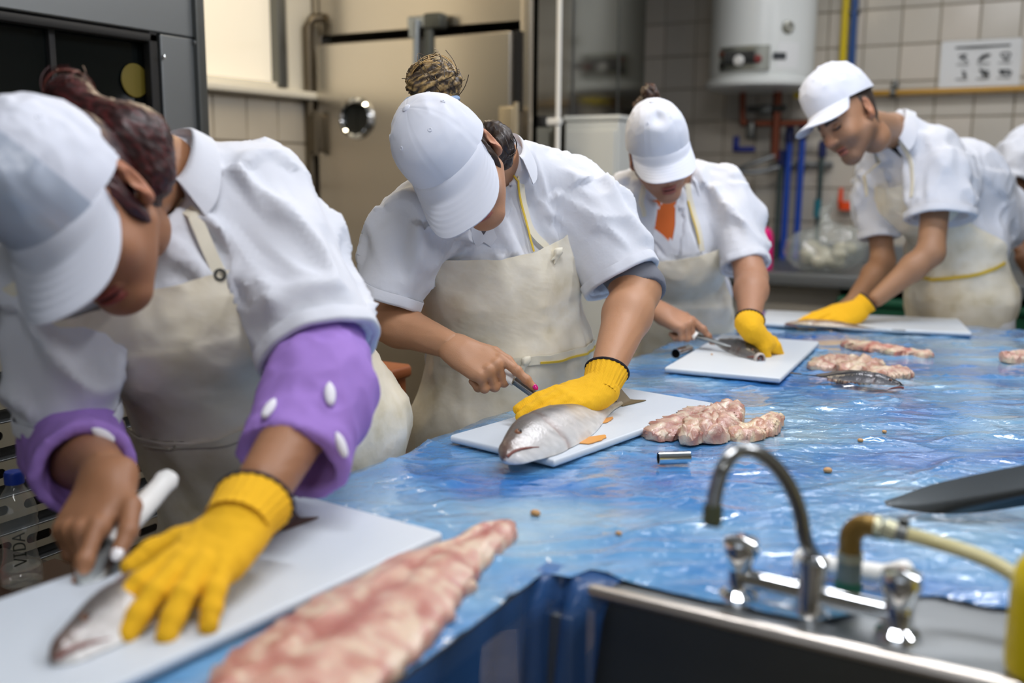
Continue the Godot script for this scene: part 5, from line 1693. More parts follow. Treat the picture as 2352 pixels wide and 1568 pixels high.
func nails(t: Node, tips: Array, c: Material, which: Array) -> void:
	for i in which:
		var q: Array = tips[i]
		var r: float = q[3]
		var up: Vector3 = q[2]
		var d: Vector3 = q[1]
		var b := Basis(up.cross(d).normalized(), up, d)
		var f := Field.new().ell(q[0] + up * r * 0.62 + d * r * 0.25, Vector3(r * 0.78, r * 0.42, r * 1.15), b, 0.001)
		obj("fingernail", f.net(r * 0.2, MB.new()), c, t)

func glove(t: Node3D, f: Field, wr: Vector3, toward_elbow: Vector3, fr: Basis, s: float, rw: float, rc: float, long: float, seed_n: int, squash := 0.82) -> void:
	var m := f.net(0.0034, MB.new())
	ripple(m, fnl(seed_n, 40.0, true, 2), 0.0009)
	var g := obj("glove", m, mats.glove, t)
	# ribbed cuff
	var ax := toward_elbow.normalized()
	var x := (fr.x - ax * fr.x.dot(ax)).normalized()
	var z := ax.cross(x)
	var rows := []
	var nn := 96
	for j in 13:
		var h := j / 12.0
		var row := PackedVector3Array()
		for i in nn:
			var a := TAU * i / nn
			var rib := 0.0011 * sin(a * 24.0)
			var r := lerpf(rw, rc, smoothstep(0.0, 1.0, h)) + rib + (0.001 if j > 10 else 0.0)
			row.append(wr - ax * 0.014 + ax * long * h + x * cos(a) * r + z * sin(a) * r * squash)
		rows.append(row)
	obj("cuff", MB.new().grid(rows, false, true), mats.glove, g)
	var ring := []
	for i in 41:
		var a := TAU * i / 40.0
		ring.append(wr - ax * 0.014 + ax * (long + 0.001) + x * cos(a) * (rc + 0.0012) + z * sin(a) * (rc + 0.0012) * squash)
	obj("cuff_edge", MB.new().tube(ring, 0.0032, 8, false), mat("cuff_black", rgb(38, 34, 40), 0.9), g)

# a sleeve: cone round a limb, hollow at its end
func sleeve(f: Field, a: Vector3, b: Vector3, ra: float, rb: float, k: float, hollow: float, depth: float) -> void:
	f.cap(a, b, ra, rb, k)
	var d := (b - a).normalized()
	# cut flat at b, then hollow it
	f.cut_ell(b + d * 0.16, Vector3.ONE * 0.16, Basis(), 0.004)
	if hollow > 0.0:
		f.cut_cap(b - d * depth, b + d * 0.02, hollow * 0.8, hollow, 0.003)

func flat_band(pts: Array, n: Callable, wide: float, thick: float) -> MB:
	# a strap along pts; n gives the outward normal at a point
	var rows := []
	var c := pts.size()
	for i in c:
		var d: Vector3 = (pts[mini(i + 1, c - 1)] - pts[maxi(i - 1, 0)]).normalized()
		var nn: Vector3 = n.call(pts[i])
		var s := d.cross(nn).normalized()
		rows.append(PackedVector3Array([pts[i] - s * wide * 0.5, pts[i] - s * wide * 0.17, pts[i] + s * wide * 0.17, pts[i] + s * wide * 0.5]))
	return MB.new().sheet(rows, thick, (n.call(pts[c / 2]) as Vector3))

# apron: rows round the body axis, laid on the body's surface from outside
# keys: [centre, up, forward, half angle left, half angle right] from bib to hem
func apron_rows(f: Field, keys: Array, nu: int, nv: int, off: float, seed_n: int) -> Array:
	var rr := []
	var frames := []
	for j in nv + 1:
		var s := float(j) / nv * (keys.size() - 1)
		var k0 := mini(int(s), keys.size() - 2)
		var g: float = s - k0
		var a: Array = keys[k0]
		var b: Array = keys[k0 + 1]
		var c: Vector3 = a[0].lerp(b[0], g)
		var fr := frame_up(a[1].lerp(b[1], g), a[2].lerp(b[2], g))
		var gs := smoothstep(0.0, 1.0, g)
		var tl: float = lerpf(a[3], b[3], gs)
		var tr: float = lerpf(a[4], b[4], gs)
		frames.append([c, fr, tl, tr])
		var row := PackedFloat32Array()
		for i in nu + 1:
			var th := deg_to_rad(lerpf(-tr, tl, float(i) / nu))
			var d := fr * Vector3(sin(th), 0, cos(th))
			var t := f.march(c + d * 0.6, -d, 0.58, off)
			row.append(0.6 - t if t >= 0.0 else -1.0)
		rr.append(row)
	# taut cloth bridges hollows; misses take their neighbours' distance
	for pass_n in 10:
		for j in nv + 1:
			for i in nu + 1:
				var v: float = rr[j][i]
				var sum := 0.0
				var cnt := 0
				for q in [[0, -1], [0, 1], [-1, 0], [1, 0], [0, -2], [0, 2]]:
					var jj: int = j + q[0]
					var ii: int = i + q[1]
					if jj >= 0 and jj <= nv and ii >= 0 and ii <= nu and rr[jj][ii] > 0.0:
						sum += rr[jj][ii]
						cnt += 1
				if cnt == 0:
					continue
				var avg := sum / cnt
				if v < 0.0: rr[j][i] = avg
				elif avg > v: rr[j][i] = lerpf(v, avg, 0.6)
	var n := fnl(seed_n, 1.0, true, 3)
	var out := []
	for j in nv + 1:
		var q: Array = frames[j]
		var row := PackedVector3Array()
		for i in nu + 1:
			var th := deg_to_rad(lerpf(-q[3], q[2], float(i) / nu))
			var d: Vector3 = q[1] * Vector3(sin(th), 0, cos(th))
			var p: Vector3 = q[0] + d * maxf(rr[j][i], 0.05)
			p += d * maxf(0.0, n.get_noise_3dv(p * Vector3(5.0, 3.0, 5.0)) - 0.1) * 0.012
			row.append(p)
		out.append(row)
	return out

func row_band(rows: Array, j: float, i0: int, i1: int, wide: float, lift: float) -> MB:
	# a tie that lies on an apron along row j
	var pts := []
	var nor := []
	var up := []
	for i in range(i0, i1 + 1):
		var a: Vector3 = rows[int(j)][i]
		var b: Vector3 = rows[int(j) + 1][i]
		var du: Vector3 = rows[int(j)][mini(i + 1, rows[0].size() - 1)] - rows[int(j)][maxi(i - 1, 0)]
		var nn := du.cross(b - a).normalized()
		pts.append(a.lerp(b, j - int(j)))
		nor.append(nn)
		up.append((b - a).normalized())
	var away := 1.0
	var mid: Vector3 = (pts[0] + pts[-1]) * 0.5
	if (nor[nor.size() / 2] as Vector3).dot(pts[pts.size() / 2] - mid) < 0: away = -1.0
	var rws := []
	for k in 4:
		var row := PackedVector3Array()
		for i in pts.size():
			row.append(pts[i] + nor[i] * away * lift + up[i] * wide * (k / 3.0 - 0.5))
		rws.append(row)
	return MB.new().sheet(rws, 0.002, nor[nor.size() / 2] * away)

func collar(t: Node3D, c: Vector3, b: Basis, r: float, high: float, open_deg: float, m: Material, flare := 1.35) -> void:
	# a turned-down shirt collar round the neck, open at the front (b.z forward, b.y along the neck)
	var rows := []
	for j in 9:
		var g := j / 8.0
		var row := PackedVector3Array()
		for i in 41:
			var u := i / 40.0 * 2.0 - 1.0
			var th := PI + u * (PI - deg_to_rad(open_deg))
			var front := smoothstep(0.45, 1.0, absf(u))
			var rad := r * (1.0 + 0.02 * sin(u * 9.0))
			var y := 0.0
			if g < 0.4:
				y = lerpf(0.0, high, g / 0.4)
			else:
				var q := (g - 0.4) / 0.6
				y = lerpf(high, high * (0.12 - 0.9 * front), q)
				rad = r * lerpf(1.03, flare + 0.1 * front, pow(q, 0.8))
			y -= front * r * 0.5
			row.append(c + b * Vector3(sin(th) * rad, y, cos(th) * rad + front * r * 0.12))
		rows.append(row)
	obj("collar", MB.new().sheet(rows, 0.002, b.y), m, t)

func knot(at: Vector3, n: Vector3, s: float) -> MB:
	var u := n.cross(Vector3.UP).normalized()
	var w := u.cross(n)
	var f := Field.new()
	f.ell(at + n * 0.004, Vector3(s * 0.95, s * 0.75, s * 0.6), Basis(u, w, n), 0.003)
	f.cap(at - u * s * 0.6 + w * s * 0.5 + n * 0.005, at + u * s * 0.5 - w * s * 0.4 + n * 0.009, s * 0.32, s * 0.3, 0.002)
	f.cap(at - w * s * 0.5 + n * 0.004, at - w * s * 2.2 + u * s * 0.7 + n * 0.002, s * 0.42, s * 0.22, 0.004)
	f.cap(at - w * s * 0.4 + n * 0.004, at - w * s * 1.5 + u * s * 1.3 + n * 0.003, s * 0.38, s * 0.2, 0.004)
	return f.net(s * 0.22, MB.new())

func cloth_materials() -> void:
	var folds := noise_tex(81, 0.012, [], FastNoiseLite.TYPE_SIMPLEX_SMOOTH, FastNoiseLite.FRACTAL_RIDGED, 4)
	var sh := mat("coat_white", rgb(215, 218, 226), 0.85, 0.0, {"rim_enabled": true, "rim": 0.25, "rim_tint": 0.3, "heightmap_enabled": true, "heightmap_texture": folds, "heightmap_scale": 0.1})
	tri_map(sh, 2.2)
	mat("cap_white", rgb(212, 216, 227), 0.8, 0.0, {"rim_enabled": true, "rim": 0.2, "rim_tint": 0.3})
	mat("cap_satin", rgb(176, 186, 202), 0.3, 0.0, {"metallic_specular": 0.7})
	var ap := mat("apron_vinyl", rgb(242, 238, 226), 0.36, 0.0, {"metallic_specular": 0.5})
	ap.albedo_texture = noise_tex(83, 0.008, [rgb(214, 204, 176), rgb(244, 239, 226), rgb(255, 253, 248), rgb(238, 230, 212)], FastNoiseLite.TYPE_SIMPLEX_SMOOTH, FastNoiseLite.FRACTAL_FBM, 5)
	ap.heightmap_enabled = true
	ap.heightmap_texture = folds
	ap.heightmap_scale = 0.12
	tri_map(ap, 1.7)
	mat("strap_cream", rgb(226, 220, 200), 0.6)
	mat("strap_yellow", rgb(222, 190, 60), 0.6)
	var gl := mat("glove", rgb(240, 184, 28), 0.95, 0.0, {"rim_enabled": true, "rim": 0.3, "rim_tint": 0.8})
	var im := Image.create(64, 64, false, Image.FORMAT_RGB8)
	for y in 64:
		for x in 64:
			var v := 0.5 + 0.5 * sin(TAU * x / 8.0) * (0.7 + 0.3 * sin(TAU * (y + 4.0 * sin(TAU * x / 16.0)) / 8.0))
			im.set_pixel(x, y, Color(v, v, v))
	gl.heightmap_enabled = true
	gl.heightmap_texture = ImageTexture.create_from_image(im)
	gl.heightmap_scale = 0.07
	tri_map(gl, 40.0)
	var sk := mat("skin", Color.WHITE, 0.5, 0.0, {"vertex_color_use_as_albedo": true, "subsurf_scatter_enabled": true, "subsurf_scatter_strength": 0.05})
	sk.heightmap_enabled = true
	sk.heightmap_texture = noise_tex(85, 0.09, [], FastNoiseLite.TYPE_SIMPLEX_SMOOTH, FastNoiseLite.FRACTAL_FBM, 3)
	sk.heightmap_scale = 0.03
	tri_map(sk, 12.0)
	mat("trousers_white", rgb(206, 208, 212), 0.85)
	mat("boot_white", rgb(222, 222, 218), 0.4)

func hand_frame(d: Vector3, n: Vector3, left: bool) -> Basis:
	var z := -d.normalized()
	var y := (n - z * n.dot(z)).normalized()
	return Basis(y.cross(z) * (1.0 if left else -1.0), y, z)

# builds one worker. S holds joints in metres, sizes and colours; returns the node and the fields other pieces are laid on
func worker(S: Dictionary) -> Dictionary:
	var root := thing("person", S.label, "person", Vector3(S.pelvis.x, 0, S.pelvis.z))
	var fwd: Vector3 = S.fwd
	var cb := frame_up(S.chest - S.pelvis, fwd)
	var bb := frame_up(S.neck - S.chest, fwd)
	if S.has("chest_fwd"): bb = frame_up(S.neck - S.chest, S.chest_fwd)
	var pb := frame_up(Vector3.UP, Vector3(fwd.x, 0, fwd.z))
	# torso as the clothes show it
	var torso := Field.new()
	var wide: Vector3 = S.chest_r
	torso.ell(S.chest, wide, bb, 0.06)
	torso.ell(S.waist, S.belly_r, cb, 0.08)
	torso.ell(S.pelvis, S.pelvis_r, pb, 0.08)
	torso.ell(S.chest + bb * Vector3(0, -0.03, wide.z * 0.55), Vector3(wide.x * 0.78, 0.09, wide.z * 0.62) * S.get("bust", 1.0), bb, 0.06)
	torso.cap(S.sL.lerp(S.neck, 0.12), S.neck + bb * Vector3(0.03, -0.03, -0.02), S.sh_r, 0.06, 0.07)
	torso.cap(S.sR.lerp(S.neck, 0.12), S.neck + bb * Vector3(-0.03, -0.03, -0.02), S.sh_r, 0.06, 0.07)
	torso.cap(S.chest + bb * Vector3(0, 0.02, -wide.z * 0.4), S.waist + cb * Vector3(0, 0, -S.belly_r.z * 0.3), wide.z * 0.75, S.belly_r.z * 0.75, 0.06)
	for q in S.get("more", []):
		torso.ell(q[0], q[1], bb, 0.1)
	# coat: torso and sleeves in one cloth
	var coat := Field.new()
	for q in torso.prims:
		coat.prims.append(q)
		coat.note(q)
	for side in ["L", "R"]:
		var sh: Vector3 = S["s" + side]
		var hm: Vector3 = S["h" + side]
		var q: Array = S["hem" + side]
		var near: Vector3 = sh.lerp(S.chest, 0.12)
		coat.cap(near, sh.lerp(hm, 0.35), S.sh_r * 1.02, q[0] * 0.96, 0.06)
		coat.cap(sh.lerp(hm, 0.3), hm + (hm - sh).normalized() * 0.045, q[0] * 0.96, q[1] * 1.01, 0.03)
	for side in ["L", "R"]:
		var sh: Vector3 = S["s" + side]
		var hm: Vector3 = S["h" + side]
		var q: Array = S["hem" + side]
		var d: Vector3 = (hm - sh).normalized()
		if q.size() > 4: d = q[4]
		coat.cut_flat(hm, d, 0.16)
		coat.cut_cap(hm - d * q[3], hm + d * 0.05, (q[1] - 0.013) * 0.75, q[1] - 0.013, 0.003)
	coat.cut_cap(S.neck + bb * Vector3(0, -0.01, 0.0), S.head_at, 0.062, 0.066, 0.006)
	for q in S.get("neck_cut", []):
		coat.cut_ell(q[0], q[1], bb, 0.01)
	var cm := coat.net(S.get("cell", 0.009), MB.new())
	coat_folds(cm, S)
	obj("coat", cm, mats.coat_white, root)
	for side in ["L", "R"]:
		var hm: Vector3 = S["h" + side]
		var q: Array = S["hem" + side]
		var d: Vector3 = (hm - S["s" + side]).normalized()
		if q.size() > 4: d = q[4]
		var x := d.cross(Vector3.UP).normalized()
		var ring := []
		var r0: float = q[1] * 1.005 + 0.0015
		for j in 8:
			var row := PackedVector3Array()
			var pr: Vector2 = [Vector2(-0.019, 0.004), Vector2(-0.0185, 0.0068), Vector2(0.0, 0.0072), Vector2(0.004, 0.006), Vector2(0.006, 0.002), Vector2(0.005, -0.004), Vector2(0.002, -0.007), Vector2(-0.016, -0.015)][j]
			for i in 64:
				var a := TAU * i / 64.0
				var w := 0.0016 * sin(a * 5.0 + S.seed) + 0.001 * sin(a * 11.0)
				row.append(hm + d * (pr.x + 0.002 * sin(a * 3.0 + S.seed)) + (x * cos(a) + d.cross(x) * sin(a)) * (r0 - 0.005 + pr.y + w))
			ring.append(row)
		obj("sleeve_hem", MB.new().grid(ring, false, true), mats.coat_white, root)
	collar(root, S.neck + bb * S.get("collar_at", Vector3(0, 0.0, 0.0)), frame_up(S.get("collar_up", S.neck - S.chest), S.get("collar_fwd", fwd)), S.get("collar_r", 0.07), 0.036, S.get("collar_open", 38.0), mats.coat_white)
	# trousers and boots
	var legs := Field.new()
	var kn := []
	legs.ell(S.pelvis + Vector3(0, -0.04, 0), S.pelvis_r * 0.92, pb, 0.06)
	for s in [-1.0, 1.0]:
		var hip: Vector3 = S.pelvis + pb * Vector3(s * 0.1, -0.08, 0)
		var foot := Vector3(hip.x, 0.1, hip.z) + pb * Vector3(s * 0.03, 0, -0.02)
		legs.cap(hip, hip.lerp(foot, 0.5) + pb * Vector3(0, 0, 0.02), 0.1, 0.075, 0.04)
		legs.cap(hip.lerp(foot, 0.5) + pb * Vector3(0, 0, 0.02), foot, 0.075, 0.062, 0.04)
		kn.append(foot)
	obj("trousers", legs.net(0.018, MB.new()), mats.trousers_white, root)
	for foot in kn:
		var bf := Field.new()
		bf.cap(Vector3(foot.x, 0.2, foot.z), Vector3(foot.x, 0.06, foot.z), 0.066, 0.05, 0.03)
		bf.cap(Vector3(foot.x, 0.045, foot.z) + pb * Vector3(0, 0, -0.03), Vector3(foot.x, 0.035, foot.z) + pb * Vector3(0, 0, 0.14), 0.047, 0.036, 0.03)
		bf.floor_cut = 0.002
		obj("boot", bf.net(0.012, MB.new()), mats.boot_white, root)
	# body: trunk under the clothes, neck, arms; head and bare hands follow as part of the same mesh
	var body := Field.new()
	for q in [[S.chest, wide, bb], [S.waist, S.belly_r, cb], [S.pelvis, S.pelvis_r, pb]]:
		body.ell(q[0], q[1] - Vector3.ONE * 0.03, q[2], 0.05)
	var skin: Color = lin(S.skin)
	var bm := MB.new()
	bm.tint = skin
	body.net(0.02, bm)
	var limbs := Field.new()
	limbs.cap(S.neck + bb * Vector3(0, -0.05, -0.01), S.neck, 0.058, 0.054, 0.03)
	limbs.cap(S.neck, S.head_at + S.head_b * (Vector3(0, -0.05, -0.035) * S.head_s), 0.054, 0.05 * S.head_s, 0.03)
	for side in ["L", "R"]:
		var a: Array = S["arm" + side]
		var sh: Vector3 = S["s" + side]
		var el: Vector3 = S["e" + side]
		var w: Vector3 = S["w" + side]
		w += (el - w).normalized() * (S.get("pullL", 0.045) if side == "L" else 0.022)
		limbs.cap(sh.lerp(S.chest, 0.15), sh, 0.05, a[0], 0.03)
		limbs.cap(sh, el, a[0], a[1], 0.02)
		limbs.cap(el, el.lerp(w, 0.32), a[1], a[2], 0.02)
		limbs.cap(el.lerp(w, 0.32), w, a[2], a[3], 0.02)
	limbs.net(0.0085, bm)
	add_head(bm, S.head_at, S.head_b, S.head_s, S.head_look)
	return {"root": root, "torso": torso, "coat": coat, "body": bm, "bb": bb, "cb": cb, "pb": pb, "S": S}

func coat_folds(m: MB, S: Dictionary) -> void:
	# drag folds: long ridges that run along sleeves and hang from the shoulders
	var nn: PackedVector3Array = m.mesh().surface_get_arrays(0)[Mesh.ARRAY_NORMAL]
	var n := fnl(S.seed, 1.0, true, 2)
	var n2 := fnl(S.seed + 5, 6.0, false, 2)
	var ax := {}
	for side in ["L", "R"]:
		ax[side] = (S["h" + side] - S["s" + side]).normalized()
	for i in m.v.size():
		var p := m.v[i]
		var along: Vector3 = Vector3.DOWN
		var best := 1e9
		var pit := 0.0
		for side in ["L", "R"]:
			var sh: Vector3 = S["s" + side]
			var hm: Vector3 = S["h" + side]
			var t := clampf((p - sh).dot(hm - sh) / (hm - sh).length_squared(), 0.0, 1.0)
			var d := p.distance_to(sh.lerp(hm, t))
			if d < best:
				best = d
				if t > 0.05: along = ax[side]
			pit = maxf(pit, exp(-pow(p.distance_to(sh.lerp(S.waist, 0.28).lerp(hm, 0.12)) / 0.13, 2.0)))
		# stretch the noise along the cloth's run, a little askew
		var fade := 1.0
		for side in ["L", "R"]:
			var hm: Vector3 = S["h" + side]
			fade = minf(fade, smoothstep(0.075, 0.16, p.distance_to(hm)) + smoothstep(0.01, 0.07, (hm - p).dot(ax[side])))
		var skew := (along + Vector3(0.25, 0.1, -0.2)).normalized()
		var q := p - skew * p.dot(skew) * 0.72
		var v := maxf(0.0, n.get_noise_3dv(q * 7.0) + 0.02)
		var onarm := smoothstep(0.16, 0.11, best) * (1.0 if along != Vector3.DOWN else 0.0)
		var lift: float = pow(v, 1.8) * (0.026 + 0.024 * pit) * S.get("folds", 1.0) + n2.get_noise_3dv(p) * 0.003
		m.v[i] += nn[i] * minf(lift, lerpf(0.013, 0.024, onarm)) * minf(1.0, fade)

func finish_body(W: Dictionary) -> void:
	obj("body", W.body, mats.skin, W.root)

func bare_hand(W: Dictionary, wr: Vector3, fr: Basis, s: float, bend: Array, thumb: Array, elbow: Vector3, rw: float, nail: Material, which: Array) -> Array:
	var f := Field.new()
	var tips := hand(f, wr, fr, s, bend, thumb)
	f.cap(wr + (elbow - wr).normalized() * 0.065, wr + fr * Vector3(0, -0.005, -0.012), rw * 1.06, 0.021 * s, 0.025)
	W.body.tint = lin(W.S.hand_skin if W.S.has("hand_skin") else W.S.skin)
	f.net(0.003, W.body)
	if nail: nails(W.root, tips, nail, which)
	return tips

func gloved_hand(W: Dictionary, wr: Vector3, fr: Basis, s: float, bend: Array, thumb: Array, elbow: Vector3, rw: float, rc: float, long: float, seed_n: int, squash := 0.82) -> void:
	var f := Field.new()
	hand(f, wr, fr, s, bend, thumb, 0.0032, 0.0045)
	f.cap(wr + (elbow - wr).normalized() * 0.012, wr + fr * Vector3(0, -0.004, -0.02), rw * 0.88, 0.024 * s, 0.02)
	glove(W.root, f, wr, elbow - wr, fr, s, rw, rc, long, seed_n, squash)

func apron(W: Dictionary, keys: Array, nu: int, nv: int, seed_n: int, m: Material) -> Array:
	var f := Field.new()
	for q in W.torso.prims:
		f.prims.append(q)
	var S: Dictionary = W.S
	var low := Vector3(S.pelvis.x, 0.55, S.pelvis.z)
	f.ell(low, Vector3(S.pelvis_r.x * 0.95, 0.5, S.pelvis_r.z * 0.95), W.pb, 0.05)
	var rows := apron_rows(f, keys, nu, nv, 0.021, seed_n)
	obj("apron", MB.new().sheet(rows, 0.0018, keys[0][2]), m, W.root)
	return rows

func strap(W: Dictionary, pts: Array, wide: float, m: Material, lift := 0.012, called := "apron_strap") -> void:
	var f: Field = W.coat
	var line := smooth_line(pts, 6)
	var out := []
	for p in line:
		var d: float = f.at(p)
		out.append(f.onto(p, lift) if d < 0.09 else p)
	var b := flat_band(out, func(p: Vector3) -> Vector3: return f.slope(p), wide, 0.003)
	obj(called, b, m, W.root)

# the open neck of the coat: a patch of the shirt beneath between two folded lapels
func v_neck(W: Dictionary, left: Vector3, right: Vector3, apex: Vector3, m: Material, lapel := 0.028) -> void:
	var f: Field = W.coat
	var rows := []
	for j in 25:
		var g := j / 24.0
		var row := PackedVector3Array()
		for i in 15:
			var p := left.lerp(right, i / 14.0).lerp(apex, g * 0.97)
			row.append(f.onto(p, 0.004))
		rows.append(row)
	obj("undershirt", MB.new().sheet(rows, 0.002, f.slope(rows[8][7])), m, W.root)
	for e in [[left, 1.0], [right, -1.0]]:
		var pts := []
		var across: Vector3 = (e[0] - (right if e[1] > 0 else left)).normalized()
		for k in 13:
			var g := k / 12.0
			pts.append(f.onto((e[0] as Vector3).lerp(apex, g) + across * lapel * 0.45 * (1.0 - g * 0.7), 0.006))
		obj("lapel", flat_band(pts, func(p: Vector3) -> Vector3: return f.slope(p), lapel, 0.003), mats.coat_white, W.root)

func hair_cap(W: Dictionary, c: Vector3, b: Basis, s: float, col: Array, bun: Array, seed_n: int, low := -0.07) -> void:
	var f := Field.new()
	f.ell(c + b * (Vector3(0, 0.028, -0.026) * s), Vector3(0.082, 0.092, 0.094) * s, b, 0.02)
	f.ell(c + b * (Vector3(0, -0.045, -0.066) * s), Vector3(0.064, 0.066, 0.048) * s, b, 0.03)
	f.ell(c + b * (Vector3(0.066, -0.012, 0.012) * s), Vector3(0.013, 0.045, 0.016) * s, b, 0.012)
	f.ell(c + b * (Vector3(-0.066, -0.012, 0.012) * s), Vector3(0.013, 0.045, 0.016) * s, b, 0.012)
	f.cut_ell(c + b * (Vector3(0, 0.1, -0.004) * s), Vector3(0.1, 0.078, 0.118) * s, b, 0.004)
	f.cut_ell(c + b * (Vector3(0, -0.055, 0.07) * s), Vector3(0.115, 0.085, 0.062) * s, b, 0.006)
	for x in [-1.0, 1.0]:
		f.cut_ell(c + b * (Vector3(x * 0.09, -0.004, -0.012) * s), Vector3(0.018, 0.03, 0.02) * s, b, 0.004)
	var m := f.net(0.0045, MB.new())
	strands(m, c, b, col, seed_n, 0.003)
	var h := obj("hair", m, mat("hair", Color.WHITE, 0.45, 0.0, {"vertex_color_use_as_albedo": true}), W.root)
	if bun.size():
		var g := Field.new()
		for q in bun:
			g.ell(c + b * (q[0] * s), q[1] * s, b, 0.016)
		var bm := g.net(0.004, MB.new())
		strands(bm, c + b * (bun[0][0] * s), frame(b.z, b.x), col, seed_n + 3, 0.009)
		obj("hair_bun", bm, mats.hair, h)
		# loose strands
		var r := RandomNumberGenerator.new()
		r.seed = seed_n
		var lm := MB.new()
		var bc: Vector3 = c + b * (bun[0][0] * s)
		for k in 26:
			var d := Vector3(r.randf_range(-1, 1), r.randf_range(-1, 1), r.randf_range(-1, 1)).normalized()
			var e := d.cross(Vector3(r.randf_range(-1, 1), r.randf_range(-1, 1), r.randf_range(-1, 1))).normalized()
			var R: float = bun[0][1].x * s * r.randf_range(0.98, 1.1)
			var pts := []
			for j in 7:
				var a := j * 0.42
				pts.append(bc + (d * cos(a) + e * sin(a)) * R * (1.0 + 0.25 * pow(j / 6.0, 3.0) * r.randf()))
			lm.tint = lin(col[1] if k % 2 else col[0])
			lm.tube(smooth_line(pts, 3), 0.0011, 4, false)
		var ls := obj("loose_strands", lm, mats.hair, h)
		ls.set_meta("kind", "stuff")

func strands(m: MB, c: Vector3, b: Basis, col: Array, seed_n: int, amp: float) -> void:
	var n := fnl(seed_n, 1.0, true, 3)
	var n2 := fnl(seed_n + 1, 1.0, false, 2)
	var nn: PackedVector3Array = m.mesh().surface_get_arrays(0)[Mesh.ARRAY_NORMAL]
	for i in m.v.size():
		var p := b.inverse() * (m.v[i] - c)
		var tw := atan2(p.x, p.z) * 0.03
		var q := Vector3(p.x, p.y * 0.25 + tw, p.z) * 46.0
		var v := n.get_noise_3dv(q)
		m.v[i] += nn[i] * v * amp
		var w := n2.get_noise_3dv(Vector3(p.x, p.y * 0.3 + tw, p.z) * 95.0)
		m.col[i] = lin((col[0] as Color).lerp(col[1], smoothstep(-0.2, 0.6, w + v * 0.25) * 0.85))

func people() -> void:
	build_head_shape()
	cloth_materials()
	middle_woman()
	front_woman()
	far_woman()
	bending_man()
	cropped_worker()

const CURL := [[4.0, 62.0, 80.0, 45.0], [0.0, 68.0, 84.0, 48.0], [-4.0, 70.0, 84.0, 48.0], [-8.0, 70.0, 80.0, 46.0]]

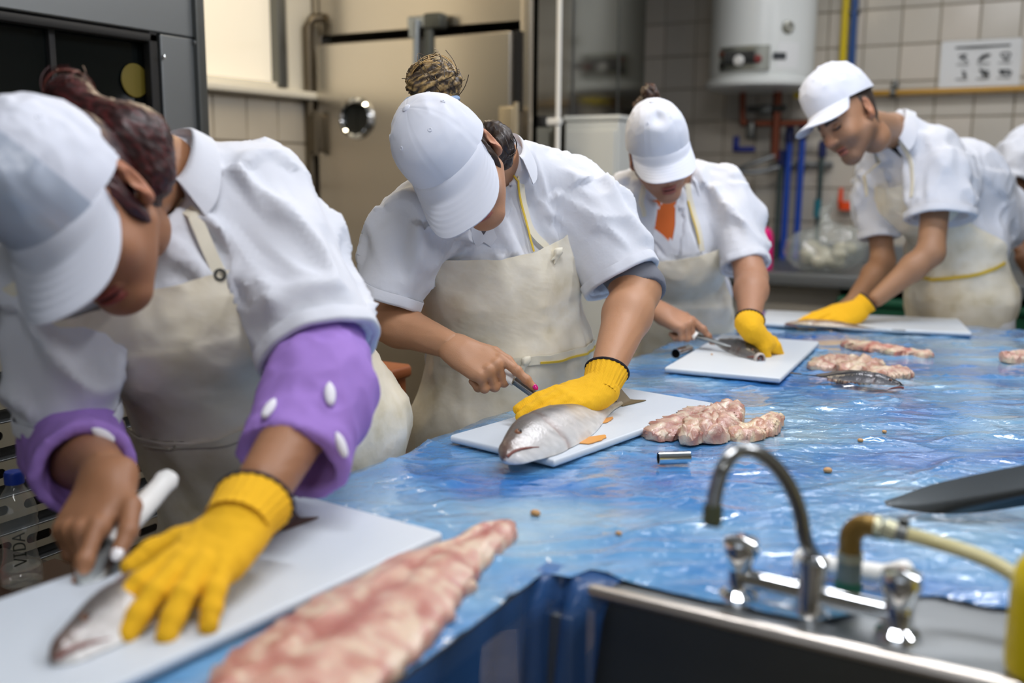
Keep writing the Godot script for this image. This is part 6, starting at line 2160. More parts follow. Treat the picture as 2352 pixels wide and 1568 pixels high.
func middle_woman() -> void:
	var hb := frame(Vector3(-0.2001, 0.6014, 0.7744), Vector3(0.4882, -0.6181, 0.6142))
	var S := {
		"label": "woman in the middle with white cap and streaked bun cutting the fish with orange fins",
		"seed": 3, "fwd": Vector3(0.809, 0.0552, 0.5821), "skin": rgb(184, 136, 102),
		"pelvis": Vector3(-1.1825, 0.7994, -2.0535), "waist": Vector3(-1.1762, 0.9976, -2.0724), "chest": Vector3(-1.1922, 1.2113, -2.0353), "neck": Vector3(-1.1457, 1.4476, -1.9446),
		"chest_r": Vector3(0.19, 0.19, 0.14), "belly_r": Vector3(0.19, 0.15, 0.165), "pelvis_r": Vector3(0.215, 0.16, 0.17), "sh_r": 0.072,
		"sL": Vector3(-1.0354, 1.3704, -2.1543), "sR": Vector3(-1.2337, 1.3219, -1.7777), "eL": Vector3(-0.8695, 1.1544, -2.1355), "eR": Vector3(-1.3244, 1.1023, -1.7538), "wL": Vector3(-0.8213, 0.9839, -1.8386), "wR": Vector3(-1.0899, 1.0597, -1.7142),
		"hL": Vector3(-0.9054, 1.1779, -2.1316), "hR": Vector3(-1.286, 1.151, -1.7383), "hemL": [0.088, 0.092, 0.084, 0.06], "hemR": [0.072, 0.076, 0.07, 0.05],
		"armL": [0.058, 0.054, 0.054, 0.034], "armR": [0.056, 0.046, 0.046, 0.029],
		"head_at": Vector3(-1.1064, 1.4359, -1.7318), "head_b": hb, "head_s": 1.04, "head_look": {"skin": rgb(184, 136, 104), "wide": 1.04},
		"collar_r": 0.064, "collar_fwd": Vector3(0.7153, -0.4141, 0.5517), "collar_up": Vector3(0.0265, 0.9536, 0.2644), "collar_at": Vector3(0.0, 0.015, 0.01),
	}
	var M := worker(S)
	var bb: Basis = M.bb
	# bare right hand on the knife, forefinger along the blade's back
	var fr := hand_frame(Vector3(0.9254, -0.3218, 0.0087), Vector3(0.2211, 0.8234, 0.5063), false)
	bare_hand(M, S.wR, fr, 1.02, [[-2, 14, 10, 5], CURL[1], CURL[2], CURL[3]], [Vector3(0.046, -0.016, -0.058), Vector3(0.05, -0.026, -0.088), Vector3(0.044, -0.03, -0.112)], S.eR, 0.03, mat("nail_pink", rgb(196, 16, 120), 0.15), [0, 4])
	# gloved left hand, flat on the fish
	var gf := hand_frame(Vector3(-0.9076, 0.9594, -1.6574) - Vector3(-0.8209, 0.9795, -1.8379), Vector3(0.1669, 0.958, 0.2081), true)
	gloved_hand(M, S.wL, gf, 1.06, [[3, 8, 6, 4], [0, 9, 8, 5], [-2, 10, 8, 5], [-4, 12, 8, 6]], [Vector3(0.046, -0.016, -0.052), Vector3(0.05, -0.022, -0.086), Vector3(0.04, -0.026, -0.112)], Vector3(-0.8464, 1.1301, -2.0507), 0.037, 0.045, 0.062, 5)
	finish_body(M)
	knife("knife with a white handle in the hand of the woman in the middle", S.wR + fr * Vector3(0.022, -0.034, -0.128), S.wR + fr * Vector3(0.018, -0.07, -0.3), Vector3(-0.0816, 0.8375, 0.5804), 0.024, S.wR + fr * Vector3(0.006, -0.03, -0.01))
	add_cap(M.root, S.head_at, hb, 1.05, {"mat": mats.cap_white, "seed": 3, "high": 0.122, "visor": 0.088})
	hair_cap(M, S.head_at, hb, 1.03, [rgb(40, 28, 22), rgb(62, 46, 34)], [], 4)
	var nape := Field.new().ell(Vector3(-1.0782, 1.47, -1.8589), Vector3(0.027, 0.046, 0.05), frame(Vector3(0.2351, 0.9225, -0.0791), Vector3(0.4825, 0.1676, 0.8597)), 0.02).cap(Vector3(-1.0907, 1.5059, -1.8473), Vector3(-1.0694, 1.4411, -1.8699), 0.022, 0.014, 0.02)
	var nm := nape.net(0.0045, MB.new())
	strands(nm, Vector3(-1.0703, 1.4743, -1.8526), frame(Vector3(-0.2443, 0.9187, 0.1906), Vector3(0.4825, 0.1676, 0.8597)), [rgb(38, 28, 22), rgb(64, 48, 36)], 6, 0.004)
	obj("nape_hair", nm, mats.hair, M.root)
	loose(M.root, Vector3(-1.0703, 1.4743, -1.8526), 0.034, [rgb(38, 28, 22), rgb(58, 42, 32)], 7, 26)
	var bun: Vector3 = Vector3(-1.2043, 1.6119, -1.8042)
	var bf := Field.new()
	bf.ell(bun, Vector3(0.055, 0.036, 0.045), frame(Vector3(-0.001, 0.9865, -0.1918), Vector3(0.4825, 0.1676, 0.8597)), 0.02).ell(bun + Vector3(-0.0079, -0.0145, 0.0306), Vector3(0.035, 0.022, 0.03), Basis(), 0.012).cap(bun + Vector3(0.0105, -0.0196, -0.002), bun + Vector3(0.0139, -0.0722, -0.017), 0.032, 0.028, 0.02)
	var bm := bf.net(0.0035, MB.new())
	strands(bm, bun, frame(Vector3(0.8015, 0.3023, -0.5087), Vector3(0.4825, 0.1676, 0.8597)), [rgb(52, 40, 30), rgb(206, 172, 108)], 9, 0.008)
	obj("hair_bun", bm, mats.hair, M.root)
	loose(M.root, bun, 0.052, [rgb(66, 50, 36), rgb(190, 156, 98)], 5, 40)
	# scarf tied round the bun
	var sc := MB.new()
	var pts := []
	for i in 17:
		var a := TAU * i / 16.0
		pts.append(bun + Vector3(0.0046, -0.0513, 0.0074) + Vector3(0.0382, 0.0121, -0.0238) * cos(a) + Vector3(0.0228, -0.0043, 0.0404) * sin(a))
	sc.tube(pts, 0.0095, 10, false, 0.7)
	obj("scarf", sc, mat("scarf_blue", rgb(134, 160, 194), 0.8), M.root)
	var sc2 := MB.new().tube(smooth_line([bun + Vector3(-0.0121, -0.0396, 0.0494), bun + Vector3(-0.0264, -0.0446, 0.0584), bun + Vector3(-0.0341, -0.0565, 0.065)], 4), [0.006, 0.008, 0.011, 0.012, 0.013, 0.013, 0.013, 0.012, 0.009], 10, true, 0.4).tube(smooth_line([bun + Vector3(-0.0003, -0.0247, 0.0399), bun + Vector3(0.0077, -0.0141, 0.038), bun + Vector3(0.0197, -0.0196, 0.0347)], 4), [0.006, 0.008, 0.009, 0.01, 0.01, 0.01, 0.009, 0.008, 0.006], 10, true, 0.5)
	obj("scarf_end", sc2, mats.scarf_blue, M.root)
	obj("scarf_band", MB.new().tube(smooth_line([bun + Vector3(0.0322, -0.0483, 0.0321), bun + Vector3(0.045, -0.0441, 0.0182), bun + Vector3(0.0495, -0.0504, -0.0005)], 4), 0.009, 10, true, 0.7), mat("scarf_ochre", rgb(170, 130, 100), 0.8), M.root)
	# undershirt at the neck and the grey sleeve that shows at the left arm
	v_neck(M, Vector3(-1.0873, 1.3496, -1.9118), Vector3(-1.1506, 1.3404, -1.8512), Vector3(-1.1213, 1.2647, -1.8762), mat("shirt_grey", rgb(92, 88, 94), 0.95))
	var uf := Field.new()
	uf.cap(S.sL.lerp(S.eL, 0.75), Vector3(-0.8629, 1.1594, -2.1402), 0.06, 0.06, 0.01)
	uf.cut_ell(Vector3(-0.8651, 1.1644, -2.1399) + (Vector3(-0.8617, 1.1249, -2.0876) - Vector3(-0.9054, 1.1779, -2.1316)).normalized() * 0.125, Vector3.ONE * 0.11, Basis(), 0.003)
	obj("undersleeve", uf.net(0.006, MB.new()), mat("sleeve_grey", rgb(112, 114, 122), 0.95), M.root)
	# apron
	var f: Vector3 = S.fwd
	var keys := [
		[Vector3(-1.2209, 1.3227, -2.0526), bb.y, f, 32.0, 82.0], [Vector3(-1.1978, 1.2096, -2.0551), bb.y, f, 58.0, 88.0], [Vector3(-1.1845, 1.0393, -2.0759), M.cb.y, f, 82.0, 84.0], [Vector3(-1.1858, 0.8888, -2.0691), Vector3.UP, f, 92.0, 92.0], [Vector3(S.pelvis.x, 0.62, S.pelvis.z), Vector3.UP, f, 96.0, 96.0], [Vector3(S.pelvis.x, 0.36, S.pelvis.z), Vector3.UP, f, 96.0, 96.0]]
	var rows := apron(M, keys, 56, 84, 17, mats.apron_vinyl)
	obj("waist_tie", row_band(rows, 37.5, 6, 50, 0.02, 0.005), mats.strap_cream, M.root)
	obj("waist_tie_edge", row_band(rows, 38.2, 28, 50, 0.005, 0.007), mats.strap_yellow, M.root)
	obj("bow", knot(rows[37][24] + f * 0.012, f, 0.013), mats.strap_cream, M.root)
	obj("apron_knot", knot(rows[3][48] + f * 0.008, f, 0.0125), mats.strap_cream, M.root)
	obj("apron_knot", knot(rows[4][4] + f * 0.008, f, 0.0115), mats.strap_cream, M.root)
	strap(M, [rows[3][47], rows[0][47], Vector3(-1.03, 1.3073, -1.9473), Vector3(-1.0663, 1.3777, -1.9523), Vector3(-1.1093, 1.4394, -1.9751), Vector3(-1.1431, 1.469, -2.0084)], 0.017, mats.strap_cream, 0.01)
	strap(M, [Vector3(-1.0064, 1.2543, -1.9386), Vector3(-1.0376, 1.3072, -1.9431), Vector3(-1.0738, 1.3776, -1.9481), Vector3(-1.1111, 1.4393, -1.9624)], 0.004, mats.strap_yellow, 0.0125, "strap_edge")
	strap(M, [rows[3][4], rows[0][4] + Vector3(0, 0.03, 0), Vector3(-1.2255, 1.3491, -1.8109)], 0.017, mats.strap_cream, 0.01)

func loose(root: Node3D, c: Vector3, R: float, col: Array, seed_n: int, count: int) -> void:
	var r := RandomNumberGenerator.new()
	r.seed = seed_n
	var lm := MB.new()
	for k in count:
		var d := Vector3(r.randf_range(-1, 1), r.randf_range(-1, 1), r.randf_range(-1, 1)).normalized()
		var e := d.cross(Vector3(r.randf_range(-1, 1), r.randf_range(-1, 1), r.randf_range(-1, 1))).normalized()
		var q := R * r.randf_range(0.9, 1.04)
		var pts := []
		for j in 8:
			var a := j * 0.36
			pts.append(c + (d * cos(a) + e * sin(a)) * q * (1.0 + (0.35 * pow(j / 7.0, 3.0) if k % 4 == 0 else 0.0)))
		lm.tint = lin(col[1] if k % 2 else col[0])
		lm.tube(smooth_line(pts, 3), 0.0009, 4, false)
	obj("loose_strands", lm, mats.hair, root).set_meta("kind", "stuff")

func front_woman() -> void:
	var hb := frame(Vector3(-0.0269, 0.6274, 0.7767), Vector3(0.4423, -0.6891, 0.5724))
	var S := {
		"label": "woman at the front left in a white cap, lilac sleeves and a white apron",
		"seed": 13, "fwd": Vector3(0.7255, 0.0413, 0.6782), "skin": rgb(156, 110, 78),
		"pelvis": Vector3(-1.2901, 0.9338, -1.3912), "waist": Vector3(-1.2878, 1.0792, -1.3046), "chest": Vector3(-1.282, 1.2411, -1.1765), "neck": Vector3(-1.2658, 1.4183, -1.1155),
		"chest_r": Vector3(0.19, 0.18, 0.14), "belly_r": Vector3(0.2, 0.15, 0.17), "pelvis_r": Vector3(0.23, 0.17, 0.18), "sh_r": 0.08,
		"sL": Vector3(-1.2021, 1.3759, -1.2709), "sR": Vector3(-1.3048, 1.2518, -0.9332), "eL": Vector3(-0.9626, 1.0937, -1.1293), "eR": Vector3(-1.3389, 0.9883, -0.979), "wL": Vector3(-0.871, 1.0029, -0.8838), "wR": Vector3(-1.1037, 1.016, -0.8605),
		"hL": Vector3(-1.007, 1.1434, -1.1839), "hR": Vector3(-1.3199, 1.0395, -0.9647), "hemL": [0.088, 0.096, 0.082, 0.06], "hemR": [0.07, 0.075, 0.062, 0.04],
		"armL": [0.056, 0.046, 0.046, 0.037], "armR": [0.055, 0.05, 0.05, 0.031], "cell": 0.0095,
		"head_at": Vector3(-1.1904, 1.3662, -0.9034), "head_b": hb, "head_s": 1.1, "head_look": {"skin": rgb(158, 110, 78), "wide": 1.05, "lips": rgb(140, 60, 52)},
		"collar_r": 0.072, "collar_fwd": Vector3(0.5019, -0.4651, 0.6814), "collar_up": Vector3(-0.1299, 0.8208, 0.4944),
	}
	var M := worker(S)
	var bb: Basis = M.bb
	# right hand gripping the knife, seen from above
	var fr := hand_frame(Vector3(0.3438, -0.4811, 0.8081), Vector3(-0.0354, 0.8083, 0.5602), false)
	bare_hand(M, S.wR, fr, 1.12, [[-2, 14, 12, 6], [-4, 56, 72, 40], CURL[2], CURL[3]], [Vector3(0.048, -0.012, -0.05), Vector3(0.058, -0.016, -0.086), Vector3(0.056, -0.02, -0.114)], S.eR, 0.033, mat("nail_white", rgb(236, 234, 236), 0.15), [0, 4])
	knife("wide knife with a white handle in the hand of the woman with lilac sleeves", S.wR + fr * Vector3(0.034, -0.03, -0.1), Vector3(-0.9994, 0.9251, -0.7385), Vector3(0.6353, 0.4517, 0.6255), 0.056, Vector3(-1.0531, 1.0064, -0.9219), "knife", -1.0)
	# gloved left hand spread on the fish
	var gf := hand_frame(Vector3(-0.8342, 0.9604, -0.7043) - Vector3(-0.856, 1.0003, -0.851), Vector3(0.1077, 0.8802, 0.4077), true)
	gloved_hand(M, Vector3(-0.856, 1.0003, -0.851), gf, 1.06, [[13, 4, 10, 6], [3, 5, 12, 8], [-8, 6, 14, 8], [-20, 8, 14, 8]], [Vector3(0.05, -0.008, -0.045), Vector3(0.072, -0.012, -0.07), Vector3(0.08, -0.016, -0.095)], Vector3(-0.922, 1.0408, -1.0371), 0.042, 0.05, 0.055, 15)
	finish_body(M)
	add_cap(M.root, S.head_at, hb, 1.06, {"mat": mats.cap_white, "seed": 8, "front": mats.cap_satin, "high": 0.13, "six": false, "visor": 0.08, "dent": 0.006})
	hair_cap(M, S.head_at, hb, 1.09, [rgb(34, 12, 14), rgb(72, 24, 24)], [], 14)
	var wf := Field.new().ell(Vector3(-1.303, 1.5308, -0.9886), Vector3(0.034, 0.024, 0.03), Basis(), 0.02).cap(Vector3(-1.2655, 1.5059, -0.9815), Vector3(-1.184, 1.4562, -0.9943), 0.028, 0.05, 0.03).cap(Vector3(-1.184, 1.4562, -0.9943), Vector3(-1.1612, 1.4135, -0.9988), 0.05, 0.04, 0.03)
	var wm := wf.net(0.0045, MB.new())
	strands(wm, Vector3(-1.303, 1.5308, -0.9886), frame(Vector3(0.7501, -0.586, -0.3067), Vector3(0.4825, 0.1676, 0.8597)), [rgb(40, 13, 14), rgb(86, 30, 28)], 17, 0.003)
	obj("hair_bun", wm, mats.hair, M.root)
	loose(M.root, Vector3(-1.303, 1.5308, -0.9886), 0.036, [rgb(60, 20, 18), rgb(110, 50, 40)], 15, 30)
	# lilac shirt sleeves, flared and open
	var lil := mat("lilac_cloth", rgb(158, 122, 200), 0.85)
	var dot := mat("petal_white", rgb(232, 230, 236), 0.85)
	for side in [[S.eL, S.hL, Vector3(-0.9227, 1.0183, -1.0207), 0.072, 0.08, 0.066, [[Vector3(-1.0338, 1.0664, -1.0957), 0.3], [Vector3(-0.9748, 1.0818, -1.1667), -0.3], [Vector3(-0.9467, 1.0114, -1.064), 0.8], [Vector3(-0.934, 1.0129, -1.1412), 0.0]]], [S.eR, S.hR, Vector3(-1.2076, 0.9924, -0.9023), 0.062, 0.074, 0.06, [[Vector3(-1.2272, 1.03, -0.887), 1.2], [Vector3(-1.2058, 1.0378, -0.9354), 0.9]]]]:
		var lf := Field.new()
		var d: Vector3 = (side[2] - side[0]).normalized()
		lf.cap(side[1].lerp(side[0], -0.3), side[0], side[3] * 0.97, side[3], 0.03)
		lf.cap(side[0], side[2] + d * 0.04, side[3], side[4], 0.05)
		lf.cut_flat(side[2], d, 0.16)
		lf.cut_cap(side[2] - d * 0.075, side[2] + d * 0.03, side[5] * 0.7, side[5], 0.003)
		var lm := lf.net(0.006, MB.new())
		ripple(lm, fnl(19, 11.0, true, 2), 0.006, Vector3(1, 0.45, 1))
		var o := obj("undersleeve", lm, lil, M.root)
		for q in side[6]:
			var away: Vector3 = (Vector3(0.0, 1.42, 0.0) - q[0]).normalized()
			var go: float = lf.march(q[0] + away * 0.3, -away, 0.6, 0.005)
			if go < 0.0:
				continue
			var p: Vector3 = q[0] + away * (0.3 - go)
			var n := lf.slope(p)
			var u := (Vector3.UP.rotated(n, q[1]) - n * Vector3.UP.rotated(n, q[1]).dot(n)).normalized()
			obj("petal_print", Field.new().ell(p, Vector3(0.0085, 0.018, 0.006), Basis(n.cross(u), u, n) * Basis(), 0.001).cap(p - u * 0.012, p + u * 0.02, 0.004, 0.001, 0.004).net(0.0022, MB.new()), dot, o)
	# apron
	var f: Vector3 = S.fwd
	var keys := [
		[Vector3(-1.3043, 1.3125, -1.178), bb.y, f, 30.0, 58.0], [Vector3(-1.2949, 1.2099, -1.1865), bb.y, f, 54.0, 66.0], [Vector3(-1.2957, 1.0965, -1.2919), M.cb.y, f, 82.0, 74.0], [Vector3(-1.2941, 0.9788, -1.3978), Vector3.UP, f, 94.0, 86.0], [Vector3(S.pelvis.x, 0.62, S.pelvis.z), Vector3.UP, f, 98.0, 92.0], [Vector3(S.pelvis.x, 0.36, S.pelvis.z), Vector3.UP, f, 98.0, 92.0]]
	var rows := apron(M, keys, 56, 84, 37, mats.apron_vinyl)
	obj("waist_tie", row_band(rows, 38.0, 6, 52, 0.02, 0.004), mats.strap_cream, M.root)
	strap(M, [Vector3(-1.1311, 1.2631, -1.1027), Vector3(-1.163, 1.308, -1.1051), Vector3(-1.2096, 1.3598, -1.1124), Vector3(-1.2448, 1.403, -1.101), Vector3(-1.2738, 1.4142, -1.1102)], 0.02, mats.strap_cream, 0.012)
	obj("apron_knot", knot(rows[3][4] + f * 0.008, f, 0.013), mats.strap_cream, M.root)
	strap(M, [rows[3][4], rows[0][4] + Vector3(0, 0.02, 0), Vector3(-1.2762, 1.274, -0.9536)], 0.018, mats.strap_cream, 0.012)
	obj("eyelet", MB.new().lathe([Vector2(0.005, 0), Vector2(0.006, 0.002), Vector2(0.009, 0.002), Vector2(0.01, 0)], 16, Transform3D(Basis(f.cross(Vector3.UP).normalized(), f, f.cross(f.cross(Vector3.UP).normalized()).normalized() * -1.0), M.torso.onto(Vector3(-1.1326, 1.2604, -1.1013), 0.024))), mats.steel_dark, M.root)

func far_woman() -> void:
	var hb := frame(Vector3(0.0482, 0.8484, 0.5054), Vector3(0.5338, -0.4599, 0.6974))
	var S := {
		"label": "woman behind the third cutting board with white cap, orange collar and cream apron",
		"seed": 23, "fwd": Vector3(0.5914, 0.1192, 0.808), "skin": rgb(176, 130, 102),
		"pelvis": Vector3(-1.1513, 0.8418, -3.2192), "waist": Vector3(-1.1254, 1.0019, -3.1486), "chest": Vector3(-1.0938, 1.2201, -3.0112), "neck": Vector3(-1.0936, 1.417, -2.945),
		"chest_r": Vector3(0.165, 0.17, 0.12), "belly_r": Vector3(0.165, 0.14, 0.14), "pelvis_r": Vector3(0.19, 0.15, 0.15), "sh_r": 0.064,
		"sL": Vector3(-0.946, 1.3648, -3.0641), "sR": Vector3(-1.1966, 1.351, -2.8278), "eL": Vector3(-0.8213, 1.1135, -2.9107), "eR": Vector3(-1.2068, 1.0924, -2.7484), "wL": Vector3(-0.7568, 1.012, -2.6863), "wR": Vector3(-1.0125, 1.0286, -2.6821),
		"hL": Vector3(-0.8549, 1.1496, -2.957), "hR": Vector3(-1.2068, 1.1183, -2.7534), "hemL": [0.07, 0.072, 0.064, 0.05], "hemR": [0.07, 0.07, 0.062, 0.05],
		"armL": [0.05, 0.046, 0.048, 0.031], "armR": [0.048, 0.042, 0.042, 0.028], "cell": 0.0105,
		"head_at": Vector3(-1.059, 1.4761, -2.7433), "head_b": hb, "head_s": 1.0, "head_look": {"skin": rgb(176, 130, 104)},
		"collar_r": 0.068, "collar_open": 50.0, "collar_fwd": Vector3(0.5172, -0.3581, 0.7101), "collar_up": Vector3(0.1378, 0.9627, 0.2584),
	}
	var M := worker(S)
	var bb: Basis = M.bb
	var fr := hand_frame(Vector3(0.9351, -0.3184, 0.0259), Vector3(0.282, 0.8815, 0.3096), false)
	bare_hand(M, S.wR, fr, 0.98, [[4, 24, 14, 8], CURL[1], CURL[2], CURL[3]], [Vector3(0.046, -0.012, -0.058), Vector3(0.044, -0.02, -0.09), Vector3(0.036, -0.026, -0.114)], S.eR, 0.028, mat("nail_bare", rgb(206, 160, 140), 0.3), [0, 4])
	knife("slim knife with a white handle in the hand of the woman behind the third board", Vector3(-0.9126, 0.9623, -2.702), Vector3(-0.7949, 0.9391, -2.6937), Vector3(-0.0907, 0.8704, 0.4628), 0.018, Vector3(-0.979, 0.9956, -2.6945))
	var gf := hand_frame(Vector3(-0.6817, 0.93, -2.7744) - Vector3(-0.7394, 1.01, -2.6388), Vector3(0.3406, 0.9231, 0.2104), true)
	gloved_hand(M, Vector3(-0.7514, 1.01, -2.6678), gf, 1.15, [[6, 24, 12, 6], [2, 30, 24, 14], [-4, 34, 30, 16], [-10, 38, 34, 18]], [Vector3(0.04, -0.02, -0.04), Vector3(0.046, -0.032, -0.06), Vector3(0.048, -0.046, -0.078)], S.eL, 0.032, 0.038, 0.045, 25)
	finish_body(M)
	add_cap(M.root, S.head_at, hb, 1.03, {"mat": mats.cap_white, "seed": 18, "high": 0.122, "six": false, "crease": 0.012, "visor": 0.068, "tilt": 0.34})
	hair_cap(M, S.head_at, hb, 1.0, [rgb(44, 28, 20), rgb(84, 56, 38)], [[Vector3(0.01, 0.135, -0.09), Vector3(0.022, 0.035, 0.03)], [Vector3(0.0, 0.1, -0.1), Vector3(0.04, 0.03, 0.03)]], 24)
	v_neck(M, Vector3(-1.0268, 1.3469, -2.8641), Vector3(-1.1121, 1.3373, -2.8144), Vector3(-1.0349, 1.1713, -2.8253), mat("shirt_orange", rgb(208, 104, 44), 0.9))
	var f: Vector3 = S.fwd
	var keys := [
		[Vector3(-1.0936, 1.2195, -3.0228), bb.y, f, 36.0, 44.0], [Vector3(-1.0958, 1.1135, -3.0474), bb.y, f, 66.0, 66.0], [Vector3(-1.0896, 0.998, -3.0749), Vector3.UP, f, 84.0, 84.0], [S.pelvis, Vector3.UP, f, 92.0, 92.0], [Vector3(S.pelvis.x, 0.4, S.pelvis.z), Vector3.UP, f, 94.0, 94.0]]
	var rows := apron(M, keys, 40, 60, 47, mats.apron_vinyl)
	strap(M, [Vector3(-0.967, 1.1875, -2.9015), Vector3(-0.9874, 1.2624, -2.9046), Vector3(-1.0087, 1.3466, -2.8975), Vector3(-1.0253, 1.3916, -2.9086)], 0.017, mats.strap_cream, 0.011)
	strap(M, [Vector3(-0.9793, 1.2107, -2.8991), Vector3(-0.9943, 1.2624, -2.9008), Vector3(-1.0138, 1.3401, -2.8933)], 0.004, mats.strap_yellow, 0.014, "strap_edge")
	strap(M, [Vector3(-1.163, 1.2873, -2.7993), Vector3(-1.1501, 1.3393, -2.8051), Vector3(-1.1445, 1.3779, -2.8157)], 0.015, mats.strap_cream, 0.011)

func bending_man() -> void:
	var hb := frame(Vector3(-0.5305, 0.7916, 0.1899), Vector3(-0.445, -0.4888, 0.7521))
	var S := {
		"label": "young man at the far end bending to the left in a white cap and coat",
		"seed": 33, "fwd": Vector3(-0.309, -0.1179, 0.9175), "chest_fwd": Vector3(-0.2462, -0.5119, 0.8196), "skin": rgb(164, 122, 90),
		"pelvis": Vector3(-0.3494, 0.9587, -4.0409), "waist": Vector3(-0.3696, 1.154, -4.0211), "chest": Vector3(-0.4833, 1.3845, -3.8394), "neck": Vector3(-0.5806, 1.5702, -3.7047),
		"chest_r": Vector3(0.165, 0.18, 0.115), "belly_r": Vector3(0.165, 0.15, 0.13), "pelvis_r": Vector3(0.18, 0.16, 0.15), "sh_r": 0.066, "bust": 0.9,
		"sL": Vector3(-0.4215, 1.489, -3.7316), "sR": Vector3(-0.6552, 1.4058, -3.8867), "eL": Vector3(-0.4131, 1.1635, -3.6031), "eR": Vector3(-0.6, 1.1079, -3.8363), "wL": Vector3(-0.5889, 0.9794, -3.4918), "wR": Vector3(-0.6668, 0.9607, -3.6073),
		"hL": Vector3(-0.399, 1.2777, -3.6682), "hR": Vector3(-0.6216, 1.1941, -3.841), "hemL": [0.088, 0.112, 0.1, 0.07], "hemR": [0.072, 0.072, 0.064, 0.05],
		"armL": [0.05, 0.044, 0.044, 0.029], "armR": [0.046, 0.042, 0.04, 0.028], "cell": 0.011, "folds": 1.3,
		"head_at": Vector3(-0.6672, 1.6029, -3.3833), "head_b": hb, "head_s": 1.1, "head_look": {"skin": rgb(168, 124, 94), "beard": 0.32, "scalp": rgb(52, 44, 38), "wide": 0.97, "lips": rgb(150, 84, 70)},
		"collar_r": 0.07, "collar_fwd": Vector3(-0.3727, -0.365, 0.8619), "collar_up": Vector3(-0.5361, 0.7684, 0.3836), "collar_open": 45.0,
		"more": [[Vector3(-0.3554, 1.3847, -4.0275), Vector3(0.15, 0.18, 0.12)], [Vector3(-0.2575, 1.2635, -4.1752), Vector3(0.12, 0.12, 0.1)]],
	}
	var M := worker(S)
	var bb: Basis = M.bb
	# left glove flat on the fish, right hand behind it
	var gf := hand_frame(Vector3(-0.7393, -0.2328, 0.5998), Vector3(0.1775, 0.8231, 0.5309), true)
	gloved_hand(M, Vector3(-0.6162, 0.9691, -3.4745), gf, 1.1, [[2, 8, 8, 4], [0, 10, 8, 4], [-3, 12, 10, 5], [-7, 14, 10, 6]], [Vector3(0.044, -0.016, -0.05), Vector3(0.044, -0.022, -0.084), Vector3(0.036, -0.024, -0.108)], S.eL, 0.034, 0.038, 0.06, 35)
	var fr := hand_frame(Vector3(-0.7008, -0.3838, 0.5844), Vector3(0.2579, 0.8732, 0.2666), false)
	bare_hand(M, S.wR, fr, 1.0, [[4, 20, 18, 10], [0, 24, 20, 12], [-4, 26, 22, 14], [-8, 30, 24, 14]], [Vector3(0.046, -0.016, -0.052), Vector3(0.05, -0.024, -0.082), Vector3(0.044, -0.03, -0.106)], S.eR, 0.028, null, [])
	finish_body(M)
	add_cap(M.root, S.head_at, hb, 1.12, {"mat": mats.cap_white, "seed": 28, "high": 0.118, "six": true, "dent": 0.006, "tilt": 0.08, "lift": 0.016})
	v_neck(M, Vector3(-0.5681, 1.5009, -3.5819), Vector3(-0.6245, 1.4796, -3.5926), Vector3(-0.5637, 1.3855, -3.5851), mat("shirt_black", rgb(20, 18, 22), 0.9))
	var f: Vector3 = S.fwd
	var cf: Vector3 = S.chest_fwd
	var keys := [
		[Vector3(-0.5223, 1.4646, -3.7866), bb.y, cf, 38.0, 44.0], [Vector3(-0.469, 1.3461, -3.8632), bb.y, cf, 58.0, 62.0], [Vector3(-0.3756, 1.1546, -4.0063), M.cb.y, f, 86.0, 80.0], [S.pelvis, Vector3.UP, f, 112.0, 90.0], [Vector3(S.pelvis.x, 0.4, S.pelvis.z), Vector3.UP, f, 120.0, 94.0]]
	var rows := apron(M, keys, 48, 64, 57, mats.apron_vinyl)
	obj("waist_tie", row_band(rows, 36.0, 8, 46, 0.012, 0.005), mats.strap_yellow, M.root)
	strap(M, [Vector3(-0.5041, 1.3497, -3.6116), Vector3(-0.517, 1.4366, -3.6213), Vector3(-0.5466, 1.5379, -3.6245), Vector3(-0.5824, 1.6141, -3.6425)], 0.016, mats.strap_cream, 0.012)
	strap(M, [Vector3(-0.6331, 1.3475, -3.6086), Vector3(-0.6486, 1.4064, -3.6346), Vector3(-0.6696, 1.4659, -3.6577)], 0.014, mats.strap_cream, 0.012)

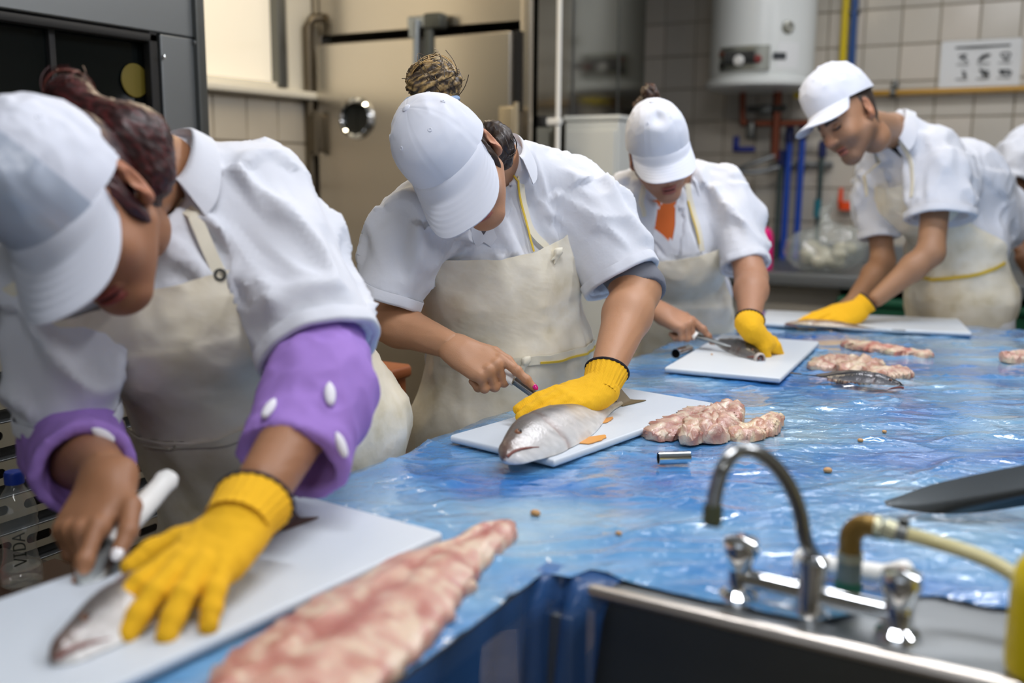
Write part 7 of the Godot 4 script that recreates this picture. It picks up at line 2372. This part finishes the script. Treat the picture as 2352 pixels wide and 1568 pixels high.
func cropped_worker() -> void:
	var hb := frame(Vector3(-0.0381, 0.9829, -0.0539), Vector3(0.9604, -0.1571, 0.0732))
	var S := {
		"label": "worker in a white coat cut off by the right edge, behind the bending man",
		"seed": 43, "fwd": Vector3(0.9431, 0.1057, 0.148), "skin": rgb(120, 82, 58), "pullL": 0.022,
		"pelvis": Vector3(0.01, 0.8437, -4.8948), "waist": Vector3(-0.0107, 1.0754, -4.9284), "chest": Vector3(-0.0618, 1.3718, -4.9575), "neck": Vector3(-0.0826, 1.6406, -4.9983),
		"chest_r": Vector3(0.165, 0.18, 0.12), "belly_r": Vector3(0.16, 0.15, 0.13), "pelvis_r": Vector3(0.18, 0.16, 0.15), "sh_r": 0.068,
		"sL": Vector3(0.055, 1.5525, -5.1979), "sR": Vector3(-0.2145, 1.5426, -4.7422), "eL": Vector3(0.1329, 1.2565, -5.2187), "eR": Vector3(-0.2366, 1.2835, -4.6328), "wL": Vector3(0.1385, 1.0439, -4.9478), "wR": Vector3(-0.167, 1.0982, -4.4962),
		"hL": Vector3(0.1156, 1.3525, -5.2161), "hR": Vector3(-0.239, 1.3813, -4.6505), "hemL": [0.08, 0.082, 0.07, 0.05], "hemR": [0.084, 0.088, 0.076, 0.06],
		"armL": [0.05, 0.044, 0.042, 0.029], "armR": [0.05, 0.046, 0.044, 0.029], "cell": 0.013,
		"head_at": Vector3(-0.0625, 1.7858, -4.9913), "head_b": hb, "head_s": 1.05, "head_look": {"skin": rgb(120, 82, 58), "scalp": rgb(30, 24, 20)},
	}
	var M := worker(S)
	bare_hand(M, S.wR, hand_frame(Vector3(0.6463, -0.7513, 0.0164), Vector3(-0.347, 0.3915, 0.8163), false), 1.0, CURL, [Vector3(0.046, -0.016, -0.052), Vector3(0.05, -0.024, -0.082), Vector3(0.044, -0.03, -0.106)], S.eR, 0.029, null, [])
	bare_hand(M, S.wL, hand_frame(Vector3(0.4372, -0.8517, 0.1533), Vector3(0.7283, 0.3509, -0.1282), true), 1.0, CURL, [Vector3(0.046, -0.016, -0.052), Vector3(0.05, -0.024, -0.082), Vector3(0.044, -0.03, -0.106)], S.eL, 0.029, null, [])
	finish_body(M)
	add_cap(M.root, S.head_at, hb, 1.06, {"mat": mats.cap_white, "seed": 48})
